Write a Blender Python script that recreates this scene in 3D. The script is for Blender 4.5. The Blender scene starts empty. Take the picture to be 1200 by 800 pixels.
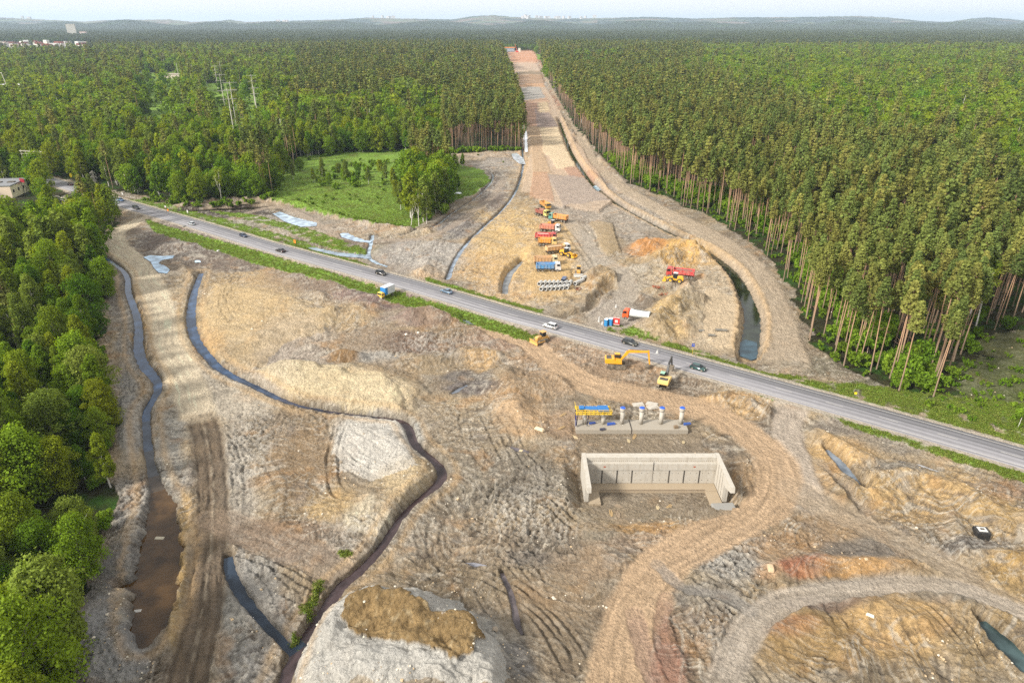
SUN_EL, SUN_AZ, SUN_STR, SUN_ANG = 34.0, 238.0, 2.1, 9.0
SKY_STR, VEIL, EXPO = .10, 4.1, 1.64
HAZE, HAZE_COL = 5.0e-5, (.68, .84, 1, 1)
SOILV, SOILS = .70, 1.02
import bpy, math, random
import numpy as np
from mathutils import Vector, Matrix
random.seed(7)
rng = np.random.default_rng(11)
SC = bpy.context.scene
COL = SC.collection
R = math.radians
CAMH = 85.0
ST, CT = math.sin(R(25.0)), math.cos(R(25.0))
FPX = 800.0                       # focal length in pixels of a 1200 wide frame
# ------------------------------------------------------------- camera
cam = bpy.data.cameras.new('camera'); camo = bpy.data.objects.new('camera', cam); COL.objects.link(camo)
cam.sensor_width = 36.0; cam.lens = 24.0; cam.clip_start = 1.0; cam.clip_end = 80000.0
camo.location = (0, 0, CAMH); camo.rotation_euler = (R(90 - 25.0), 0, 0)
SC.camera = camo
# survey of the site: where the sight line through (px,py) meets the level z
def G(px, py, z=0.0):
    v = py - 400.0
    t = (CAMH - z) / (FPX * ST + v * CT)
    return ((px - 600.0) * t, (FPX * CT - v * ST) * t)
def GA(pts, z=0.0):
    return np.array([G(p[0], p[1], z) for p in pts], dtype=np.float64)
def vofY(Y): return (FPX * CT * CAMH - FPX * ST * Y) / (CT * Y + ST * CAMH)
def PX(X, Y):
    v = vofY(np.asarray(Y, dtype=np.float64)); fwd = FPX * CT - v * ST
    return 600.0 + np.asarray(X) * fwd / Y, v + 400.0
# ------------------------------------------------------------- noise
_TC = np.cos(np.arange(256) * 2 * np.pi / 256).astype(np.float32); _TS = np.sin(np.arange(256) * 2 * np.pi / 256).astype(np.float32)
def _h(ix, iy, seed):
    h = (ix.astype(np.uint32) * np.uint32(374761393) + iy.astype(np.uint32) * np.uint32(668265263) + np.uint32((seed * 2246822519) & 0xffffffff))
    h = (h ^ (h >> np.uint32(13))) * np.uint32(1274126177)
    return ((h ^ (h >> np.uint32(16))) & np.uint32(255)).astype(np.int32)
def pn(x, y, seed=0):
    x = np.asarray(x, dtype=np.float64); y = np.asarray(y, dtype=np.float64)
    fx = np.floor(x); fy = np.floor(y); ix = fx.astype(np.int64) & 0xffffffff; iy = fy.astype(np.int64) & 0xffffffff
    dx = (x - fx).astype(np.float32); dy = (y - fy).astype(np.float32)
    ux = dx * dx * dx * (dx * (dx * 6 - 15) + 10); uy = dy * dy * dy * (dy * (dy * 6 - 15) + 10)
    def g(a, b):
        k = _h((ix + a) & 0xffffffff, (iy + b) & 0xffffffff, seed)
        return _TC[k] * (dx - a) + _TS[k] * (dy - b)
    n0 = g(0, 0) * (1 - ux) + g(1, 0) * ux; n1 = g(0, 1) * (1 - ux) + g(1, 1) * ux
    return (n0 * (1 - uy) + n1 * uy) * 1.5
def fbm(x, y, f, octs, seed=0, gain=.5, ridge=False):
    s = 0; a = 1.0; n = 0
    for o in range(octs):
        v = pn(x * f + 17.3 * o, y * f - 9.1 * o, seed + o)
        if ridge: v = 1 - 2 * np.abs(v)
        s = s + a * v; n += a; a *= gain; f *= 2.03
    return s / n
def sstep(a, b, x):
    t = np.clip((x - a) / (b - a), 0, 1); return t * t * (3 - 2 * t)
def lin(c):
    c = np.asarray(c, dtype=np.float64) / 255.0
    return np.where(c <= .04045, c / 12.92, ((c + .055) / 1.055) ** 2.4)
def catmull(P, n=5):
    P = np.asarray(P, dtype=np.float64)
    Q = np.vstack([2 * P[0] - P[1], P, 2 * P[-1] - P[-2]]); out = []
    for i in range(1, len(Q) - 2):
        for k in range(n):
            t = k / n
            out.append(.5 * ((2 * Q[i]) + (-Q[i-1] + Q[i+1]) * t + (2*Q[i-1] - 5*Q[i] + 4*Q[i+1] - Q[i+2]) * t*t + (-Q[i-1] + 3*Q[i] - 3*Q[i+1] + Q[i+2]) * t**3))
    out.append(P[-1]); return np.array(out)
def inpoly(X, Y, poly):
    r = np.zeros(np.shape(X), dtype=bool); n = len(poly)
    for i in range(n):
        x1, y1 = poly[i]; x2, y2 = poly[(i + 1) % n]
        if y1 == y2: continue
        c = ((y1 > Y) != (y2 > Y)) & (X < (x2 - x1) * (Y - y1) / (y2 - y1) + x1); r ^= c
    return r
def polydist(X, Y, P, maxd, W=None):
    """signed distance, run length and interpolated width along a polyline"""
    D = np.full(X.shape, 1e9); S = np.zeros(X.shape); WW = np.zeros(X.shape); s0 = 0
    xf = X.ravel(); yf = Y.ravel(); Df = D.ravel(); Sf = S.ravel(); Wf = WW.ravel()
    lo = P.min(0) - maxd; hi = P.max(0) + maxd
    cand = np.nonzero((xf > lo[0]) & (xf < hi[0]) & (yf > lo[1]) & (yf < hi[1]))[0]
    xc = xf[cand]; yc = yf[cand]
    for i in range(len(P) - 1):
        a = P[i]; b = P[i + 1]; L = math.hypot(*(b - a)) + 1e-9
        m = np.nonzero((xc > min(a[0], b[0]) - maxd) & (xc < max(a[0], b[0]) + maxd) & (yc > min(a[1], b[1]) - maxd) & (yc < max(a[1], b[1]) + maxd))[0]
        if len(m):
            ux, uy = (b - a) / L; rx = xc[m] - a[0]; ry = yc[m] - a[1]
            t = np.clip(rx * ux + ry * uy, 0, L); qx = rx - ux * t; qy = ry - uy * t; d = np.hypot(qx, qy)
            k = cand[m]; better = d < np.abs(Df[k]); k = k[better]
            Df[k] = (d * np.where(ux * ry - uy * rx >= 0, 1, -1))[better]; Sf[k] = s0 + t[better]
            if W is not None: Wf[k] = (W[i] + (W[i + 1] - W[i]) * t / L)[better]
        s0 += L
    return D, S, WW
# ------------------------------------------------------------- object helpers
def tag(o, label=None, cat=None, group=None, kind=None):
    if label: o['label'] = label
    if cat: o['category'] = cat
    if group: o['group'] = group
    if kind: o['kind'] = kind
    return o
def newmesh(name, V, F=None, quads=None, mats=(), smooth=False, fm=None):
    me = bpy.data.meshes.new(name)
    if quads is not None:
        V = np.asarray(V, dtype=np.float32); q = np.asarray(quads, dtype=np.int32); k = q.shape[1]
        me.vertices.add(len(V)); me.vertices.foreach_set('co', V.ravel())
        me.loops.add(q.size); me.loops.foreach_set('vertex_index', q.ravel())
        me.polygons.add(len(q)); me.polygons.foreach_set('loop_start', np.arange(0, q.size, k, dtype=np.int32)); me.polygons.foreach_set('loop_total', np.full(len(q), k, dtype=np.int32))
    else:
        me.from_pydata([tuple(v) for v in V], [], F)
    for m in mats: me.materials.append(m)
    n = len(me.polygons)
    if smooth: me.polygons.foreach_set('use_smooth', np.ones(n, dtype=bool))
    if fm is not None: me.polygons.foreach_set('material_index', np.asarray(fm, dtype=np.int32))
    me.update(calc_edges=True)
    return me
def link(name, me, parent=None, loc=None, link=True):
    o = bpy.data.objects.new(name, me)
    if link: COL.objects.link(o)
    if parent is not None: o.parent = parent
    if loc is not None: o.location = loc
    return o
def empty(name, loc, rz=0.0, **kw):
    o = bpy.data.objects.new(name, None); o.empty_display_size = .5; COL.objects.link(o)
    o.location = loc; o.rotation_euler = (0, 0, rz)
    if kw: tag(o, **kw)
    return o
# ------------------------------------------------------------- material helpers
def nmat(name):
    m = bpy.data.materials.new(name); m.use_nodes = True; nt = m.node_tree
    return m, nt, nt.nodes['Principled BSDF'], nt.nodes['Material Output']
def nd(nt, typ, **kw):
    n = nt.nodes.new(typ)
    for k, v in kw.items():
        if k in n.inputs: n.inputs[k].default_value = v
        else: setattr(n, k, v)
    return n
def math_node(nt, op, a, b=None):
    n = nt.nodes.new('ShaderNodeMath'); n.operation = op
    for i, v in enumerate((a, b)):
        if v is None: continue
        if isinstance(v, (int, float)): n.inputs[i].default_value = v
        else: nt.links.new(v, n.inputs[i])
    return n.outputs[0]
def mixc(nt, fac, a, b, typ='MIX'):
    n = nt.nodes.new('ShaderNodeMix'); n.data_type = 'RGBA'; n.blend_type = typ
    for s, v in ((n.inputs[0], fac), (n.inputs[6], a), (n.inputs[7], b)):
        if isinstance(v, (int, float)): s.default_value = v
        elif isinstance(v, (tuple, list)): s.default_value = (*v[:3], 1)
        else: nt.links.new(v, s)
    return n.outputs[2]
_MC = {}
def paint(rgb, rough=.45, metal=0.0, dirt=.25, name=None, coat=0.0):
    """weathered paint / plastic / steel: base colour from an sRGB triple, with uneven dust"""
    key = (tuple(rgb), rough, metal, dirt, coat)
    if key in _MC: return _MC[key]
    m, nt, b, out = nmat(name or 'paint_%d_%d_%d' % tuple(rgb))
    c = lin(rgb) * .82
    tc = nt.nodes.new('ShaderNodeTexCoord')
    n = nd(nt, 'ShaderNodeTexNoise', Scale=1.3, Detail=5.0, Roughness=.65); nt.links.new(tc.outputs['Object'], n.inputs['Vector'])
    f = math_node(nt, 'MULTIPLY', math_node(nt, 'SMOOTH_MIN', math_node(nt, 'MULTIPLY', math_node(nt, 'SUBTRACT', n.outputs['Fac'], .35), 3.0), 1.0), dirt)
    f = math_node(nt, 'MAXIMUM', f, 0.0)
    nt.links.new(mixc(nt, f, tuple(c), (.33, .27, .19)), b.inputs['Base Color'])
    b.inputs['Roughness'].default_value = rough; b.inputs['Metallic'].default_value = metal
    b.inputs['Coat Weight'].default_value = coat
    _MC[key] = m; return m
# ================================================================= GROUND
rows = np.concatenate([np.arange(1230, 930, -6.0), np.arange(930, 300, -1.1), np.arange(300, 110, -.85), np.arange(110, 48, -.8)])
vv = rows - 400; rowY = (FPX * CT - vv * ST) * CAMH / (FPX * ST + vv * CT)
rowY = np.concatenate([rowY, np.geomspace(rowY[-1] * 1.02, 9000, 40), np.linspace(9100, 16000, 60), np.geomspace(16500, 42000, 12)])
cols = np.concatenate([np.arange(-560, -120, 6.0), np.arange(-120, 1320, 1.3), np.arange(1320, 1761, 6.0)])
vY = vofY(rowY); tY = rowY / (FPX * CT - vY * ST)
GX = (cols[None, :] - 600) * tY[:, None]; GY = np.repeat(rowY[:, None], len(cols), 1)
PXg = np.repeat(cols[None, :], len(rowY), 0); PYg = np.repeat((vY + 400)[:, None], len(cols), 1)
NR, NC = GX.shape
Z = np.zeros((NR, NC)); C = np.zeros((NR, NC, 3))
near = GY < 900
def rowslice(ymax): return slice(0, int(np.searchsorted(rowY, ymax)))
NS = rowslice(2600.0)            # the part of the grid that carries fine detail
X, Y, px, py = GX[NS], GY[NS], PXg[NS], PYg[NS]
z = np.zeros(X.shape)
# warped survey coordinates so that edges between soils wander
wx = px + 9 * pn(X / 16, Y / 16, 3) + 5 * pn(X / 5, Y / 5, 4); wy = py + 6 * pn(X / 16, Y / 16, 5) + 3 * pn(X / 5, Y / 5, 6)
# ---- outline of the cleared land
SITE = [(66, 1150), (66, 960), (78, 800), (78, 720), (118, 650), (134, 590), (128, 520), (122, 440), (120, 380), (122, 320), (116, 285), (138, 262), (122, 246), (60, 222), (60, 206),
        (150, 226), (215, 240), (320, 232), (338, 203), (350, 188), (398, 181), (455, 178), (525, 179), (612, 176), (609, 140), (600, 100), (592, 75), (584, 58), (604, 56), (628, 58), (642, 92), (656, 118),
        (676, 152), (703, 180), (735, 213), (790, 236), (850, 263), (900, 298), (935, 350), (953, 400), (985, 430), (1062, 466), (1120, 456), (1128, 418), (1150, 396), (1200, 384), (1500, 370), (1500, 1150)]
site_poly = GA(SITE)
def in_site(x, y):
    return inpoly(x + 3.0 * pn(x / 11, y / 11, 12) + 1.5 * pn(x / 3.5, y / 3.5, 14), y + 3.5 * pn(x / 11, y / 11, 13) + 1.5 * pn(x / 3.5, y / 3.5, 15), site_poly)
siteM = in_site(X, Y)
# ---- linework (pixel survey of the photograph laid on the ground)
ROADPX = [(-260, 128), (-100, 168), (0, 195), (65, 213.5), (101, 225), (150, 240), (229, 262.5), (320, 290), (442, 323), (520, 345), (600, 369), (648, 381.5), (750, 410), (900, 452), (1050, 494), (1200, 537), (1330, 576), (1480, 622)]
road = catmull(GA(ROADPX, 1.0), 6)
def fitline(P):      # the highway is straight but for a slight bend far left
    return P
rD, rS, _ = polydist(X, Y, road, 40)
ROADZ = 1.0
DITCH = [ # points (px,py,halfwidth m), depth, water level, bank slope
  dict(n='stream', p=[(118, 300, .6), (147, 322, .8), (151, 345, 1.0), (162, 378, 1.2), (163, 410, 1.4), (169, 430, 1.6), (183, 447, 1.3), (185, 462, 1.0), (173, 485, .9), (173, 515, .9), (179, 555, .9), (186, 578, 1.5), (191, 600, 2.9), (190, 640, 4.0), (184, 690, 4.0), (178, 735, 3.2), (172, 762, .8)], wl=-1.3, sl=.8),
  dict(n='pondarm', p=[(193, 686, 1.2), (165, 688, 1.1), (140, 692, .5)], wl=-1.3, sl=.9),
  dict(n='mainditch', p=[(236, 322, 1.0), (228, 345, 1.4), (224, 370, 1.7), (228, 395, 1.7), (240, 415, 1.6), (262, 437, 1.5), (300, 456, 1.2), (345, 477, 1.1), (400, 487.5, 1.05), (450, 493, 1.0), (476, 500, 1.1), (488, 525, 1.15), (515, 550, 1.1), (515, 568, 1.25), (490, 590, 1.0), (470, 610, .9), (450, 640, .9), (430, 665, 1.0), (400, 692, 1.4), (380, 720, 1.2), (350, 765, 1.0), (330, 810, 1.1), (310, 860, 1.1)], wl=-1.6, sl=.75),
  dict(n='sideditch', p=[(268, 655, .8), (271, 675, 1.1), (282, 697, 1.1), (300, 720, .9), (325, 748, .8), (345, 768, .8)], wl=-1.6, sl=.6),
  dict(n='canal', p=[(655, 140, .9), (668, 175, 1.2), (685, 203, 1.4), (702, 222, 1.5), (735, 246, 1.5), (790, 275, 1.7), (830, 296, 2.0), (858, 318, 2.1), (874, 345, 2.3), (882, 372, 2.6), (880, 396, 2.8), (877, 412, 2.4)], wl=-2.1, sl=.8),
  dict(n='middle', p=[(612, 176, .7), (613, 195, .7), (606, 222, .7), (590, 246, .8), (563, 271, .8), (543, 292, .9), (531, 312, 1.0), (525, 330, 1.1)], wl=-1.2, sl=.5),
  dict(n='loop', p=[(570, 200, .6), (578, 207, .7), (573, 218, .7), (556, 234, .7), (530, 251, .8), (508, 267, .8), (470, 277, .5)], wl=-1.0, sl=.5),
  dict(n='brook', p=[(437, 276, .9), (434, 290, .9), (432, 301, .9), (440, 308, 1.1), (453, 313, .7)], wl=-.6, sl=.5),
  dict(n='trench', p=[(652, 376, .5), (690, 365, 1.2), (700, 350, 1.6), (718, 338, .6)], wl=-9, sl=.6, dep=1.7),
  dict(n='hollow', p=[(612, 305, .6), (599, 318, 1.2), (593, 332, 1.2), (592, 345, .8)], wl=-1.9, sl=.8),
  dict(n='rightpool', p=[(968, 528, .5), (985, 545, 1.3), (997, 560, 1.1), (1012, 578, .5)], wl=-.9, sl=.8),
  dict(n='rightbrook', p=[(1050, 541, .3), (1078, 547, .6), (1105, 557, .7), (1126, 566, .4)], wl=-.7, sl=.7),
  dict(n='cornerpond', p=[(1150, 728, .6), (1168, 748, 1.5), (1195, 775, 1.7), (1240, 815, 1.6)], wl=-1.5, sl=.8),
  dict(n='midmud', p=[(588, 672, .3), (600, 700, .5), (606, 730, .5), (612, 744, .2)], wl=-.55, sl=.6),
  dict(n='mudpool', p=[(545, 661, .3), (558, 663, .7), (570, 664, .3)], wl=-.5, sl=.5),
  dict(n='smallpool', p=[(596, 524, .4), (611, 529, 1.0), (622, 531, .4)], wl=-.5, sl=.6),
  dict(n='wetcut', p=[(530, 462, .5), (537, 458, .8), (548, 452, .4)], wl=-.7, sl=.5),
  dict(n='tarn', p=[(196, 246, .6), (225, 247.5, 1.8), (262, 246, 2.6), (300, 244, 2.0), (322, 242, .6)], wl=-1.0, sl=1.0),
  dict(n='blackpool', p=[(1140, 414, .6), (1156, 419, 1.0), (1176, 421, .5)], wl=-.7, sl=.7),
  dict(n='roadend', p=[(540, 374, .3), (548, 378, .9), (556, 382, .4)], wl=-.4, sl=.5),
]
TRACKS = [ # dirt tracks: points (px,py,halfwidth m), colour, colour strength, rut strength
  dict(p=[(168, 257, 3.5), (150, 266, 4), (134, 276, 4.5), (138, 290, 5), (160, 310, 5.0), (180, 340, 4.6), (192, 378, 4.6), (204, 415, 4.6), (222, 455, 4.6), (234, 485, 4.2)], c=(216, 200, 172), k=.96, rut=.10, z=.25),
  dict(p=[(238, 492, 3.6), (245, 530, 3.6), (249, 575, 3.4), (247, 630, 3.3), (241, 690, 3.3), (231, 745, 3.4), (218, 800, 3.5), (200, 870, 3.5)], c=(122, 106, 88), k=.85, rut=.40, z=-.1),
  dict(p=[(926, 479, 4.6), (922, 500, 3.6), (929, 530, 3.6), (935, 560, 4.5), (940, 585, 5)], c=(186, 172, 155), k=.93, rut=.06, z=.45),
  dict(p=[(560, 385, 2.2), (620, 405, 3.5), (655, 432, 4.5), (700, 455, 5), (760, 466, 5.4), (815, 478, 5.2), (858, 497, 4.6), (893, 522, 4.6), (913, 552, 4.8), (905, 585, 4.5), (870, 612, 4.2), (820, 634, 4.6), (785, 655, 4.6), (757, 685, 4.6), (740, 725, 4.6), (727, 770, 4.6), (718, 830, 4.8)], c=(194, 166, 134), k=.92, rut=.16, z=.15),
  dict(p=[(935, 575, 4.5), (985, 603, 3.4), (1050, 634, 3), (1110, 664, 2.6), (1170, 700, 2.6), (1260, 745, 2.6)], c=(178, 160, 136), k=.6, rut=.18, z=.1),
  dict(p=[(845, 800, 2.6), (868, 755, 2.8), (895, 718, 2.8), (945, 696, 2.5), (1010, 690, 2.2), (1070, 684, 2.0), (1125, 689, 2.0), (1170, 706, 2.0), (1260, 745, 2.2)], c=(184, 172, 156), k=.8, rut=.22, z=.1),
  dict(p=[(626, 62, 3), (640, 92, 3.2), (662, 125, 3.4), (684, 170, 3.5), (712, 206, 4.5), (762, 240, 5.6), (830, 275, 6.6), (876, 312, 7), (900, 355, 7.2), (912, 395, 7.2), (925, 425, 6.5)], c=(188, 170, 146), k=.85, rut=.10, z=.5),
  dict(p=[(640, 100, 2), (655, 160, 3), (640, 205, 3), (650, 240, 3.4), (680, 275, 3.6), (700, 300, 3.2), (728, 318, 3), (735, 345, 4.0), (705, 375, 4.2), (685, 392, 3.5)], c=(180, 168, 152), k=.6, rut=.10, z=.2),
  dict(p=[(250, 262, 1.5), (330, 243, 2.5), (400, 278, 2), (455, 282, 2.2), (505, 277, 2.2), (545, 255, 2.2), (575, 232, 2.2), (590, 212, 2.2)], c=(172, 156, 138), k=.7, rut=.12, z=.2),
  dict(p=[(245, 605, 3), (300, 625, 4), (360, 650, 4), (410, 678, 3)], c=(158, 138, 118), k=.5, rut=.22, z=.05),
  dict(p=[(745, 720, 1.6), (752, 760, 1.6), (770, 810, 1.6)], c=(170, 142, 124), k=.6, rut=.25, z=0),
  dict(p=[(780, 700, 1.2), (775, 750, 1.2), (800, 810, 1.2)], c=(172, 138, 118), k=.5, rut=.2, z=0),
  dict(p=[(770, 662, 1.2), (800, 690, 1.3), (850, 700, 1.3), (880, 715, 1.3)], c=(150, 145, 138), k=.6, rut=.2, z=0),
  dict(p=[(960, 540, 1), (990, 575, 1.2), (1020, 605, 1.2)], c=(165, 150, 132), k=.5, rut=.2, z=0),
]
MOUND = [ # ridge line, half width m, height m
  ([(395, 422), (415, 420)], 4.5, 2.6), ([(300, 400), (360, 385), (400, 365)], 8, 1.6), ([(320, 440), (380, 435), (440, 442), (468, 460)], 8, 2.4), ([(390, 370), (420, 365)], 6, 2.4), ([(345, 325), (372, 320), (400, 345)], 6, 1.4), ([(370, 345), (380, 350)], 3.5, 1.6),
  ([(405, 345), (440, 352)], 4.5, 1.8), ([(425, 358), (440, 362)], 5, 1.8), ([(485, 372), (505, 368), (520, 375)], 7, 3.0), ([(500, 400), (545, 392), (560, 390)], 6, 2.0), ([(470, 425), (505, 420)], 6, 1.6), ([(545, 415), (580, 420)], 5, 2.2), ([(590, 440), (600, 460), (640, 450), (660, 445)], 6.5, 2.6), ([(598, 470), (612, 500)], 7, 2.2),
  ([(450, 520), (490, 560), (450, 600)], 10, 1.4), ([(340, 520), (330, 580)], 9, 1.0), ([(380, 600), (440, 620)], 6, .9),
  ([(400, 745), (440, 720), (500, 735), (545, 760), (570, 810)], 9, 3.2), ([(420, 800), (500, 810), (560, 860)], 11, 2.6),
  ([(820, 478), (860, 470), (905, 488)], 5, 2.2), ([(895, 520), (880, 498), (840, 484)], 3, .6), ([(955, 512), (990, 528), (1020, 545)], 4.2, 2.2), ([(970, 560), (1000, 590)], 3.6, 1.2), ([(1020, 575), (1060, 565), (1110, 580), (1160, 605), (1230, 635)], 8, 3.0), ([(1040, 560), (1090, 590)], 5, 1.6), ([(1110, 600), (1130, 650)], 3.5, 1.6),
  ([(960, 660), (1010, 662), (1060, 668)], 3.6, 1.4), ([(905, 668), (940, 655), (975, 655)], 3.4, .9), ([(1150, 655), (1200, 665), (1280, 690)], 5, 2.0), ([(1020, 715), (1080, 740), (1130, 790)], 6, 1.8), ([(920, 740), (960, 735), (1000, 780)], 5, 1.4), ([(1120, 702), (1170, 735)], 2.5, 1.0), ([(860, 560), (880, 590)], 4, 1.4), ([(700, 640), (720, 655)], 4, .8), ([(690, 625), (712, 628)], 4, 1.2), ([(1060, 780), (1100, 830)], 6, 1.6),
  ([(757, 287), (762, 291)], 7, 3.6), ([(772, 308), (800, 293), (822, 300)], 9, 4.4), ([(745, 316), (775, 310)], 6, 1.6), ([(752, 352), (762, 358)], 5.2, 3.0), ([(762, 388), (785, 365), (805, 352)], 8.5, 5.0), ([(800, 385), (815, 372)], 6, 2.6), ([(770, 342), (798, 332), (808, 345)], 4.5, 2.4), ([(822, 327), (825, 328)], 4.2, 1.9), ([(690, 325), (703, 318)], 5, 3.2), ([(700, 335), (718, 325)], 6, 2.8), ([(700, 345), (690, 352)], 5, 1.6),
  ([(600, 268), (618, 262)], 7, 2.2), ([(560, 280), (580, 290)], 8, 1.4), ([(622, 292), (626, 305)], 5, 1.6), ([(750, 275), (775, 283), (800, 280)], 4, 1.3), ([(706, 255), (715, 295)], 5, 1.2),
  ([(215, 240), (280, 234), (340, 238), (400, 256), (440, 266), (500, 272)], 3.2, 2.0), ([(495, 325), (505, 305)], 6, 2.2), ([(460, 290), (520, 285)], 5, 1.0), ([(545, 262), (590, 228)], 3, 1.2), ([(570, 190), (592, 186)], 4, 1.4), ([(555, 218), (575, 230)], 3, 1.0),
  ([(150, 330), (168, 375), (172, 410), (190, 440)], 2.4, .9), ([(105, 720), (130, 700)], 7, 1.2), ([(115, 780), (150, 760)], 8, 1.6), ([(140, 660), (165, 600), (155, 640)], 5, 1.2), ([(145, 470), (150, 540)], 3.5, 1.4),
  ([(208, 600), (212, 660), (200, 740)], 1.6, .9), ([(190, 290), (225, 288)], 5, 1.6), ([(212, 312), (225, 325)], 3, 1.4),
  ([(640, 96), (660, 125), (678, 155), (700, 178)], 3.2, 1.4), ([(705, 187), (730, 212)], 3.0, 1.2),
]
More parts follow.
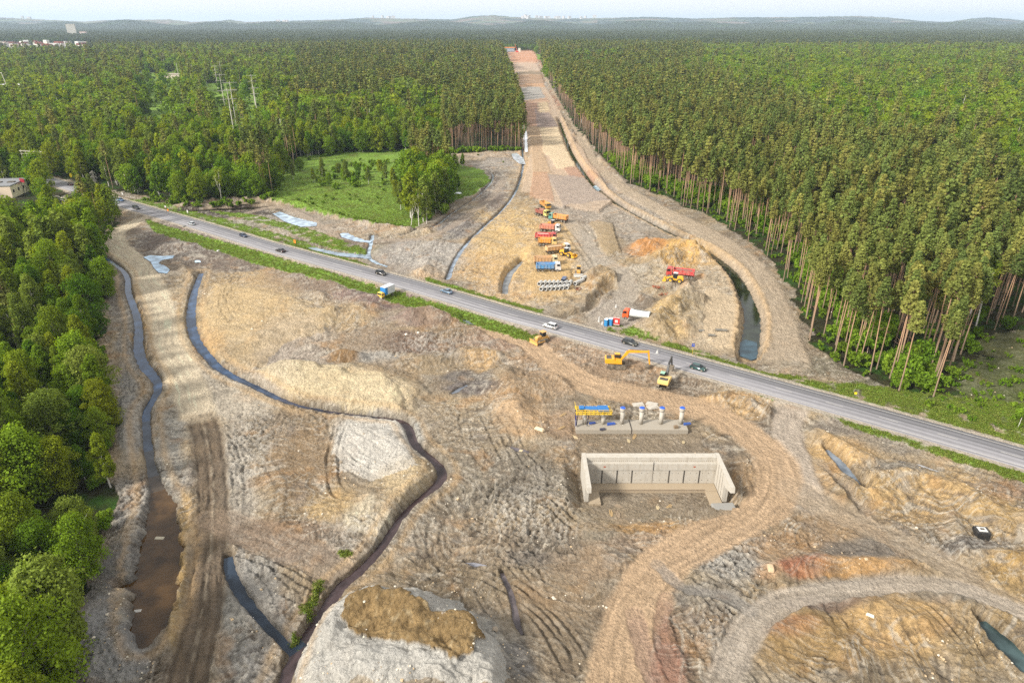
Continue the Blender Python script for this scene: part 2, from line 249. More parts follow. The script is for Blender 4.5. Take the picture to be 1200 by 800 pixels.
# soils: px,py,rx,ry,(r,g,b),weight
SOIL = [
 (220,285,62,26,(112,99,90),1),(285,302,60,13,(128,114,102),1),(360,330,60,17,(142,122,104),1),(440,352,55,10,(132,110,104),1),(520,374,60,9,(150,128,116),1),(600,400,55,10,(168,142,120),1),
 (300,345,52,26,(206,178,134),1),(275,375,46,22,(212,186,144),1),(245,402,20,20,(206,164,112),.9),(345,388,46,18,(192,176,156),1),(400,372,36,17,(190,166,130),1),(350,420,46,12,(186,172,156),1),(430,398,36,16,(160,140,116),1),
 (405,422,18,8,(156,124,86),1.4),(385,452,56,15,(216,196,158),1.1),(445,462,38,18,(220,200,164),1.1),(325,445,34,16,(200,186,166),1),(485,402,46,12,(122,98,82),1),(525,386,34,10,(154,130,100),1),(505,368,26,12,(160,134,102),1),(500,424,32,12,(164,144,114),1),(462,436,30,12,(164,142,112),1),
 (448,424,24,10,(176,170,160),.8),(566,420,26,12,(198,166,122),1),(556,455,30,9,(118,110,106),1),(545,440,26,8,(128,120,112),.8),(600,462,36,18,(176,148,114),1),(650,444,34,16,(180,152,120),1),(612,492,32,18,(206,174,136),1.1),(560,505,50,20,(168,152,128),1),(535,560,46,36,(148,137,119),1),(612,560,46,26,(142,132,116),1),
 (660,500,26,16,(178,150,120),1),(560,640,60,26,(166,148,124),1),(530,690,60,26,(150,134,110),1),(640,640,50,30,(140,128,112),.9),(650,700,50,26,(156,136,110),1),(660,760,44,34,(142,126,104),1),(610,775,22,30,(150,146,140),.9),
 (440,522,44,32,(212,205,192),1.3),(478,565,34,24,(210,188,150),1),(465,505,30,16,(190,188,178),.8),(350,545,44,50,(158,134,104),1),(385,590,30,20,(200,172,126),.8),(280,560,18,60,(184,174,158),1),(300,520,20,18,(150,138,118),.8),(330,628,60,22,(150,130,110),1),(385,640,40,16,(160,148,132),1),(430,612,26,20,(212,198,170),1),(300,680,30,26,(168,162,152),1),(320,720,32,26,(150,140,126),1),(270,740,18,44,(168,164,154),1),(290,780,30,26,(176,172,164),1),
 (240,455,40,26,(196,184,164),.9),(280,478,36,16,(200,188,168),1),(205,410,16,60,(206,186,150),.5),
 (470,770,86,44,(192,187,176),1.6),(390,760,24,30,(176,170,158),1),(560,770,30,34,(186,182,172),1.1),
 (150,420,10,60,(150,146,138),1),(150,500,14,40,(160,156,148),1),(200,530,18,50,(168,164,154),1),(160,600,26,40,(140,136,130),1),(150,660,34,30,(140,137,132),1),(115,700,28,18,(128,124,118),1),(130,760,44,40,(152,150,146),1.2),(140,730,10,8,(190,175,140),.8),(135,340,12,36,(132,124,112),1),(200,790,30,20,(130,116,98),.8),
 (215,640,7,60,(190,160,110),1),(206,730,7,50,(186,160,116),.9),(165,395,7,34,(200,168,118),.9),
 (700,420,60,14,(176,150,124),1),(640,420,40,14,(178,150,120),1),(730,440,60,14,(168,144,118),1),(720,540,70,16,(142,130,114),1),(665,540,34,16,(176,148,112),.9),(820,535,44,16,(138,128,114),1),(870,560,34,26,(186,158,124),.8),(760,600,90,10,(150,136,114),.8),(740,620,70,8,(188,152,106),.8),(700,625,26,14,(158,146,126),1),(760,640,60,12,(176,152,126),.9),(690,660,50,20,(166,144,118),1),
 (860,475,44,14,(200,168,124),1.1),(800,455,30,12,(150,132,112),.8),(880,500,26,9,(142,128,110),.8),(985,530,40,14,(206,172,122),1),(1000,500,44,9,(140,128,114),1),(1060,520,60,10,(158,146,128),1),(960,560,26,16,(190,160,120),.9),(1090,580,80,22,(206,174,124),1.1),(1050,552,30,9,(132,124,112),1),(1160,575,50,10,(166,140,116),1),(1170,620,44,26,(196,164,112),1),(1080,600,50,16,(190,160,116),1),
 (960,620,50,14,(170,144,112),1),(920,640,50,14,(176,146,112),1),(1000,645,60,12,(132,122,110),1),(1150,645,44,11,(112,106,100),1),(950,662,32,10,(168,110,86),.9),(1000,664,60,10,(206,164,112),1),(900,668,20,9,(206,170,132),.9),(855,660,44,14,(160,156,148),1),(830,700,36,20,(150,140,124),1),(820,740,36,24,(160,138,112),1),(850,760,26,14,(176,160,136),.8),(960,760,70,36,(176,146,100),1),(930,740,30,12,(178,124,92),.8),(1050,740,70,36,(202,168,118),1),(1130,760,50,36,(184,160,122),1),(1000,790,50,20,(140,126,104),.8),(960,708,60,9,(132,112,98),.8),(1100,700,40,8,(150,140,124),.8),(1190,700,30,30,(180,154,112),1),(780,770,26,40,(160,118,98),.8),(1190,670,30,20,(190,156,100),1),
 (640,300,40,40,(218,184,130),1),(600,280,44,34,(220,188,134),1),(575,310,34,20,(216,180,128),1.1),(630,345,60,10,(206,178,136),1),(590,340,34,8,(208,176,134),.9),(690,300,20,36,(186,174,156),.8),(700,240,50,26,(176,162,146),1),(690,215,40,10,(160,146,136),.9),(740,260,40,20,(176,164,148),1),(712,280,14,26,(172,152,122),1),
 (762,292,20,9,(212,152,94),1.6),(800,300,44,14,(220,178,112),1.2),(830,330,40,22,(204,184,154),1),(780,325,30,9,(206,184,148),.8),(824,328,9,4,(214,158,98),1.5),(757,356,14,9,(124,112,98),1.4),(785,372,26,18,(206,176,126),1),(810,370,16,14,(180,160,126),.8),(845,385,36,22,(208,188,158),1.2),(720,370,30,20,(178,166,152),1),(700,330,24,12,(198,168,124),1),(710,340,12,5,(150,136,118),.7),(740,330,24,14,(190,176,154),.9),(780,275,26,7,(150,136,118),.9),
 (480,300,34,16,(174,166,156),1),(520,300,28,16,(180,172,162),1),(500,322,14,9,(206,180,148),1),(540,268,30,12,(138,132,128),1),(575,225,16,20,(136,122,112),1),(580,192,26,8,(170,160,148),1),(560,180,44,3,(196,174,148),1),(620,190,14,24,(206,178,142),1),(650,185,30,26,(190,156,128),.8),(690,200,20,8,(196,150,120),.8),(640,120,14,12,(186,140,116),1),(623,100,16,6,(176,172,166),1.2),(620,75,18,6,(206,140,104),1.1),(620,90,18,4,(170,124,84),1),(618,66,18,3,(190,140,112),1),
 (330,262,90,8,(158,146,130),.8),(300,262,50,8,(110,112,78),.8),(380,295,60,6,(120,118,84),.9),(330,252,30,4,(170,160,146),1),(270,247,60,6,(58,50,42),1.3),(260,238,60,3,(176,158,134),1),(370,248,50,4,(158,140,118),.8),(430,268,50,4,(172,150,124),.8),(400,285,60,5,(122,106,88),.8),(470,312,24,6,(170,156,140),.8),
 (180,262,24,8,(176,158,134),.9),(100,240,40,10,(92,100,60),1),
 (960,430,60,10,(140,132,112),.7),(1020,456,70,8,(120,116,84),.8),(1130,470,70,14,(100,112,56),1),(1180,440,40,30,(104,106,72),1),(1165,405,44,14,(120,104,84),1),(1100,440,40,14,(82,96,44),1),(1120,460,40,5,(150,144,130),.6),
]
GRASS = [ # bright grass: polygon
 [(318,236),(334,202),(350,184),(398,177),(470,177),(526,176),(534,192),(566,199),(575,212),(556,228),(524,238),(505,255),(485,268),(440,266),(400,257),(360,246),(330,238)],
 [(170,258),(300,296),(430,334),(560,371),(635,397),(626,402),(540,378),(420,342),(300,309),(180,272)],
 [(380,296),(420,306),(435,314),(380,306)], [(500,326),(560,343),(636,364),(634,369),(560,349),(500,332)],
 [(708,388),(770,402),(830,424),(900,446),(985,470),(1060,492),(1200,530),(1300,556),(1300,500),(1200,474),(1060,458),(960,446),(900,437),(840,418),(760,396),(720,380)],
 [(800,424),(860,446),(915,468),(905,472),(850,455),(812,440)], [(962,486),(1040,510),(1200,556),(1300,590),(1300,600),(1200,566),(1080,528),(990,500)],
 [(150,236),(240,262),(330,288),(430,316),(420,306),(330,276),(250,254),(170,232)], [(240,246),(330,268),(380,290),(430,300),(430,292),(360,268),(300,252)],
 [(376,688),(382,684),(360,722),(352,727),(354,714)],[(346,744),(354,740),(350,752),(342,754)],[(398,646),(408,644),(408,652),(400,652)],
 [(158,86),(214,84),(228,160),(166,168)],[(236,98),(300,96),(320,172),(246,176)],[(655,68),(735,74),(738,84),(700,84),(655,80)],[(628,64),(655,66),(655,72),(630,70)],
 [(470,128),(540,130),(530,143),(460,140)],
]
# ---------------------------------------------------------------- heights
lum = fbm(X, Y, 1 / 40, 3, 20)
rough = np.clip(.55 + .6 * fbm(X, Y, 1 / 28, 2, 31), .15, 1)
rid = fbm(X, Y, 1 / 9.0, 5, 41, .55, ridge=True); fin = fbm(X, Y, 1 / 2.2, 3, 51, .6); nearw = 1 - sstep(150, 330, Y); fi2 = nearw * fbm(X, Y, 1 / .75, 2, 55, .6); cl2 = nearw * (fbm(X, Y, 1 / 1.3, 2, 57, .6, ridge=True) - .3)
clod = fbm(X + .8 * fin, Y, 1 / 3.4, 3, 61, .6, ridge=True)
z += np.where(siteM, .9 * lum + rough * (.70 * (rid - .3) + .55 * fin + .8 * (clod - .3) * rough), .7 * lum + .2 * fin)
calm = np.zeros(X.shape)
for cx, cy, rx, ry, w in ((470, 772, 96, 56, .85), (440, 522, 46, 34, .6), (385, 452, 60, 16, .7), (445, 464, 42, 20, .7), (590, 300, 50, 40, .5), (478, 570, 34, 24, .5), (640, 300, 40, 40, .5), (280, 370, 60, 40, .45), (840, 375, 40, 40, .7), (720, 380, 40, 20, .6), (120, 705, 26, 16, .7), (612, 492, 34, 20, .6)):
    calm = np.maximum(calm, w * np.exp(-np.maximum(((wx - cx) / rx) ** 2 + ((wy - cy) / ry) ** 2 - .3, 0) * 1.6))
calm = np.maximum(calm, .75 * sstep(-.05, .30, fbm(X, Y, 1 / 24, 3, 750))); act = 1 - calm; z = z - np.where(siteM, calm * rough * (.7 * (rid - .3) + .5 * fin + .7 * (clod - .3) * rough), 0)
grit = np.zeros(X.shape)
for cx, cy, rx, ry in ((155, 560, 30, 150), (130, 760, 50, 50), (290, 700, 40, 60), (290, 520, 36, 50), (430, 630, 40, 26), (360, 340, 60, 24), (200, 285, 40, 24), (480, 405, 60, 22), (500, 300, 50, 20), (620, 600, 60, 30), (850, 650, 50, 26), (1130, 640, 60, 20), (570, 220, 30, 30), (640, 450, 50, 24), (680, 620, 30, 14), (1040, 520, 60, 20), (340, 265, 80, 16), (860, 740, 40, 30)):
    grit = np.maximum(grit, np.exp(-np.maximum(((wx - cx) / rx) ** 2 + ((wy - cy) / ry) ** 2 - .4, 0) * 1.5))
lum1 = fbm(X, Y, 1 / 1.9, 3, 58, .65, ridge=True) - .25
z += np.where(siteM, grit * (.20 * lum1 + .26 * cl2 + .25 * fi2), 0)
# long curving plough marks of tracked machines
ang = np.zeros(X.shape)
def streak(seed, a0, sl, st, wob):
    th = a0 + wob * pn(X / 38, Y / 38, seed); u = X * np.cos(a0) + Y * np.sin(a0) + 12 * pn(X / 26, Y / 26, seed + 1); v = -X * np.sin(a0) + Y * np.cos(a0) + 9 * pn(X / 24, Y / 24, seed + 2) + 3 * pn(X / 9, Y / 9, seed + 7)
    return pn(u / sl, v / st, seed + 3) * .6 + pn(u / (sl * .6), v / (st * .45), seed + 4) * .4
m1 = sstep(-.15, .25, pn(X / 30, Y / 30, 71)); m2 = sstep(-.1, .3, pn(X / 27, Y / 27, 72))
s1 = streak(80, 2.6, 12, .9, .5); s2 = streak(90, .5, 11, .8, .5); s3 = streak(100, 1.45, 14, 1.0, .4); s4 = streak(110, 3.0, 16, .7, .3)
strk = m1 * s1 + (1 - m1) * s2; strk = m2 * strk + (1 - m2) * (s3 * m1 + s4 * (1 - m1))
def fstreak(seed, a0):
    u = X * np.cos(a0) + Y * np.sin(a0) + 9 * pn(X / 22, Y / 22, seed + 1); v = -X * np.sin(a0) + Y * np.cos(a0) + 8 * pn(X / 20, Y / 20, seed + 2) + 2 * pn(X / 7, Y / 7, seed + 7)
    return pn(u / 5.5, v / .42, seed + 3) * .6 + pn(u / 3.0, v / .8, seed + 4) * .5
f1 = fstreak(760, 2.75); f2 = fstreak(770, .35); f3 = fstreak(780, 1.7); fst = m2 * (m1 * f1 + (1 - m1) * f3) + (1 - m2) * (m1 * f2 + (1 - m1) * f1)
z += np.where(siteM, .17 * strk * (.5 + .5 * rough) + .09 * fst * (.4 + .6 * nearw) + .16 * fi2 + .17 * cl2, 0) * act
# twin ruts wandering over the dirt
rutM = np.zeros(X.shape)
rr = random.Random(5)
RUTS = []
def rutline(pts, hw=.32, gauge=2.3, dep=.16):
    RUTS.append((catmull(GA(pts), 6), hw, gauge, dep))
for q in [[(566,480),(575,500),(590,530),(600,550)],[(585,480),(600,505),(615,535),(640,560)],[(600,560),(560,590),(500,600)],[(520,585),(580,575),(640,590),(700,640)],[(470,660),(540,645),(620,640),(700,645),(760,640)],[(480,690),(540,670),(600,690),(660,740),(690,800)],[(640,600),(600,640),(590,690),(640,780)],[(700,640),(640,660),(560,655)],[(680,800),(640,730),(600,690)],
          [(560,440),(600,425),(660,425),(700,445),(760,460)],[(640,420),(690,440),(760,455),(830,470)],[(600,480),(650,475),(700,470),(760,480)],[(820,490),(870,520),(895,560),(880,600)],[(905,500),(880,480),(830,470),(770,450)],[(960,540),(1000,580),(1030,620),(1100,650)],[(940,600),(1000,630),(1080,660),(1180,720)],[(760,700),(765,750),(790,820)],[(790,700),(800,740),(830,800)],[(800,670),(850,690),(900,690),(960,680)],[(790,670),(830,700),(860,740),(850,800)],[(1080,690),(1120,730),(1160,790)],[(1060,700),(1100,740),(1140,800)],[(1040,700),(1080,760),(1100,810)],[(1120,560),(1180,575),(1260,600)],[(1100,545),(1160,560),(1260,590)],
          [(270,340),(262,355),(275,380),(330,400)],[(280,320),(268,350),(300,370),(360,370)],[(290,390),(340,375),(400,372)],[(255,500),(275,540),(280,600),(262,650)],[(262,500),(300,530),(330,570),(320,620)],[(400,500),(390,540),(400,580),(450,590)],[(400,520),(440,550),(500,550)],[(395,540),(440,565),(480,550)],[(410,500),(450,530),(470,545)],[(405,560),(450,575),(490,565)],[(250,620),(320,650),(400,690)],[(262,612),(330,640),(410,680)],[(270,640),(340,668),(390,700)],[(255,590),(262,640),(255,700)],
          [(640,100),(648,150),(640,200),(660,260),(700,320)],[(628,180),(632,230),(640,250)],[(700,300),(690,270),(665,245),(650,200)],[(760,260),(755,290),(735,310),(720,340)],[(740,345),(720,365),(690,385)],[(725,340),(705,365),(680,380)],[(820,345),(835,370),(835,400)],[(840,345),(850,375),(850,405)],[(560,310),(600,300),(640,330)],[(545,320),(570,290),(600,260),(640,240)],[(760,320),(740,330),(735,360)],[(470,285),(520,280),(560,255)],[(440,310),(490,300),(540,270),(590,225)]]:
    rutline(q, dep=rr.uniform(.1, .24))
for q in range(150):      # many short crossing tyre tracks
    x0 = rr.uniform(240, 1180); y0 = rr.uniform(395, 800); 
    if x0 < 330 and y0 < 450: continue
    th = pn(np.array([x0 / 150]), np.array([y0 / 110]), 730)[0] * 7 + rr.choice((0, 0, .6, 1.3)); cv_ = rr.uniform(-.45, .45); pts = [G(x0, y0)]
    for k in range(rr.randint(3, 6)): th += cv_; pts.append((pts[-1][0] + 5.5 * math.cos(th), pts[-1][1] + 5.5 * math.sin(th)))
    RUTS.append((catmull(pts, 5), rr.uniform(.2, .34), rr.uniform(1.8, 2.5), rr.uniform(.05, .17)))
for P, hw, gauge, dep in RUTS:
    d, s, _ = polydist(X, Y, P, 3.0)
    L = np.hypot(*np.diff(P, axis=0).T).sum()
    m = np.abs(d) < 2.4; fade = np.clip(np.minimum(s[m], L - s[m]) / 5, 0, 1)
    e = np.abs(np.abs(d[m] + .25 * pn(X[m] / 5, Y[m] / 5, 130)) - gauge / 2)
    g = np.exp(-(e / hw) ** 2) - .6 * np.exp(-((e - .6) / .28) ** 2)
    z[m] -= dep * 1.35 * fade * g; rutM[m] = np.maximum(rutM[m], fade * np.exp(-(e / (hw * 1.3)) ** 2))
# spoil heaps
mound = np.zeros(X.shape); moundK = np.zeros(X.shape)
for i, (pts, hw, h) in enumerate(MOUND):
    P = catmull(GA(pts), 4) if len(pts) > 2 else GA(pts)
    d, s, _ = polydist(X, Y, P, hw + 3)
    m = np.abs(d) < hw + 3
    dd = np.abs(d[m]) + .16 * hw * pn(X[m] / 4, Y[m] / 4, 140 + i) + .10 * hw * pn(X[m] / 1.7, Y[m] / 1.7, 141 + i)
    t = np.clip(1 - dd / hw, 0, 1); hh = h * (1 + .35 * pn(X[m] / 7, Y[m] / 7, 142 + i)) * (t * .85 + .15 * t * t * (3 - 2 * t))
    # gullies down the slope
    hh *= 1 - .16 * (t < .85) * np.abs(pn(s[m] / 1.3 + 50 * np.sign(d[m]), dd / 9, 143))
    mound[m] = np.maximum(mound[m], hh); moundK[m] = np.maximum(moundK[m], t)
z = z * (1 - .45 * np.clip(moundK * 2, 0, 1) * siteM) + mound
def plateau(poly, H, slope, bumpy=.25):
    """a flat-topped heap with raked sides"""
    global z
    P = GA(poly); Pc = np.vstack([P, P[:1]]); d, s_, _ = polydist(X, Y, Pc, 14); ins = inpoly(X, Y, P); dd = np.where(np.abs(d) < 1e8, np.abs(d), 14.0)
    dd = np.maximum(dd * np.where(ins, 1, -1) + .8 * pn(X / 4, Y / 4, 651) + .25 * pn(s_ / .9, dd / 7, 652), 0)
    h = H * (1 - np.exp(-dd * slope * 1.5 / H)) * (1 + bumpy * pn(X / 6, Y / 6, 650)); z += np.where(dd > 0, h, 0)
plateau([(338, 860), (348, 775), (376, 735), (403, 710), (450, 700), (500, 703), (537, 716), (564, 738), (588, 772), (612, 860)], 3.6, .8)
plateau([(384, 518), (404, 505), (440, 503), (470, 510), (500, 545), (508, 566), (480, 590), (440, 606), (404, 600), (384, 560)], 1.1, .5)
plateau([(306, 446), (332, 428), (400, 440), (452, 448), (474, 466), (474, 486), (400, 480), (340, 464)], 1.8, .6)
plateau([(244, 420), (236, 360), (252, 332), (300, 338), (350, 352), (400, 368), (384, 396), (330, 412), (300, 440), (266, 425)], 1.0, .5)
for q_ in range(130):
    yy = 62 + (q_ / 130) ** 1.3 * 130; xl = np.interp(yy, [60, 100, 150, 180], [594, 609, 614, 618]); xr = np.interp(yy, [60, 100, 150, 180, 192], [627, 641, 668, 688, 698]); side = rr.random() < .65
    xx = xr + rr.uniform(-3, 10) * (yy - 30) / 110 if side else xl + rr.uniform(-6, 2) * (yy - 30) / 110; cx, cy = G(xx, yy); sz = rr.uniform(2, 5.5); m = np.abs(Y - cy) < sz * 2.4; rsel = np.nonzero(m[:, 0])[0]
    if len(rsel) == 0: continue
    sl = slice(rsel[0], rsel[-1] + 1); dd = np.hypot(X[sl] - cx, (Y[sl] - cy) / 2); z[sl] += np.maximum(0, 1 - dd / sz) * sz * .42
# ---------------------------------------------------------------- colours
K = 1.0
base = np.zeros(X.shape + (3,))
a1 = sstep(-.35, .45, fbm(X, Y, 1 / 22, 3, 200))[..., None]; a2 = sstep(-.1, .5, fbm(X, Y, 1 / 13, 3, 210))[..., None]; a3 = sstep(.05, .55, fbm(X, Y, 1 / 17, 3, 220))[..., None]
base = lin((152, 136, 114)) * (1 - a1) + lin((184, 162, 128)) * a1
base = base * (1 - .5 * a2) + .5 * a2 * lin((182, 176, 162)); base = base * (1 - .6 * a3) + .6 * a3 * lin((116, 102, 86))
BRK = fbm(X, Y, 1 / 4.5, 4, 260, .65) + .5 * strk
acc = np.zeros(X.shape + (3,)); wsum = np.zeros(X.shape)
for (cx, cy, rx, ry, c, w) in SOIL:
    lo, hi = cx - 2.1 * rx - 16, cx + 2.1 * rx + 16
    c0, c1 = np.searchsorted(cols, [lo, hi]); rsel = np.nonzero((PYg[NS][:, 0] > cy - 2.1 * ry - 10) & (PYg[NS][:, 0] < cy + 2.1 * ry + 10))[0]
    if len(rsel) == 0 or c1 <= c0: continue
    sl = (slice(rsel[0], rsel[-1] + 1), slice(c0, c1))
    q = ((wx[sl] - cx) / rx) ** 2 + ((wy[sl] - cy) / ry) ** 2
    g = w * np.exp(-np.maximum(q - .25, 0) ** 1.3 * 1.15)
    g = g * (1 + (.9 if w < 1.15 else .35) * BRK[sl]); g = np.where((q > 4.2) | (g < 0), 0, g); acc[sl] += g[..., None] * g[..., None] * lin(c); wsum[sl] += g * g
f = np.clip(np.sqrt(wsum) * 1.5, 0, .95)[..., None]
col = base * (1 - f) + f * acc / np.maximum(wsum, 1e-6)[..., None]
colq = col.copy()
# soil layers torn up by the machines show as pale and dark streaks
sv = strk[..., None]
pale = lin((206, 196, 178)); dark = lin((98, 86, 74)); warm = lin((196, 150, 98))
col = col + (pale - col) * .7 * sstep(.12, .45, sv) ; col = col + (dark - col) * .7 * sstep(.12, .45, -sv) * (.4 + .6 * a2)
cv = fbm(X, Y, 1 / 1.5, 3, 230, .65)[..., None]; cw = fbm(X, Y, 1 / 6.0, 4, 240, .6)[..., None]; cx_ = fbm(X, Y, 1 / 8.0, 3, 250, .6)[..., None]
crv = fbm(X, Y, 1 / 3.0, 4, 270, .6, ridge=True)[..., None]; crk = fbm(X + 2 * fin, Y, 1 / 1.6, 3, 280, .6, ridge=True)[..., None]
fs_ = fst[..., None]; col = col * (1 + .40 * cv + .34 * cw + .30 * fi2[..., None] + .16 * cl2[..., None])
col = col + (pale - col) * .55 * sstep(.16, .36, fs_); col = col + (dark - col) * .55 * sstep(.16, .36, -fs_)
col = col + (lin((84, 74, 64)) - col) * .5 * sstep(.28, .5, fbm(X, Y, 1 / 14, 4, 290, .62)[..., None]) * (1 - f * .35)
col = col + (lin((206, 200, 188)) - col) * .5 * sstep(.28, .5, fbm(X, Y, 1 / 12, 4, 295, .62)[..., None]) * (1 - f * .35)
col = col + (dark * .9 - col) * .4 * sstep(.42, .72, crv) * sstep(-.2, .3, cw); col = col + (pale * 1.1 - col) * .5 * sstep(.5, .8, crk) * sstep(-.1, .4, -cw)
col = col + (warm - col) * .38 * sstep(.15, .5, cx_); col = col + (lin((150, 144, 138)) - col) * .34 * sstep(.15, .5, -cx_)
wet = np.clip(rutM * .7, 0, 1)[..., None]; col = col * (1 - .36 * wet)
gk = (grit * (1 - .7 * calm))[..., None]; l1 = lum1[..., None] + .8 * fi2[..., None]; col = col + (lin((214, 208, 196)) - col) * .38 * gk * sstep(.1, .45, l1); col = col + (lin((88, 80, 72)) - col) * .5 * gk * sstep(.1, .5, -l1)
calc_ = (.75 * calm)[..., None]
col = col * (1 - calc_) + calc_ * colq * (1 + .14 * cv + .10 * fs_ + .10 * cw)
# ---------------------------------------------------------------- tracks
for i, T in enumerate(TRACKS):
    Pw = catmull(np.array([(*G(p[0], p[1]), p[2]) for p in T['p']]), 6)
    d, s, w = polydist(X, Y, Pw[:, :2], 14, Pw[:, 2])
    w = w + .5 * pn(X / 5, Y / 5, 300 + i) + .25 * pn(X / 1.6, Y / 1.6, 301 + i)
    L = np.hypot(*np.diff(Pw[:, :2], axis=0).T).sum()
    endf = np.clip(np.minimum(s + 1.5, L - s + 1.5) / 3, 0, 1)
    m = (1 - sstep(.75, 1.12, np.abs(d) / np.maximum(w, .3))) * endf * (np.abs(d) < 14)
    zz = T['z'] + .25 * lum
    lane = pn(d / .75 + 3 * pn(s / 30, 0 * s, 5) + .8 * pn(s / 6, d / 3, 6), s / 14, 310 + i)
    gr = np.abs(np.abs(np.abs(d) - w * .45) - 1.0)
    brk_ = .55 + .9 * pn(s / 4.5, d / 2.5, 320 + i); rutz = -T['rut'] * brk_ * (.7 * np.exp(-(gr / .42) ** 2) * 1.2 + .9 * np.abs(lane)) + .03 * fin
    z = z * (1 - m) + m * (zz + rutz)
    berm = np.exp(-((np.abs(d) - w * 1.15) / .55) ** 2) * endf * (np.abs(d) < 14); z += .5 * T['rut'] ** .5 * berm * (.6 + .7 * fin)
    mm = (m * T['k'])[..., None]; tc = lin(T['c']) * 1.06 * (1 + .26 * lane[..., None] + .08 * cv + .06 * cw)
    if T['rut'] > .35:
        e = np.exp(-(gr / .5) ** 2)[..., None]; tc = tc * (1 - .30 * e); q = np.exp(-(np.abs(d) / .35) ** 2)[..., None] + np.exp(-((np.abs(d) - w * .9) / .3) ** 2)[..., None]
        tc = tc + (lin((178, 164, 142)) - tc) * np.clip(q, 0, 1) * .65 * sstep(-.3, .2, pn(s / 3, d, 9))[..., None]
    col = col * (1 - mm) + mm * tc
# ---------------------------------------------------------------- flat pads in the corridor: paler sand laid on the red earth
def pad(poly, c, zadd, k=.9, soft=.9):
    global z, col
    P = GA(poly); sc_ = np.clip(Y / 260, 1, 6); jx = X + 1.3 * sc_ * pn(X / (5 * sc_), Y / (5 * sc_), 400) + .5 * fin; jy = Y + 2.6 * sc_ * pn(X / (5 * sc_), Y / (5 * sc_), 401) + .8 * fin
    m = inpoly(jx, jy, P)
    col[m] = col[m] * (1 - k) + k * lin(c) * (1 + .09 * cv[m] + .12 * cw[m]); z[m] = z[m] * .35 + zadd
corr = [(592, 60), (612, 150), (620, 180), (612, 225), (640, 240), (700, 250), (722, 232), (700, 205), (672, 160), (655, 130), (638, 95), (624, 60)]
pad(corr, (208, 184, 158), 1.0, .7)
for pl_, c_, h_ in (([(594, 60), (628, 60), (630, 74), (600, 74)], (204, 138, 100), 2.2), ([(602, 75), (630, 75), (634, 84), (605, 84)], (200, 180, 160), 1.6), ([(604, 84.5), (634, 84.5), (636, 88), (606, 88)], (112, 104, 84), .8), ([(607, 88.5), (636, 88.5), (640, 99), (608, 99)], (164, 126, 92), 1.2), ([(608, 99.5), (638, 99.5), (640, 103), (608, 103)], (214, 160, 110), 1.3), ([(611, 117), (642, 117), (646, 121), (611, 121)], (200, 160, 130), 1.2), ([(611, 121), (628, 122), (630, 150), (614, 150)], (184, 138, 116), 1.1), ([(618, 150), (632, 151), (640, 185), (646, 205), (622, 210)], (196, 166, 130), 1.1), ([(660, 199), (692, 199), (700, 211), (668, 210)], (188, 140, 116), 1.1), ([(640, 206), (700, 212), (716, 236), (660, 244)], (164, 152, 144), .95), ([(622, 205), (642, 204), (650, 240), (618, 232)], (196, 150, 118), 1.0)): pad(pl_, c_, h_, .55)
pad([(632, 152), (655, 151), (676, 188), (679, 199), (652, 200), (645, 186), (637, 180), (637, 168)], (226, 203, 168), 1.35, .92)
pad([(630, 122), (643, 121), (645, 132), (633, 134)], (224, 200, 164), 1.3, .92)
pad([(610, 104), (632, 103), (641, 116), (612, 120)], (176, 172, 164), 1.2, .9)
pad([(624, 127), (632, 134), (644, 134), (654, 150), (628, 151)], (168, 150, 142), 1.1, .8)
pad([(690, 262), (717, 262), (727, 297), (712, 298), (700, 285)], (178, 156, 122), .8, .7)
pad([(828, 338), (868, 352), (876, 395), (866, 412), (836, 404), (822, 384)], (212, 190, 158), .35, .8)
pad([(624, 318), (668, 316), (672, 340), (640, 350), (612, 340)], (216, 182, 130), .5, .6)
def stain(poly, c, k, jit=1.0):
    P = GA(poly); m = inpoly(X + jit * (1.6 * pn(X / 6, Y / 6, 640) + .8 * fin), Y + jit * (2.0 * pn(X / 6, Y / 6, 641) + .8 * fin), P); col[m] = col[m] * (1 - k) + k * lin(c) * (1 + .13 * cv[m] + .12 * cw[m] + .10 * fs_[m])
stain([(338, 830), (352, 775), (378, 735), (405, 708), (450, 699), (500, 702), (535, 714), (562, 735), (582, 765), (600, 830)], (206, 202, 192), .82)
stain([(386, 520), (400, 500), (440, 492), (474, 500), (490, 530), (480, 556), (440, 566), (405, 558)], (220, 214, 202), .6, 1.5)
stain([(300, 440), (330, 425), (400, 438), (450, 448), (472, 470), (470, 486), (400, 478), (340, 462)], (224, 206, 168), .55)
stain([(236, 420), (232, 360), (250, 332), (300, 335), (350, 352), (400, 372), (380, 392), (330, 408), (300, 436), (262, 420)], (214, 188, 144), .45, 1.5)
stain([(280, 640), (320, 700), (345, 745), (330, 775), (300, 740), (272, 700)], (178, 174, 166), .5)
stain([(82, 735), (110, 700), (150, 700), (170, 760), (160, 800), (90, 800)], (168, 166, 162), .55, 1.5)
stain([(1112, 470), (1130, 415), (1155, 393), (1200, 382), (1340, 380), (1340, 570), (1200, 505)], (96, 104, 58), .7, 2.5)
# concrete works stand in a dug pit with a level floor
PIT = GA([(676, 498), (812, 500), (818, 516), (860, 560), (856, 606), (700, 612), (684, 596), (674, 530)])
pm = inpoly(X + 1.8 * pn(X / 5, Y / 5, 620) + .7 * fin, Y + 2.5 * pn(X / 6, Y / 6, 621), PIT); z[pm] = .35 * z[pm]; col[pm] = col[pm] * .35 + .65 * lin((150, 134, 112)) * (1 + .2 * cv[pm] + .2 * cw[pm])
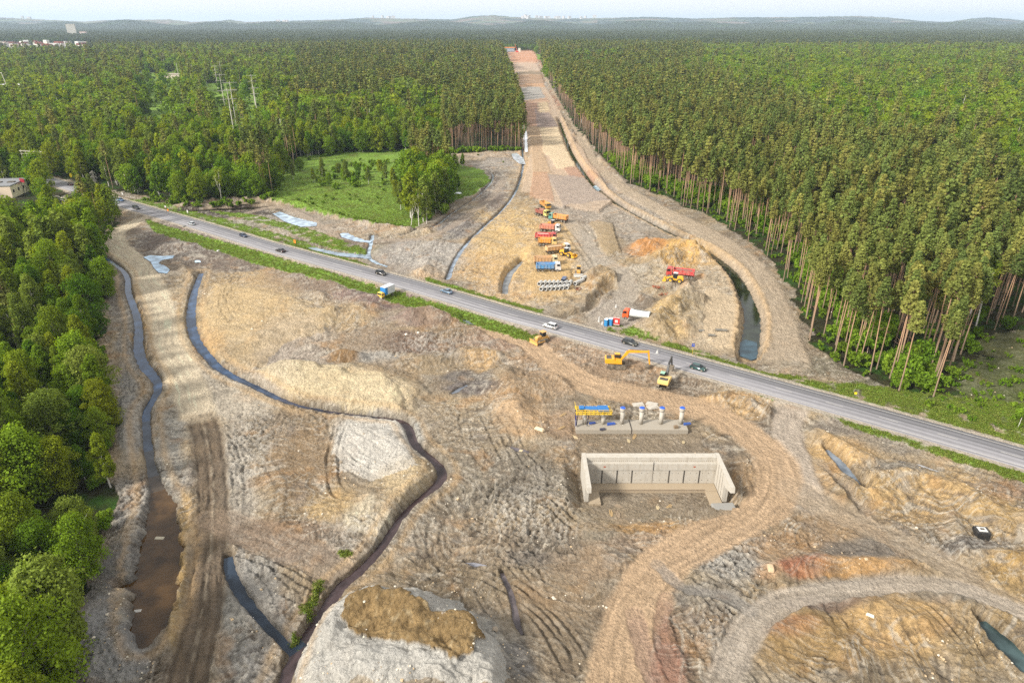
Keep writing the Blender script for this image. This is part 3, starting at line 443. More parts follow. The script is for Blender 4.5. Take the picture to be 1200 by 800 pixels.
# level ground under the works
def levelbox(x0, x1, y0, y1, zz, sl=1.1):
    global z
    d = np.maximum(np.maximum(x0 - X, X - x1), np.maximum(y0 - Y, Y - y1)); z = np.where(d < 0, zz + .05 * fin, np.where(d < 6, np.minimum(z, zz + np.maximum(d, 0) * sl + .2 * fin), z))
levelbox(13.8, 43.5, 108.5, 118.8, -2.05, .9); levelbox(G(672, 508)[0], G(812, 508)[0], G(0, 508)[1] - 2.5, G(0, 508)[1] + 6, -.05, .8)
# ---------------------------------------------------------------- grass
gmask = np.zeros(X.shape)
for i, P in enumerate(GRASS):
    amp = .5 if i in (1, 3, 5, 6) else (9.0 if i in (12, 13) else 1.0)
    q = GA(P); gm = inpoly(X + amp * (1.0 * pn(X / 3, Y / 3, 420) + .8 * fin), Y + amp * (1.6 * pn(X / 3, Y / 3, 421) + 1.2 * fin), q)
    patch = sstep(-.45, .05, fbm(X, Y, 1 / 5.0, 3, 430 + i)) if i in (4, 5, 6, 7, 8) else 1.0
    gmask = np.maximum(gmask, gm * patch)
gn = fbm(X, Y, 1 / 9, 4, 440)[..., None]
gcol = lin((122, 156, 56)) * (1 + .35 * cv) * (1 - .5 * gn) ; gcol = gcol + (lin((132, 136, 70)) - gcol) * .6 * sstep(.1, .5, gn)
col = col * (1 - .92 * gmask[..., None]) + .92 * gmask[..., None] * gcol
z += gmask * (.05 + .16 * np.abs(fin))
# forest floor
fl = (~siteM & (gmask < .5))[..., None]; ff = lin((62, 60, 38)) * (1 + .6 * cv + .4 * cw); ff = ff + (lin((60, 92, 30)) - ff) * sstep(-.1, .4, cx_)
col = np.where(fl, ff, col)
# ---------------------------------------------------------------- ditches
wetD = np.zeros(X.shape); DPROF = []
for i, T in enumerate(DITCH):
    Pw = catmull(np.array([(*G(p[0], p[1], max(T['wl'], -1.2)), p[2]) for p in T['p']]), 5); Pw[:, 2] = np.maximum(Pw[:, 2], .15)
    Pw[:, 2] = Pw[:, 2] * {'stream': .80, 'canal': .85, 'tarn': 1.2, 'cornerpond': .9}.get(T['n'], .72); T['P'] = Pw
    if T['n'] not in ('canal', 'tarn', 'trench', 'hollow'): T['sl'] *= .62; T['wl'] *= .5 if T['n'] in ('mainditch', 'sideditch', 'stream', 'pondarm') else .78
    d, s, w = polydist(X, Y, Pw[:, :2], 9, Pw[:, 2])
    wob = .6 * pn(X / 2.6, Y / 2.6, 500 + i) + .6 * pn(X / 1.1, Y / 1.1, 502 + i) + .5 * pn(X / 7, Y / 7, 501 + i) * (T['n'] in ('stream', 'pondarm', 'tarn', 'middle', 'brook', 'loop'))
    w2 = np.maximum(w * (1 + .30 * wob), .12); bot = (T['wl'] - .35) if T['wl'] > -5 else -T['dep']
    dist_ = np.maximum(np.abs(d) - w2, 0); prof = bot + dist_ / (T['sl'] * (1 + .35 * pn(X / 4, Y / 4, 505))) + .12 * fin + np.clip(dist_, 0, 2) * (.35 * (clod - .3) + .22 * fin)
    m = np.abs(d) < 8.9
    z[m] = np.minimum(z[m], prof[m])
    if T['wl'] > -5:
        edge = np.clip(1 - (np.abs(d) - w2) / .75, 0, 1) * m; wetD = np.maximum(wetD, edge)
        if T['n'] in ('canal', 'mainditch', 'stream'):
            b = np.exp(-((np.abs(d) - w2 - 2.4) / .8) ** 2) * m; z += (.35 if T['n'] == 'canal' else .12) * b * (.8 + fin); 
            bm = (b * (.55 if T['n'] == 'canal' else .4))[..., None]; col = col * (1 - bm) + bm * lin((212, 178, 132))
wc = wetD[..., None]; col = col * (1 - .55 * wc) + .55 * wc * lin((74, 64, 54))
# puddles lying in shallow dips
PUD = [([(170,302),(178,300),(190,301),(203,300),(201,303),(190,305),(186,308),(193,311),(198,315),(195,319),(186,318),(181,313),(178,307)], (140,166,186), -.15), ([(228,305.5),(234,304.5),(235,307),(229,307.5)], (176,198,214), -.1),
       ([(322,251),(330,249),(345,255),(369,260),(368,264),(352,265),(334,259)], (146,162,176), -.25), ([(400,274),(408,273),(420,279),(434,282),(432,284),(415,282),(402,278)], (146,164,180), -.25), ([(362,290),(372,290),(395,295),(430,298),(430,302),(400,300),(370,294)], (120,134,146), -.25),
       ([(868,402),(874,399),(886,402),(887,418),(880,421),(868,416)], (44,66,76), -1.9), ([(600,181),(606,180),(613,186),(615,192),(608,191),(602,186)], (176,182,188), -.1), ([(529,218),(533,216),(534,224),(541,225),(540,227),(530,227)], (206,212,216), -.1),
       ([(612,150),(615,146),(618,160),(618,176),(615,176)], (214,218,220), 0.1), ([(695,219),(701,217),(704,222),(700,224)], (150,176,190), -1.9), ([(607,125),(610,122),(612,135),(609,140)], (214,218,220), 0.1), ([(594,84),(596,83),(597,91),(594,91)], (220,220,220), .1)]
for i, (P, c, lv) in enumerate(PUD):
    q = GA(P); cen = q.mean(0); m = inpoly(cen[0] + (X - cen[0]) * .86 + .3 * fin, cen[1] + (Y - cen[1]) * .86, q); m2 = inpoly(cen[0] + (X - cen[0]) * .7, cen[1] + (Y - cen[1]) * .7, q)
    ld = lv if lv > -1 else lv
    zz = np.where(m2, ld - .3, ld - .05); z = np.where(m, np.minimum(z, zz + .04 * fin), z)
    big = inpoly(cen[0] + (X - cen[0]) * .62, cen[1] + (Y - cen[1]) * .55, q) & ~m
    z = np.where(big, np.minimum(z, ld + .35 + .3 * np.abs(fin)), z)
# ---------------------------------------------------------------- highway embankment and verge
ad = np.abs(rD)
HW = 4.6
emb = ROADZ - np.maximum(ad - HW - 1.9, 0) / 2.2
z = np.where(ad < HW + 2.0, ROADZ - .06, np.where(ad < HW + 6, np.maximum(np.minimum(z, emb + .9), emb), z))
sh = (1 - sstep(HW + 1.3, HW + 2.0, ad + .35 * pn(X / 1.5, Y / 1.5, 600)))[..., None]
col = col * (1 - sh) + sh * lin((192, 180, 162)) * (1 + .15 * cv)
# brown gravel cap on the big pale heap at the bottom
CAP = GA([(402,735),(410,712),(440,706),(480,708),(492,722),(520,730),(555,737),(566,758),(552,782),(525,788),(515,772),(480,770),(450,762),(420,752)], 3.0)
cm = inpoly(X + 1.0 * fin, Y + 1.0 * pn(X / 2, Y / 2, 610), CAP)
lump = np.abs(pn(X / 3.2, Y / 5, 611)); z = z + cm * (.35 + .45 * lump + .3 * clod)
col = np.where(cm[..., None], (lin((160, 134, 94)) * (1 + .5 * cv) + (lin((204, 184, 146)) - lin((160, 134, 94))) * sstep(.1, .5, fin)[..., None] * .6) * (1 - .3 * lump[..., None]), col)
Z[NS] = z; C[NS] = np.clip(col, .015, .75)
# ---------------------------------------------------------------- far land and hills
FS = slice(NS.stop - 2, NR)
Xf, Yf = GX[FS], GY[FS]; pf = PXg[FS]
n1 = fbm(Xf, Yf, 1 / 500, 3, 700)[..., None]; n2 = fbm(Xf, Yf, 1 / 120, 3, 710)[..., None]
cf = lin((52, 66, 40)) * (1 + .5 * n2) + (lin((44, 56, 44)) - lin((52, 66, 40))) * sstep(-.2, .3, n1)
inC = inpoly(Xf, Yf, site_poly)[..., None]; cf = np.where(inC, lin((190, 150, 118)), cf)
fld = np.zeros(Xf.shape)
for P in (GRASS[-5], GRASS[-4], GRASS[-3], GRASS[-2]): fld = np.maximum(fld, inpoly(Xf, Yf, GA(P)))
cf = np.where(fld[..., None] > 0, lin((112, 150, 62)) * (1 + .15 * n2), cf)
SKY = np.array([(-260,23),(-100,20),(0,20.5),(40,22.5),(100,25.5),(125,24),(160,23.5),(200,23),(225,26),(262,24.5),(270,23),(288,26),(330,25),(400,23),(430,21),(470,22),(530,23),(556,19),(580,18),(600,20),(640,22),(700,21.5),(760,20),(815,22),(860,20.5),(900,20.5),(950,20),(1000,19),(1035,20.5),(1080,25),(1110,26),(1135,22),(1155,20.5),(1180,22.5),(1210,25.5),(1300,22),(1460,24)])
def ridge(base, D, jit):
    y = np.interp(pf, SKY[:, 0], SKY[:, 1]) + jit; v = y - 400; ratio = -(FPX * ST + v * CT) / (FPX * CT - v * ST)
    return (CAMH + D * ratio)
rz = ridge(0, 13000, .35 * pn(pf / 7, pf * 0, 720) + .25 * pn(pf / 2.5, pf * 0, 721)); up = sstep(8800, 13000, Yf) * (1 - .9 * sstep(13200, 17000, Yf))
zf = rz * up; r2 = (60 + 50 * pn(pf / 60, 0 * pf, 722)) * np.exp(-((Yf - 9600 - 500 * pn(pf / 90, 0 * pf, 723)) / 900) ** 2); zf = np.maximum(zf, r2)
# farmed slopes on the left hills
hn = fbm(Xf, Yf, 1 / 700, 3, 730); fm_ = .8 * (sstep(.0, .12, hn + .16 * (pf < 330) + .10 * ((pf > 540) & (pf < 700)) - .14 * (pf > 700) + .04)) * sstep(9300, 9900, Yf)
fcol = lin((112, 122, 84)) + (lin((132, 112, 94)) - lin((112, 122, 84))) * sstep(-.1, .1, pn(Xf / 500, Yf / 300, 731))[..., None]
cf = cf * (1 - fm_[..., None]) + fm_[..., None] * fcol
Z[FS] = np.where(Yf < 2700, Z[FS], zf); C[FS] = np.clip(cf, .01, .7)
# lower the land a little where the canopy starts so that its rim reads
def gz(x, y):
    """ground height at a point (bilinear)"""
    x = np.atleast_1d(np.asarray(x, float)); y = np.atleast_1d(np.asarray(y, float))
    p, _ = PX(x, y); r = np.interp(y, rowY, np.arange(NR)); c = np.interp(p, cols, np.arange(NC))
    r0 = np.clip(r.astype(int), 0, NR - 2); c0 = np.clip(c.astype(int), 0, NC - 2); fr = r - r0; fc = c - c0
    return (Z[r0, c0] * (1 - fr) * (1 - fc) + Z[r0 + 1, c0] * fr * (1 - fc) + Z[r0, c0 + 1] * (1 - fr) * fc + Z[r0 + 1, c0 + 1] * fr * fc)
def gz1(x, y): return float(gz(x, y)[0])
idx = np.arange(NR * NC).reshape(NR, NC)
quads = np.stack([idx[:-1, :-1], idx[:-1, 1:], idx[1:, 1:], idx[1:, :-1]], -1).reshape(-1, 4)
# ---- earth material
gm_, nt, bs, out = nmat('earth')
at = nd(nt, 'ShaderNodeVertexColor', layer_name='soil'); tc = nt.nodes.new('ShaderNodeTexCoord')
na = nd(nt, 'ShaderNodeTexNoise', Scale=2.0, Detail=7.0, Roughness=.75); nb = nd(nt, 'ShaderNodeTexNoise', Scale=.45, Detail=5.0, Roughness=.62)
for n in (na, nb): nt.links.new(tc.outputs['Object'], n.inputs['Vector'])
k = math_node(nt, 'ADD', math_node(nt, 'MULTIPLY', math_node(nt, 'SUBTRACT', na.outputs['Fac'], .5), 1.0), math_node(nt, 'MULTIPLY', math_node(nt, 'SUBTRACT', nb.outputs['Fac'], .5), .55))
hs = nd(nt, 'ShaderNodeHueSaturation'); nt.links.new(at.outputs['Color'], hs.inputs['Color']); nt.links.new(math_node(nt, 'ADD', k, SOILV), hs.inputs['Value'])
hs.inputs['Saturation'].default_value = SOILS
nt.links.new(hs.outputs['Color'], bs.inputs['Base Color']); bs.inputs['Roughness'].default_value = .95; bs.inputs['Specular IOR Level'].default_value = .15
vo = nd(nt, 'ShaderNodeTexVoronoi', Scale=1.5); wn = nd(nt, 'ShaderNodeTexNoise', Scale=1.1, Detail=3.0); nt.links.new(tc.outputs['Object'], wn.inputs['Vector']); va = nt.nodes.new('ShaderNodeVectorMath'); va.operation = 'ADD'; nt.links.new(tc.outputs['Object'], va.inputs[0]); nt.links.new(wn.outputs['Color'], va.inputs[1]); nt.links.new(va.outputs[0], vo.inputs['Vector'])
bp = nd(nt, 'ShaderNodeBump', Strength=1.0, Distance=.6); nt.links.new(math_node(nt, 'SUBTRACT', math_node(nt, 'ADD', na.outputs['Fac'], math_node(nt, 'MULTIPLY', nb.outputs['Fac'], 1.6)), math_node(nt, 'MULTIPLY', vo.outputs['Distance'], .55)), bp.inputs['Height']); nt.links.new(bp.outputs['Normal'], bs.inputs['Normal'])
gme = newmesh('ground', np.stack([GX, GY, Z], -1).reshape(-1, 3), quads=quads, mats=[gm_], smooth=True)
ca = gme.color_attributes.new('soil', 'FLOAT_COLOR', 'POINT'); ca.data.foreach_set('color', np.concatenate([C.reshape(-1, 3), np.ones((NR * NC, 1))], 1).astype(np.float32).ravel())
tag(link('ground', gme), kind='structure')
# ================================================================= WATER
def watermat(name, c, rough=.04, spec=.38):
    m, nt, b, out = nmat(name); b.inputs['Roughness'].default_value = rough; b.inputs['IOR'].default_value = 1.33; b.inputs['Specular IOR Level'].default_value = spec
    tc = nt.nodes.new('ShaderNodeTexCoord'); n = nd(nt, 'ShaderNodeTexNoise', Scale=.35, Detail=4.0); nt.links.new(tc.outputs['Object'], n.inputs['Vector'])
    c = lin(c); nt.links.new(mixc(nt, math_node(nt, 'SMOOTH_MIN', math_node(nt, 'MULTIPLY', math_node(nt, 'MAXIMUM', math_node(nt, 'SUBTRACT', n.outputs['Fac'], .35), 0.0), 3.0), 1.0), tuple(c * .55), tuple(c * 1.45)), b.inputs['Base Color'])
    n2 = nd(nt, 'ShaderNodeTexNoise', Scale=5.0, Detail=3.0); nt.links.new(tc.outputs['Object'], n2.inputs['Vector']); bp = nd(nt, 'ShaderNodeBump', Strength=.08, Distance=.05)
    nt.links.new(n2.outputs['Fac'], bp.inputs['Height']); nt.links.new(bp.outputs['Normal'], b.inputs['Normal']); return m
WC = dict(stream=(74, 92, 112), pondarm=(66, 48, 26), mainditch=(84, 96, 116), sideditch=(40, 50, 62), canal=(36, 42, 28), middle=(120, 132, 144), loop=(150, 156, 160), brook=(140, 156, 168), hollow=(110, 112, 112), rightpool=(104, 112, 120), rightbrook=(150, 150, 150), cornerpond=(58, 74, 74), midmud=(92, 84, 84), mudpool=(140, 140, 146), smallpool=(96, 90, 92), wetcut=(96, 100, 106), tarn=(34, 30, 26), blackpool=(24, 28, 32), roadend=(112, 120, 130))
for T in DITCH:
    if T['wl'] < -5: continue
    P = T['P']; n = len(P); tan = np.gradient(P[:, :2], axis=0); tan /= np.linalg.norm(tan, axis=1)[:, None] + 1e-9; nor = np.stack([-tan[:, 1], tan[:, 0]], 1)
    hw = (P[:, 2] + 1.6)[:, None]; lo_ = P[:, :2] - nor * hw; hi_ = P[:, :2] + nor * hw
    V = np.concatenate([np.concatenate([lo_, np.full((n, 1), T['wl'])], 1), np.concatenate([hi_, np.full((n, 1), T['wl'])], 1)])
    F = [(i, i + n, i + n + 1, i + 1) for i in range(n - 1)]
    nm = 'water'
    if T['n'] in ('stream', 'mainditch'):      # the colour of the water drifts from blue to brown downstream
        ra = (46, 66, 92), (66, 48, 26) if T['n'] == 'stream' else (66, 54, 54)
        ms = [watermat('water_%s_%d' % (T['n'], j), tuple(int(ra[0][q] + (ra[1][q] - ra[0][q]) * j / 4) for q in range(3))) for j in range(5)]
        L = np.linspace(0, 1, n - 1); cut = (.50, .72) if T['n'] == 'stream' else (.22, .42)
        fmi = [int(round(4 * float(np.clip((l - cut[0]) / (cut[1] - cut[0]), 0, 1)))) for l in L]
        me = newmesh('water', V, quads=F, mats=ms, fm=fmi)
    else: me = newmesh('water', V, quads=F, mats=[watermat('water_' + T['n'], WC[T['n']])])
    # trim the sheet to where the ground lies below it
    _WI = globals().get('_WI', 0) + 1; me.transform(Matrix.Translation((0, 0, .004 * (_WI % 7)))); tag(link('water', me), kind='structure')
for P, c, lv in PUD:
    q = GA(P, lv); cen = q.mean(0); q = cen + (q - cen) * 1.12
    me = newmesh('water', [(a, b, lv) for a, b in q], F=[tuple(range(len(q)))], mats=[watermat('puddle', c, .06)])
    _WI = globals().get('_WI', 0) + 1; me.transform(Matrix.Translation((0, 0, .004 * (_WI % 7)))); tag(link('water', me), kind='structure')
# ================================================================= HIGHWAY
def strip(P, lo, hi, zz, mat, name='road', parent=None, seg=None):
    n = len(P); tan = np.gradient(P, axis=0); tan /= np.linalg.norm(tan, axis=1)[:, None]; nor = np.stack([-tan[:, 1], tan[:, 0]], 1)
    V = []; F = []
    for i in range(n):
        for w in (lo, hi): V.append((P[i, 0] + nor[i, 0] * w, P[i, 1] + nor[i, 1] * w, zz))
    F = [(2 * i, 2 * i + 2, 2 * i + 3, 2 * i + 1)[::-1] for i in range(n - 1) if seg is None or seg(i)]
    return newmesh(name, V, F=F, mats=[mat])
L = np.concatenate([[0], np.cumsum(np.hypot(*np.diff(road, axis=0).T))])
# smooth the surveyed line and resample it every metre
tt = np.arange(0, L[-1], 1.0); rx_ = np.interp(tt, L, road[:, 0]); ry_ = np.interp(tt, L, road[:, 1])
RD = np.stack([rx_, ry_], 1)
am, nt, bs, out = nmat('asphalt')
g = nt.nodes.new('ShaderNodeUVMap'); g.uv_map = 'run'; sx = nt.nodes.new('ShaderNodeSeparateXYZ'); nt.links.new(g.outputs[0], sx.inputs[0])
# lanes polished paler/darker by wheels: a property of the surface itself, running with the road
nz = nd(nt, 'ShaderNodeTexNoise', Scale=1.0, Detail=5.0, Roughness=.6); mp = nt.nodes.new('ShaderNodeMapping'); mp.inputs['Scale'].default_value = (.03, 1.1, 1); nt.links.new(g.outputs[0], mp.inputs['Vector']); nt.links.new(mp.outputs[0], nz.inputs['Vector'])
w1 = math_node(nt, 'SINE', math_node(nt, 'MULTIPLY', sx.outputs[1], 3.6)); wv = math_node(nt, 'MULTIPLY', w1, .16)
nz2 = nd(nt, 'ShaderNodeTexNoise', Scale=.6, Detail=6.0, Roughness=.7); nt.links.new(g.outputs[0], nz2.inputs['Vector'])
vsum = math_node(nt, 'ADD', math_node(nt, 'ADD', wv, math_node(nt, 'MULTIPLY', math_node(nt, 'SUBTRACT', nz.outputs['Fac'], .5), 1.3)), math_node(nt, 'MULTIPLY', math_node(nt, 'SUBTRACT', nz2.outputs['Fac'], .5), .35))
hs = nd(nt, 'ShaderNodeHueSaturation', Color=(*lin((126, 124, 126)), 1)); nt.links.new(math_node(nt, 'ADD', vsum, .86), hs.inputs['Value']); nt.links.new(hs.outputs['Color'], bs.inputs['Base Color']); bs.inputs['Roughness'].default_value = .8
n = len(RD); tan = np.gradient(RD, axis=0); tan /= np.linalg.norm(tan, axis=1)[:, None]; nor = np.stack([-tan[:, 1], tan[:, 0]], 1)
lat = np.array([-HW, -HW + .05, HW - .05, HW]); zz = np.array([ROADZ - .1, ROADZ + .03, ROADZ + .03, ROADZ - .1])
V = np.stack([np.concatenate([RD + nor * l, np.full((n, 1), h)], 1) for l, h in zip(lat, zz)], 1).reshape(-1, 3)
ii = np.arange((n - 1))[:, None] * 4; F = np.concatenate([np.concatenate([ii + j, ii + j + 1, ii + j + 5, ii + j + 4], 1)[:, ::-1] for j in range(3)])
me = newmesh('road', V, quads=F, mats=[am]); uv = me.uv_layers.new(name='run')
vi = np.empty(len(me.loops), dtype=np.int32); me.loops.foreach_get('vertex_index', vi); uv.data.foreach_set('uv', np.stack([vi // 4 * 1.0, lat[vi % 4]], 1).astype(np.float32).ravel())
tag(link('road', me), kind='structure')
wl = paint((206, 204, 198), .7, 0, .6, 'road_paint')
for lo_, hi_, sg in ((-3.62, -3.46, None), (3.46, 3.62, None), (-.07, .07, lambda i: i % 12 < 4)):
    tag(link('road_marking', strip(RD, lo_, hi_, ROADZ + .036, wl, 'road_marking', seg=sg)), kind='structure')
def roadpoint(px_, lane):
    """point and heading on the highway nearest the survey column px, lane offset in metres"""
    pp, _ = PX(RD[:, 0], RD[:, 1]); i = int(np.argmin(np.abs(pp - px_))); q = RD[i] + nor[i] * lane
    return q[0], q[1], math.atan2(tan[i, 1], tan[i, 0])
# ================================================================= TREES
def leafmat(name, c1, c2, trans=.35, var=.35):
    m, nt, b, out = nmat(name); nt.nodes.remove(b)
    oi = nt.nodes.new('ShaderNodeObjectInfo'); ge = nt.nodes.new('ShaderNodeNewGeometry'); tc = nt.nodes.new('ShaderNodeTexCoord')
    c = mixc(nt, oi.outputs['Random'], c1, c2)
    n = nd(nt, 'ShaderNodeTexNoise', Scale=.9, Detail=2.0); nt.links.new(tc.outputs['Object'], n.inputs['Vector'])
    hs = nd(nt, 'ShaderNodeHueSaturation'); nt.links.new(c, hs.inputs['Color'])
    r = math_node(nt, 'MULTIPLY', math_node(nt, 'SUBTRACT', ge.outputs['Random Per Island'], .5), .7); r = math_node(nt, 'ADD', r, math_node(nt, 'MULTIPLY', math_node(nt, 'SUBTRACT', n.outputs['Fac'], .5), .9))
    r2 = math_node(nt, 'MULTIPLY', math_node(nt, 'SUBTRACT', math_node(nt, 'FRACT', math_node(nt, 'MULTIPLY', oi.outputs['Random'], 7.31)), .5), var)
    nt.links.new(math_node(nt, 'ADD', math_node(nt, 'ADD', r, r2), 1.0), hs.inputs['Value'])
    d = nt.nodes.new('ShaderNodeBsdfDiffuse'); t = nt.nodes.new('ShaderNodeBsdfTranslucent'); mx = nt.nodes.new('ShaderNodeMixShader'); mx.inputs[0].default_value = trans
    nt.links.new(hs.outputs['Color'], d.inputs['Color'])
    h2 = nd(nt, 'ShaderNodeHueSaturation', Hue=.49, Saturation=1.1, Value=1.1); nt.links.new(hs.outputs['Color'], h2.inputs['Color']); nt.links.new(h2.outputs['Color'], t.inputs['Color'])
    nt.links.new(d.outputs[0], mx.inputs[1]); nt.links.new(t.outputs[0], mx.inputs[2]); nt.links.new(mx.outputs[0], out.inputs['Surface']); return m
def barkmat(name, lo, hi, z0, z1, spot=None):
    m, nt, b, out = nmat(name); tc = nt.nodes.new('ShaderNodeTexCoord'); s = nt.nodes.new('ShaderNodeSeparateXYZ'); nt.links.new(tc.outputs['Object'], s.inputs[0])
    mr = nd(nt, 'ShaderNodeMapRange'); mr.inputs['From Min'].default_value = z0; mr.inputs['From Max'].default_value = z1; nt.links.new(s.outputs['Z'], mr.inputs['Value'])
    n = nd(nt, 'ShaderNodeTexNoise', Scale=3.0, Detail=4.0); mp = nt.nodes.new('ShaderNodeMapping'); mp.inputs['Scale'].default_value = (1, 1, .5) if not spot else (1, 1, 2.5); nt.links.new(tc.outputs['Object'], mp.inputs[0]); nt.links.new(mp.outputs[0], n.inputs['Vector'])
    c = mixc(nt, mr.outputs[0], tuple(lo), tuple(hi))
    if spot: c = mixc(nt, math_node(nt, 'GREATER_THAN', n.outputs['Fac'], .6), c, spot)
    else: c = mixc(nt, math_node(nt, 'MULTIPLY', n.outputs['Fac'], .5), c, tuple(np.array(lo) * .5))
    nt.links.new(c, b.inputs['Base Color']); b.inputs['Roughness'].default_value = .9; return m
GREENS = [leafmat('leaves_dark_green', (.095, .185, .018), (.130, .215, .020), .42), leafmat('leaves_yellow_green', (.235, .270, .022), (.180, .245, .020), .42), leafmat('leaves_mid_green', (.150, .235, .020), (.190, .255, .026), .42), leafmat('leaves_olive', (.185, .225, .040), (.150, .205, .032), .38), leafmat('leaves_fresh_green', (.185, .275, .024), (.140, .225, .020), .42)]
M_birch = leafmat('birch_leaves', (.200, .235, .026), (.140, .205, .020))
M_broad = leafmat('broad_leaves', (.090, .170, .018), (.160, .220, .020))
M_pine = leafmat('pine_needles', (.215, .205, .050), (.150, .180, .042), .25, .5)
PINE2 = leafmat('pine_needles_green', (.160, .195, .046), (.115, .155, .040), .25, .5)
M_bush = leafmat('bush_leaves', (.120, .215, .018), (.170, .250, .024))
M_bare = leafmat('thin_twigs', (.10, .095, .05), (.085, .085, .045), .2)
B_birch = barkmat('birch_bark', (.50, .47, .42), (.62, .58, .50), 0, 10, (.08, .07, .06))
B_broad = barkmat('grey_bark', (.12, .10, .075), (.15, .13, .10), 0, 10)
B_pine = barkmat('pine_bark', (.24, .17, .115), (.46, .27, .155), 2, 12)
class Tree:
    def __init__(s): s.V = []; s.F = []; s.n = 0; s.LV = []; s.ln = 0
    def tube(s, pts, rad, sides=6):
        pts = [Vector(p) for p in pts]; base = s.n; k = len(pts)
        for i, p in enumerate(pts):
            d = (pts[min(i + 1, k - 1)] - pts[max(i - 1, 0)]).normalized(); a = d.orthogonal().normalized(); b = d.cross(a)
            for j in range(sides):
                t = 2 * math.pi * j / sides; s.V.append(p + (a * math.cos(t) + b * math.sin(t)) * rad[i])
        for i in range(k - 1):
            for j in range(sides):
                j2 = (j + 1) % sides; s.F.append((base + i * sides + j, base + i * sides + j2, base + (i + 1) * sides + j2, base + (i + 1) * sides + j))
        s.n += k * sides
    def leaves(s, c, nrm, size, g):
        """one small bent leaf spray per centre"""
        N = len(c); a = np.cross(nrm, g.normal(size=(N, 3))); a /= np.linalg.norm(a, axis=1)[:, None] + 1e-9; b = np.cross(nrm, a)
        sz = size * g.uniform(.6, 1.35, (N, 1)); asp = g.uniform(.5, 1.0, (N, 1))
        q = np.stack([c - a * sz, c - b * sz * asp - nrm * sz * .25, c + a * sz, c + b * sz * asp - nrm * sz * .25], 1)
        s.LV.append(q.reshape(-1, 3))
    def trunkmesh(s, name, mat): return newmesh(name, s.V, F=s.F, mats=[mat], smooth=True)
    def crownmesh(s, name, mat):
        V = np.concatenate(s.LV); return newmesh(name, V, quads=np.arange(len(V)).reshape(-1, 4), mats=[mat])
    def joined(s, name, tm, lm):
        tv = np.array([tuple(v) for v in s.V]).reshape(-1, 3); lv = np.concatenate(s.LV); V = np.concatenate([tv, lv])
        F = np.concatenate([np.array(s.F).reshape(-1, 4), np.arange(len(lv)).reshape(-1, 4) + len(tv)])
        fm = np.concatenate([np.zeros(len(s.F), int), np.ones(len(lv) // 4, int)]); return newmesh(name, V, quads=F, mats=[tm, lm], fm=fm)
def lobe(T, c, rad, n, size, g, flat=.75, down=0.0):
    d = g.normal(size=(n, 3)); d /= np.linalg.norm(d, axis=1)[:, None]
    r = g.uniform(.45, 1.08, (n, 1)) ** .6; p = d * r * np.array([rad, rad, rad * flat]) * (1 + .25 * g.normal(size=(n, 1)) * .5)
    if down: p[:, 2] -= down * np.abs(g.normal(size=n)) * rad
    nrm = d * .75 + .45 * g.normal(size=(n, 3)) + np.array([0, 0, .35]); nrm /= np.linalg.norm(nrm, axis=1)[:, None]
    T.leaves(np.array(c) + p, nrm, size, g)
def broad_tree(seed, H=16, W=6.5, lod=0, kind='broad'):
    g = np.random.default_rng(seed); r = random.Random(seed); T = Tree()
    nl = (46, 22, 10)[lod]; nleaf = (270, 95, 34)[lod]; size = (.175, .36, .80)[lod]
    z0 = H * (.16 if kind == 'broad' else .24); top = H * .97
    lean = (r.uniform(-.8, .8), r.uniform(-.8, .8)); tr = H * .0105 + .05
    path = [(lean[0] * t * t + .15 * r.uniform(-1, 1), lean[1] * t * t + .15 * r.uniform(-1, 1), H * .93 * t) for t in np.linspace(0, 1, 7 if lod == 0 else 4)]
    T.tube([(0, 0, -.5)] + path[1:], [tr * (1.15 - .95 * i / (len(path) - 1)) for i in range(len(path))], 7 if lod == 0 else 4)
    ga = 2.39996; a0 = r.uniform(0, 6)
    for i in range(nl):
        t = (i + .5) / nl; zz = z0 + (top - z0) * t
        if kind == 'birch': prof = math.sin(math.pi * min(1, .18 + .80 * t)) ** .8 * (1 - .35 * t)
        else: prof = math.sin(math.pi * min(1, .22 + .74 * t)) ** .7
        rr_ = W / 2 * prof * r.uniform(.35, 1.0); a = a0 + i * ga + r.uniform(-.5, .5)
        cx = lean[0] * t * t + math.cos(a) * rr_; cy = lean[1] * t * t + math.sin(a) * rr_; rad = (.13 if kind == 'birch' else .17) * W * r.uniform(.75, 1.3) * (1, 1.25, 1.7)[lod]
        lobe(T, (cx, cy, zz), rad, int(nleaf * r.uniform(.6, 1.2)), size, g, .8 if kind == 'broad' else 1.0, .25 if kind == 'birch' else 0)
        if lod == 0 or (lod == 1 and i % 3 == 0):
            zb = max(zz - rr_ * r.uniform(.7, 1.3), H * .12); tb = zb / H
            T.tube([(lean[0] * tb * tb, lean[1] * tb * tb, zb), ((cx + lean[0] * tb * tb) / 2, (cy + lean[1] * tb * tb) / 2, (zz + zb) / 2 + .2), (cx, cy, zz)], [tr * .34 * (1 - .6 * tb), tr * .2, .03], 4)
    return T
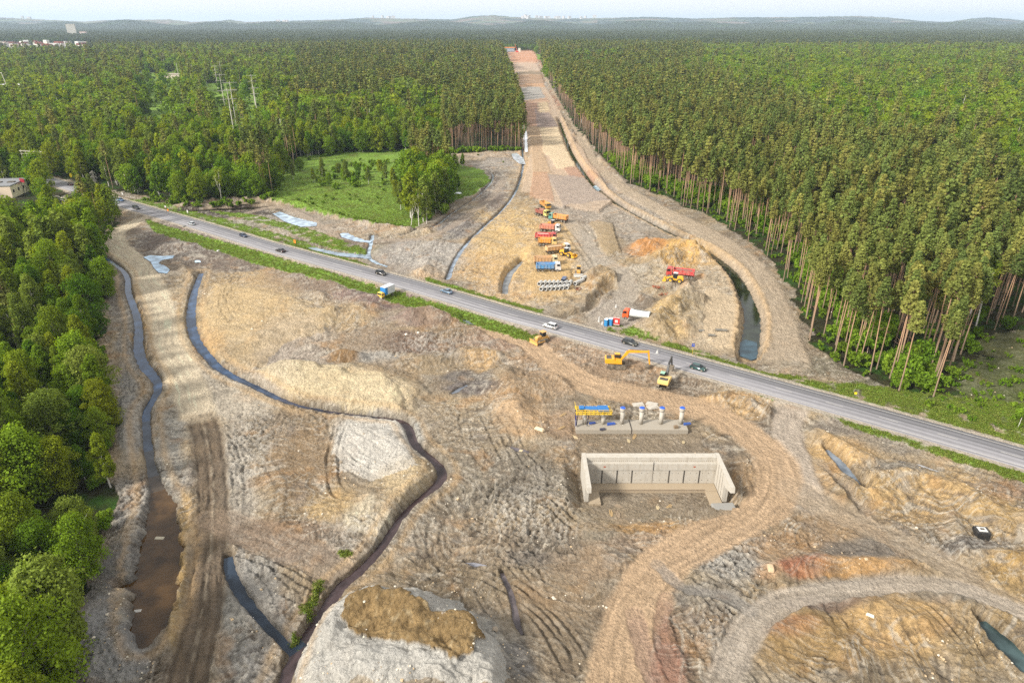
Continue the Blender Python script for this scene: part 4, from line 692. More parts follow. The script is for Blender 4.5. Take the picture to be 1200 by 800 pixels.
def pine_tree(seed, H=25, lod=0):
    g = np.random.default_rng(seed); r = random.Random(seed); T = Tree()
    W = r.uniform(3.9, 4.9); cl = H * r.uniform(.26, .34); bend = (r.uniform(-.7, .7), r.uniform(-.7, .7)); tr = .19
    K_ = (9, 6, 4)[lod]
    pth = lambda t: (bend[0] * math.sin(t * 2.2) * t, bend[1] * math.sin(t * 1.7) * t, H * t)
    T.tube([(0, 0, -.6)] + [pth(t) for t in np.linspace(.06, .97, K_)], [tr * 1.35] + [tr * (1 - .8 * t) for t in np.linspace(0, 1, K_)], (7, 5, 3)[lod])
    nw = (11, 7, 4)[lod]; nb = (5, 4, 3)[lod]; nleaf = (34, 20, 14)[lod]; size = (.26, .44, .8)[lod]
    for i in range(nw):
        t = i / (nw - 1); zz = H - cl + cl * .96 * t; prof = (1 - t) ** .75 * .95 + .16 - .25 * max(0, .2 - t) / .2
        for j in range(nb):
            a = 6.283 * (j / nb) + i * 1.1 + r.uniform(-.5, .5); L = W / 2 * prof * r.uniform(.55, 1.15)
            x0, y0, _ = pth(zz / H); e = (x0 + math.cos(a) * L * .72, y0 + math.sin(a) * L * .72, zz + L * .28 + r.uniform(-.2, .2))
            if lod < 2 and (i < 5 or lod == 0): T.tube([(x0, y0, zz - L * .2), e], [.06, .02], 3)
            lobe(T, e, max(.5, L * .46) * (1, 1.15, 1.4)[lod], nleaf, size, g, .62)
    lobe(T, (*pth(.985)[:2], H * .985), .45, nleaf, size, g, 1.3)
    if lod == 0:
        for i in range(7):
            zz = H * r.uniform(.35, .6); a = r.uniform(0, 6.28); L = r.uniform(.5, 1.5); x0, y0, _ = pth(zz / H); T.tube([(x0, y0, zz), (x0 + math.cos(a) * L, y0 + math.sin(a) * L, zz + .3)], [.035, .01], 3)
    return T
def bush(seed, H=2.6, W=3.0, lod=0):
    g = np.random.default_rng(seed); r = random.Random(seed); T = Tree()
    for i in range(5): a = r.uniform(0, 6.28); T.tube([(0, 0, -.2), (math.cos(a) * W * .2, math.sin(a) * W * .2, H * .7)], [.05, .02], 3)
    for i in range((16, 8)[lod]):
        a = r.uniform(0, 6.28); q = W / 2 * math.sqrt(r.random()) * .85; zz = H * (.2 + .65 * r.random() * (1 - (q / W) ** 2))
        lobe(T, (math.cos(a) * q, math.sin(a) * q, zz), W * .18 * r.uniform(.7, 1.3), (60, 34)[lod], (.17, .3)[lod], g, .85)
    return T
def deadtree(seed, H=14):      # the tall pale birches with few leaves
    g = np.random.default_rng(seed); r = random.Random(seed); T = Tree(); lx = 1.0
    T.tube([(0, 0, -.4), (.1, 0, H * .3), (.5 * lx, .1, H * .6), (.9 * lx, .1, H * .95)], [.24, .20, .15, .05], 7)
    T.tube([(.12, 0, H * .32), (-.9, .2, H * .55), (-1.7, .3, H * .85)], [.15, .11, .04], 6)
    for i in range(16):
        zz = H * r.uniform(.5, .98); a = r.uniform(0, 6.28); L = r.uniform(.8, 2.2); x0 = (.9 if i % 2 else -1.5) * zz / H
        e = (x0 + math.cos(a) * L, math.sin(a) * L, zz + L * .6); T.tube([(x0, 0, zz), e], [.06, .02], 4); lobe(T, e, .9, 90, .2, g, 1.2, .4)
    return T
# ---- libraries: kind -> lod -> variants
LIB = {}
def lib(kind, fn, tm, lm0, nv, tag_):
    LIB[kind] = []
    for lod in range(3):
        row = []
        for v in range(nv[lod]):
            T = fn(v, lod); lm = (lm0, PINE2)[v % 3 == 1] if kind == 'pine' else GREENS[(v * 2 + (kind == 'birch')) % 5]
            if lod < 2: row.append((T.trunkmesh(tag_ + '_trunk', tm), T.crownmesh(tag_ + '_crown', lm), T.joined(tag_ + '_joined', tm, lm)))
            else: row.append((None, None, T.joined(tag_ + '_joined', tm, lm)))
        LIB[kind].append(row)
PINEH = [25, 27, 24, 26, 23]; BRH = [17, 19, 15, 18, 16]; BDH = [15, 17, 13, 16, 14]
lib('pine', lambda v, l: pine_tree(100 + v + 10 * l, PINEH[v % 5], l), B_pine, M_pine, (5, 4, 4), 'pine')
lib('birch', lambda v, l: broad_tree(200 + v + 10 * l, BRH[v % 5], 6.6, l, 'birch'), B_birch, M_birch, (5, 4, 4), 'birch')
lib('broad', lambda v, l: broad_tree(300 + v + 10 * l, BDH[v % 5], 8.4, l, 'broad'), B_broad, M_broad, (5, 4, 4), 'broadleaf')
BUSH = []
for v in range(4):
    T = bush(400 + v); T2 = bush(410 + v, lod=1); BUSH.append((T.trunkmesh('bush_stems', B_broad), T.crownmesh('bush_leaves', M_bush), T2.joined('bush_joined', B_broad, M_bush)))
# ---- where trees stand
NOTREE = [GA(p) for p in GRASS[9:]] + [GA([(-60, 218), (30, 217), (48, 224), (58, 284), (-60, 292)]), GA([(60, 216), (92, 226), (104, 248), (106, 276), (72, 282), (56, 236)]),
    GA([(186, 84), (212, 84), (214, 100), (186, 100)]), GA([(-5, 51), (112, 51), (114, 66), (-5, 68)]),
    GA([(1128, 470), (1128, 418), (1150, 396), (1200, 384), (1500, 370), (1500, 960), (1120, 470)])]
EXTRA = [GA([(478, 246), (482, 196), (524, 190), (530, 236), (522, 256), (495, 264), (482, 262)])]       # the little stand left in the meadow
BUSHY = GA([(360, 214), (372, 196), (440, 190), (474, 192), (470, 214), (430, 222), (380, 222)])
def forest_grid(y0, y1, sp):
    xs = []; ys = []; yy = y0
    while yy < y1:
        half = yy * .95 + 40; x_ = np.arange(-half, half, sp); xs.append(x_ + rng.uniform(-.42, .42, len(x_)) * sp + (sp / 2 if int(yy / sp) % 2 else 0)); ys.append(yy + rng.uniform(-.42, .42, len(x_)) * sp); yy += sp * .9
    x_ = np.concatenate(xs); y_ = np.concatenate(ys); p, q = PX(x_, y_)
    k = (p > -230) & (p < 1430) & (q < 985); return x_[k], y_[k]
PTS = []
for y0, y1, sp in ((48, 700, 4.5), (700, 1300, 5.6), (1300, 2450, 8.0)):
    x_, y_ = forest_grid(y0, y1, sp); m = ~in_site(x_, y_)
    for e in EXTRA: m |= inpoly(x_, y_, e)
    for e in NOTREE: m &= ~inpoly(x_ + (y_ > 450) * 10 * pn(x_ / 45, y_ / 45, 881), y_ + (y_ > 450) * 14 * pn(x_ / 45, y_ / 45, 882), e) | ((y_ > 450) & (rng.random(len(x_)) < .05))
    d, _, _ = polydist(x_, y_, road, 30); m &= np.abs(d) > np.where(PX(x_, y_)[0] < 66, 8, 12)
    pl_, ql_ = PX(x_, y_); gap = (pl_ < 600) & (ql_ < 232) & (ql_ > 62) & (fbm(x_, y_, 1 / 75, 2, 870) > .34); m &= ~gap
    x_ = x_[m]; y_ = y_[m]; p, q = PX(x_, y_); D = np.hypot(x_, y_); big = 1.0 if sp < 5 else (1.12 if sp < 6 else 1.5)
    # species: pine stands against leafy patches
    n = fbm(x_, y_, 1 / 90, 3, 800) + .35 * pn(x_ / 22, y_ / 22, 810)
    right = p > 600
    pp = np.where(right, .77 - .74 * sstep(-50, 50, (p - 640) * .36 - (q - 60)), .30)
    pp = np.where(~right & (q > 105) & (q < 238), .04, pp); pp = np.where(~right & (q > 238), .03, pp); pp = np.where(~right & (q < 105), np.where(p < 430, .10, .25), pp)
    pp = np.where((p > 520) & (p < 600) & (q > 92) & (q < 185), .93, pp); pp = np.where((p > 350) & (p < 600) & (q < 128) & (q > 60), .30, pp); pp = np.where((p > 640) & (p < 820) & (q < 92), .30, pp)
    pp = np.where(right & (q > 330), .95, pp)
    st = inpoly(x_, y_, EXTRA[0]); pp = np.where(st, .55, pp)
    leafy = pp < .25
    ispine = (rng.random(len(x_)) * .35 + .5 + n * 1.0 * np.where(pp > .9, .2, 1)) < pp * .95 + .35
    ispine = np.where(leafy, (rng.random(len(x_)) < pp * .6) | (n < -.50), ispine)
    bfrac = .5 + 1.1 * fbm(x_, y_, 1 / 60, 2, 820); isb = rng.random(len(x_)) < bfrac
    kind = np.where(ispine, 0, np.where(isb, 1, 2))
    # thin out: pines close, leafy trees wider
    keep = np.where(kind == 0, rng.random(len(x_)) < .72, rng.random(len(x_)) < .52)
    sc = rng.normal(1.0, .13, len(x_)) * np.where(kind == 0, 1.0, 1 + .35 * n + .15 * rng.normal(0, 1, len(x_))); sc = np.clip(sc, .62, 1.3) * big ** .5
    sc = np.where((kind > 0) & right & (q > 205), sc * .85, sc)
    for i in np.nonzero(keep)[0]: PTS.append((x_[i], y_[i], D[i], int(kind[i]), sc[i], big, p[i], q[i]))
PTS.sort(key=lambda t: t[2]); PA = np.array(PTS); PZ = gz(PA[:, 0], PA[:, 1])
print('trees', len(PA))
KN = ['pine', 'birch', 'broad']
# which ones are separate trees: the 290 of a kind that show largest; a tree buried deep behind others does not
vis = (PA[:, 6] > -5) & (PA[:, 6] < 1205) & (PA[:, 7] < 900)
IND = np.zeros(len(PA), bool)
edge_d = np.full(len(PA), 1e9)
for i in range(len(site_poly)):
    a, b = site_poly[i], site_poly[(i + 1) % len(site_poly)]
    ab = b - a; L2 = ab @ ab + 1e-9; t = np.clip(((PA[:, :2] - a) @ ab) / L2, 0, 1); edge_d = np.minimum(edge_d, np.hypot(*(PA[:, :2] - a - t[:, None] * ab).T))
for k_, lim in ((0, 290), (1, 250), (2, 290)):
    c = np.nonzero((PA[:, 3] == k_) & vis)[0]; score = PA[c, 2] * (1 + .35 * sstep(8, 60, edge_d[c])); IND[c[np.argsort(score)[:lim]]] = True
LBL = {0: ('tall scots pine with bare orange trunk in the stand right of the cleared strip', 'pines right of the cleared strip', 'tall pine at the forest edge left of the cleared strip or beside the main road', 'pines left of the cleared strip'),
       1: ('white-stemmed birch in the mixed forest left of the cleared strip', 'birches left of the cleared strip', 'birch with pale stem standing among the pines right of the cleared strip', 'birches among the right-hand pines'),
       2: ('leafy green broadleaf tree in the forest left of the cleared strip', 'broadleaf trees left of the cleared strip', 'bright green broadleaf tree growing among the pines right of the cleared strip', 'broadleaf trees among the right-hand pines')}
NAMES = ['pine_tree', 'birch_tree', 'broadleaf_tree']; CATS = ['pine tree', 'birch tree', 'tree']
def place_tree(kind, x, y, zz, s, rz, variant, lod=0, label=None, group=None, tilt=(0, 0)):
    t, c, _ = LIB[KN[kind]][lod][variant]
    e = bpy.data.objects.new(NAMES[kind], None); e.empty_display_size = 1; COL.objects.link(e); e.location = (x, y, zz); e.rotation_euler = (tilt[0], tilt[1], rz); e.scale = (s, s, s)
    a = bpy.data.objects.new('trunk', t); COL.objects.link(a); a.parent = e
    b = bpy.data.objects.new('crown', c); COL.objects.link(b); b.parent = e
    tag(e, label, CATS[kind], group); return e
for i in np.nonzero(IND)[0]:
    x, y, D, k_, s, big, p, q = PA[i]; k_ = int(k_); lod = 0 if D < (330 if k_ == 0 else 270) else 1
    L_ = LBL[k_]; rt = p > 600; first = (k_ == 0) == rt
    place_tree(k_, x, y, PZ[i], s, rng.uniform(0, 6.28), int(rng.integers(0, (5, 4)[lod])), lod, L_[0] if first else L_[2], L_[1] if first else L_[3], (rng.normal(0, .02), rng.normal(0, .02)))
def scatter(name, label, pts, zz, rot, scl, idx_, meshes, wide=None):
    """one object for what nobody could count: copies of a few small meshes on surveyed points"""
    col_ = bpy.data.collections.new(name + '_kinds')
    for j, me in enumerate(meshes): o = bpy.data.objects.new('%s_kind_%02d' % (name, j), me); col_.objects.link(o)
    n = len(pts); me = bpy.data.meshes.new(name); me.vertices.add(n); me.vertices.foreach_set('co', np.column_stack([pts[:, 0], pts[:, 1], zz]).astype(np.float32).ravel())
    for nm, typ, dat in (('pick', 'INT', np.asarray(idx_, np.int32)), ('turn', 'FLOAT', np.asarray(rot, np.float32)), ('grow', 'FLOAT', np.asarray(scl, np.float32)), ('wide', 'FLOAT', np.asarray(scl if wide is None else wide, np.float32))):
        a = me.attributes.new(nm, typ, 'POINT'); a.data.foreach_set('value', dat)
    ob = link(name, me); tag(ob, label, kind='stuff')
    ng = bpy.data.node_groups.new(name, 'GeometryNodeTree'); ng.interface.new_socket('Geometry', in_out='INPUT', socket_type='NodeSocketGeometry'); ng.interface.new_socket('Geometry', in_out='OUTPUT', socket_type='NodeSocketGeometry')
    gi = ng.nodes.new('NodeGroupInput'); go = ng.nodes.new('NodeGroupOutput'); mp = ng.nodes.new('GeometryNodeMeshToPoints'); ip = ng.nodes.new('GeometryNodeInstanceOnPoints'); ci = ng.nodes.new('GeometryNodeCollectionInfo')
    ci.inputs['Collection'].default_value = col_; ci.inputs['Separate Children'].default_value = True; ci.inputs['Reset Children'].default_value = True
    def att(nm, typ): a = ng.nodes.new('GeometryNodeInputNamedAttribute'); a.data_type = typ; a.inputs['Name'].default_value = nm; return a.outputs['Attribute']
    cb = ng.nodes.new('ShaderNodeCombineXYZ'); cs = ng.nodes.new('ShaderNodeCombineXYZ'); L = ng.links.new
    L(att('turn', 'FLOAT'), cb.inputs[2]); g_ = att('grow', 'FLOAT'); w_ = att('wide', 'FLOAT'); L(w_, cs.inputs[0]); L(w_, cs.inputs[1]); L(g_, cs.inputs[2])
    L(gi.outputs[0], mp.inputs['Mesh']); L(mp.outputs[0], ip.inputs['Points']); L(ci.outputs[0], ip.inputs['Instance']); ip.inputs['Pick Instance'].default_value = True
    L(att('pick', 'INT'), ip.inputs['Instance Index']); L(cb.outputs[0], ip.inputs['Rotation']); L(cs.outputs[0], ip.inputs['Scale']); L(ip.outputs[0], go.inputs[0])
    md = ob.modifiers.new('scatter', 'NODES'); md.node_group = ng; return ob
STL = ['pine forest covering the plain beyond the forest edge', 'birch trees filling the mixed forest', 'broadleaf trees filling the mixed forest']
for k_ in range(3):
    sel = np.nonzero((PA[:, 3] == k_) & ~IND)[0]; A = PA[sel]; meshes = [r_[2] for lod in range(3) for r_ in LIB[KN[k_]][lod]]
    lod = np.where(A[:, 2] < 230, 0, np.where(A[:, 2] < 620, 1, 2)); cnt = np.array([5, 4, 4]); off = np.array([0, 5, 9]); pick = off[lod] + rng.integers(0, 100, len(A)) % cnt[lod]
    scatter(('pine_forest', 'birch_forest', 'broadleaf_forest')[k_], STL[k_], A[:, :2], PZ[sel], rng.uniform(0, 6.28, len(A)), A[:, 4], pick, meshes, A[:, 4] * A[:, 5] ** .75 * np.where(lod == 2, 1.12, 1.0))
# ---- the far plain: patches of canopy, many trees to a patch
FARM = [leafmat('far_pine_shaded', (.085, .092, .034), (.060, .080, .030), .1), leafmat('far_birch_shaded', (.105, .145, .026), (.080, .120, .022), .15), leafmat('far_broadleaf_shaded', (.065, .110, .020), (.090, .135, .024), .15)]  # leaf colours darkened to stand in for the canopy's unresolved self-shadow
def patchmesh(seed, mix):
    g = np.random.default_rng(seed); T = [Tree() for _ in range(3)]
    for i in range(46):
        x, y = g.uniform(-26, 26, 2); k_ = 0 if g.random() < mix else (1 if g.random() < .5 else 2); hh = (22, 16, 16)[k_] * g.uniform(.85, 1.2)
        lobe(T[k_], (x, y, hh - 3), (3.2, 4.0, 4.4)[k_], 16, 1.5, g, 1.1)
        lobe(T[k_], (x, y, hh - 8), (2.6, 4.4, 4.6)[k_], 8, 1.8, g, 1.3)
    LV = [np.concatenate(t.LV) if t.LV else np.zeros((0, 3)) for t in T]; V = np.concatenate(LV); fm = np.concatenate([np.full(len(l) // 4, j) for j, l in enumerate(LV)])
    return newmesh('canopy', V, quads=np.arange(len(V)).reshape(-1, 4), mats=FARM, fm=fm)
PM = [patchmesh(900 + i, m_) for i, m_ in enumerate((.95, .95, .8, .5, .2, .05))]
xs = []; ys = []; yy = 2430
while yy < 9600:
    sp = 44 * (1 + (yy - 2430) / 9000); x_ = np.arange(-yy * .95, yy * .95, sp); xs.append(x_ + rng.uniform(-.3, .3, len(x_)) * sp); ys.append(yy + rng.uniform(-.3, .3, len(x_)) * sp); yy += sp * .9
x_ = np.concatenate(xs); y_ = np.concatenate(ys); p, q = PX(x_, y_); m = (p > -200) & (p < 1400) & ~inpoly(x_, y_, GA([(-5, 51), (112, 51), (114, 66), (-5, 68)])); 
for e in NOTREE[:-1]: m &= ~inpoly(x_, y_, e)
m &= ~((fbm(x_, y_, 1 / 420, 3, 850) > .42) & (y_ > 3200)); x_, y_ = x_[m], y_[m]
n = fbm(x_, y_, 1 / 330, 3, 860) + .2 * pn(x_ / 70, y_ / 70, 861); pick = np.clip(np.round(3.0 + 5.6 * (n + .02)).astype(int), 0, 5); s_ = 1 + (y_ - 2430) / 9000
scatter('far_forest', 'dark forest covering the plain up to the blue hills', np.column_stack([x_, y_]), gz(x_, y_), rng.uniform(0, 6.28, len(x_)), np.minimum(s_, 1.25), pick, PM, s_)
# ---- undergrowth along the forest edge, each bush in view near the camera on its own
bx_ = []; r_ = np.random.default_rng(77)
def edge_bushes(path, n, spread, smin, smax):
    P = catmull(GA(path), 6); L = np.concatenate([[0], np.cumsum(np.hypot(*np.diff(P, axis=0).T))]); t = np.gradient(P, axis=0); t /= np.linalg.norm(t, axis=1)[:, None]
    for _ in range(n):
        s = r_.uniform(0, L[-1]); x = np.interp(s, L, P[:, 0]); y = np.interp(s, L, P[:, 1]); i = int(np.searchsorted(L, s)) - 1; i = max(i, 0); d = r_.uniform(*spread)
        bx_.append((x - t[i, 1] * d, y + t[i, 0] * d, r_.uniform(smin, smax)))
edge_bushes([(700, 182), (735, 213), (790, 236), (850, 263), (900, 298), (935, 350), (953, 400), (985, 432), (1062, 466)], 360, (5, 24), .7, 2.6)
edge_bushes([(700, 182), (735, 213), (790, 236), (850, 263), (900, 298), (935, 350), (953, 400), (985, 432), (1062, 466)], 130, (.5, 6), .3, .9)
edge_bushes([(1062, 466), (1120, 450), (1150, 396), (1200, 384)], 40, (-1, 14), .6, 1.6)
edge_bushes([(160, 238), (240, 243), (330, 236)], 40, (0, 6), .5, 1.3)
edge_bushes([(525, 180), (612, 177)], 46, (0.5, 8), .8, 2.0)
edge_bushes([(150, 226), (215, 240), (320, 232), (338, 203), (398, 181), (525, 179)], 60, (-.5, 6), .6, 1.5)
edge_bushes([(138, 262), (122, 300), (122, 440), (132, 560), (118, 650), (78, 720)][::-1], 60, (-1.0, 5), .5, 1.2)
for _ in range(60):
    x, y = G(r_.uniform(360, 474), r_.uniform(190, 222))
    if inpoly(np.array([x]), np.array([y]), BUSHY)[0]: bx_.append((x, y, r_.uniform(.8, 1.9)))
for _ in range(40):
    x, y = G(r_.uniform(480, 528), r_.uniform(215, 264))
    if inpoly(np.array([x]), np.array([y]), EXTRA[0])[0]: bx_.append((x, y, r_.uniform(.8, 1.7)))
for a in ((1192, 500), (1165, 470), (1140, 460), (1105, 470), (500, 190), (560, 182), (590, 190)): x, y = G(*a); bx_.append((x, y, .5))
for i in range(70):      # ground cover thickets further inside
    x, y = G(r_.uniform(1080, 1230), r_.uniform(430, 505)); 
    dd, _, _ = polydist(np.array([x]), np.array([y]), road, 30)
    if abs(dd[0]) > 11: bx_.append((x, y, r_.uniform(.25, .7)))
edge_bushes([(330, 228), (360, 240), (400, 252), (440, 262), (478, 266)], 30, (-1, 3), .25, .7)
for _ in range(50):
    x, y = G(r_.uniform(345, 475), r_.uniform(186, 240)); bx_.append((x, y, r_.uniform(.25, .9)))
for _ in range(60):
    x, y = G(r_.uniform(1125, 1230), r_.uniform(392, 470)); bx_.append((x, y, r_.uniform(.2, .7)))
for _ in range(420):
    x, y = G(*((r_.uniform(162, 222), r_.uniform(88, 160)) if r_.random() < .5 else (r_.uniform(242, 312), r_.uniform(101, 170)))); bx_.append((x, y, r_.uniform(.8, 1.9)))
BA = np.array(bx_); dd, _, _ = polydist(BA[:, 0], BA[:, 1], road, 30); BA = BA[np.abs(dd) > 9]; p, q = PX(BA[:, 0], BA[:, 1]); BA = BA[(p > -20) & (p < 1220)]; D = np.hypot(BA[:, 0], BA[:, 1]) / BA[:, 2]; BA = BA[np.argsort(D)]; BZ = gz(BA[:, 0], BA[:, 1]); bp_, bq_ = PX(BA[:, 0], BA[:, 1])
for i in range(min(290, len(BA))):
    v = i % 4; e = empty('bush', (BA[i, 0], BA[i, 1], BZ[i]), r_.uniform(0, 6.28)); s = BA[i, 2]; e.scale = (s, s, s * r_.uniform(.8, 1.4))
    a = link('stems', BUSH[v][0], e); b = link('foliage', BUSH[v][1], e)
    rt = bp_[i] > 620; tag(e, 'green bush in the undergrowth along the edge of the right-hand pine stand' if rt else 'green bush at the edge of the meadow and mixed forest left of the cleared strip', 'bush', 'bushes along the right-hand pine edge' if rt else 'bushes left of the cleared strip')
if len(BA) > 290: A = BA[290:]; scatter('undergrowth', 'low green undergrowth along the forest edge', A[:, :2], BZ[290:], r_.uniform(0, 6.28, len(A)), A[:, 2], r_.integers(0, 4, len(A)), [b[2] for b in BUSH])
# ---- trees that stand out
TD = deadtree(5, 17); dm = (TD.trunkmesh('birch_trunk', B_birch), TD.crownmesh('birch_crown', M_birch)); TD2 = deadtree(8, 15); dm2 = (TD2.trunkmesh('birch_trunk', B_birch), TD2.crownmesh('birch_crown', M_birch))
def lone(px_, py_, me, s, rz, tilt, label):
    x, y = G(px_, py_, .3); e = empty('birch_tree', (x, y, gz1(x, y)), rz, label=label, cat='birch tree'); e.scale = (s, s, s); e.rotation_euler = (tilt[0], tilt[1], rz)
    link('trunk', me[0], e); link('crown', me[1], e)
lone(491, 264, dm, 1.0, 0.2, (0, -.03), 'white forked birch at the front of the small stand in the meadow')
lone(482, 263, dm2, .9, 2.6, (0, -.22), 'leaning white birch left of the forked birch in the meadow stand')
lone(1128, 380, dm2, 1.35, .3, (.0, .34), 'tall birch with bare white trunk leaning right out of the pines')
lone(1142, 388, dm, 1.1, 1.2, (0, .12), 'slim pale birch beside the leaning birch at the right clearing')
lone(260, 236, dm, .95, .8, (0, 0), 'pale bare-stemmed birch behind the dark pool beside the road')
lone(92, 672, dm2, .75, .8, (0, .25), 'small white birch leaning over the grey bank at lower left')
lone(75, 300, dm, .8, .8, (0, 0), 'sparse pale birch standing by the puddle left of the sand track')
x, y = G(1193, 500, .5); T = bush(430, 2.4, 2.6); e = empty('young_tree', (x, y, gz1(x, y)), 0, label='small bright young tree beside the road at the right edge', cat='young tree')
Ts = Tree(); Ts.tube([(0, 0, -.3), (.1, 0, 2.6), (0, .1, 4.2)], [.07, .05, .03], 6); link('trunk', Ts.trunkmesh('young_trunk', B_birch), e); c_ = link('crown', T.crownmesh('young_crown', M_bush), e); c_.location = (0, 0, 2.4); e.scale = (1.15,) * 3
x, y = G(108, 252); e = empty('broadleaf_tree', (x, y, gz1(x, y)), 1, label='round dark green tree on the grass between the rubble heap and the sand track', cat='tree'); m_ = LIB['broad'][0][2]; link('trunk', m_[0], e); link('crown', m_[1], e); e.scale = (1.25, 1.25, .72)
rm = random.Random(31)
for px_, py_, k_, s_ in ((368, 214, 1, .5), (378, 208, 1, .6), (386, 218, 2, .45), (398, 206, 2, .5), (406, 212, 1, .65), (420, 208, 2, .5), (432, 216, 1, .55), (446, 204, 2, .5), (452, 214, 1, .6), (462, 222, 1, .7), (466, 232, 2, .6), (470, 246, 1, .75), (352, 200, 2, .6), (344, 212, 1, .6), (534, 200, 2, .6), (542, 196, 1, .55), (474, 206, 1, .8), (536, 224, 1, .6)):
    x, y = G(px_, py_); place_tree(k_, x, y, gz1(x, y), s_, rm.uniform(0, 6), rm.randrange(5), 0, 'young slim tree standing in the green meadow left of the cleared strip', 'young trees in the meadow', (0, 0))
# ---- weeds and tall grass on the verges
wt = Tree(); g_ = np.random.default_rng(5); c_ = g_.normal(0, .35, (26, 3)); c_[:, 2] = np.abs(c_[:, 2]) * .6 + .1; nn = g_.normal(size=(26, 3)); nn /= np.linalg.norm(nn, axis=1)[:, None]; wt.leaves(c_, nn, .16, g_); M_grass = leafmat('grass_blades', (.16, .24, .03), (.22, .24, .06)); wm = wt.crownmesh('tuft', M_grass)
gp = []
gm_all = gmask > .5; cand = np.nonzero(gm_all & (Y < 420)); pick = r_.choice(len(cand[0]), min(26000, len(cand[0])), replace=False); GP = np.column_stack([X[cand][pick], Y[cand][pick]]) + r_.normal(0, .25, (len(pick), 2))
dd, _, _ = polydist(GP[:, 0], GP[:, 1], road, 20); GP = GP[np.abs(dd) > 6.4]; scatter('grass', 'rough green grass on the road verges and meadow', GP, gz(GP[:, 0], GP[:, 1]), r_.uniform(0, 6.28, len(GP)), r_.uniform(.25, .75, len(GP)), np.zeros(len(GP)), [wm])
# ---- loose stones and clods
def stone(seed):
    me = bpy.data.meshes.new('stone'); import bmesh; bm = bmesh.new(); bmesh.ops.create_icosphere(bm, subdivisions=2, radius=.5); q = random.Random(seed)
    for v in bm.verts: v.co *= q.uniform(.7, 1.15); v.co.z *= .6
    bm.to_mesh(me); bm.free(); me.materials.append(paint(((222, 212, 192), (150, 136, 118), (196, 170, 132))[seed % 3], .95, 0, .5, 'stone')); return me
SM = [stone(i) for i in range(6)]
sn = fbm(X, Y, 1 / 11, 3, 900); okm = siteM & (gmask < .1) & (sn > .12) & (np.abs(rD) > 8) & (wetD < .1) & (Y < 420)
for T_ in TRACKS:
    P_ = np.array([G(p[0], p[1]) for p in T_['p']]); d_, _, _ = polydist(X, Y, P_, 4.5); okm &= np.abs(d_) > 4.2
c = np.nonzero(okm); pick = r_.choice(len(c[0]), 2600, replace=False); SP = np.column_stack([X[c][pick], Y[c][pick]]); ss = r_.gamma(1.8, .09, len(SP)) + .07
scatter('rubble', 'pale stones and clods strewn over the torn-up earth', SP, gz(SP[:, 0], SP[:, 1]), r_.uniform(0, 6.28, len(SP)), ss, r_.integers(0, 6, len(SP)), SM)
# ================================================================= BUILT OBJECTS
import bmesh
class MB:
    def __init__(s): s.bm = bmesh.new()
    def _add(s, verts, M):
        for v in verts: v.co = M @ v.co
    def box(s, c, d, rot=(0, 0, 0), bev=0.0, taper=None):
        r = bmesh.ops.create_cube(s.bm, size=1.0); vs = r['verts']
        for v in vs:
            if taper and v.co.z > 0: v.co.x = v.co.x * taper[0] + (taper[2] if len(taper) > 2 else 0); v.co.y *= taper[1]
            v.co = Vector((v.co.x * d[0], v.co.y * d[1], v.co.z * d[2]))
        if bev: 
            es = list({e for v in vs for e in v.link_edges}); q = bmesh.ops.bevel(s.bm, geom=es, offset=bev, segments=2, affect='EDGES', profile=.6); vs = list({v for f in q['faces'] for v in f.verts} | {v for v in vs if v.is_valid})
        M = Matrix.Translation(c) @ Matrix.Rotation(rot[2], 4, 'Z') @ Matrix.Rotation(rot[1], 4, 'Y') @ Matrix.Rotation(rot[0], 4, 'X'); s._add(vs, M); return s
    def cyl(s, a, b, r, n=14, r2=None, cap=True):
        a = Vector(a); b = Vector(b); d = b - a; q = bmesh.ops.create_cone(s.bm, cap_ends=cap, segments=n, radius1=r, radius2=r if r2 is None else r2, depth=d.length)
        s._add(q['verts'], Matrix.Translation((a + b) / 2) @ d.to_track_quat('Z', 'Y').to_matrix().to_4x4()); return s
    def prof(s, pts, y0, y1, inset=0.0, bev=0.0):
        """outline in the x-z plane pushed across y"""
        a = [s.bm.verts.new((p[0], y0, p[1])) for p in pts]; b = [s.bm.verts.new((p[0], y1, p[1])) for p in pts]; n = len(pts); f = [s.bm.faces.new(a), s.bm.faces.new(b[::-1])]
        for i in range(n): f.append(s.bm.faces.new((a[i], b[i], b[(i + 1) % n], a[(i + 1) % n])))
        bmesh.ops.recalc_face_normals(s.bm, faces=f)
        if bev: bmesh.ops.bevel(s.bm, geom=list({e for x in f for e in x.edges}), offset=bev, segments=2, affect='EDGES')
        return s
    def poly(s, pts, th=0):
        v = [s.bm.verts.new(p) for p in pts]; f = s.bm.faces.new(v)
        if th: r = bmesh.ops.extrude_face_region(s.bm, geom=[f]); [setattr(x, 'co', x.co + Vector((0, 0, th))) for x in r['geom'] if isinstance(x, bmesh.types.BMVert)]
        return s
    def out(s, name, mat, parent=None, smooth=False, **kw):
        bmesh.ops.recalc_face_normals(s.bm, faces=s.bm.faces[:]); me = bpy.data.meshes.new(name); s.bm.to_mesh(me); s.bm.free(); me.materials.append(mat)
        if smooth: me.polygons.foreach_set('use_smooth', np.ones(len(me.polygons), dtype=bool))
        o = link(name, me, parent); 
        if kw: tag(o, **kw)
        return o
RUB = paint((34, 33, 32), .85, 0, .5, 'rubber'); GLS = paint((28, 36, 44), .12, 0, .06, 'dark_glass', 0.0); STL_ = paint((96, 94, 90), .5, .4, .4, 'steel'); DRK = paint((44, 42, 40), .7, 0, .5, 'dark_frame')
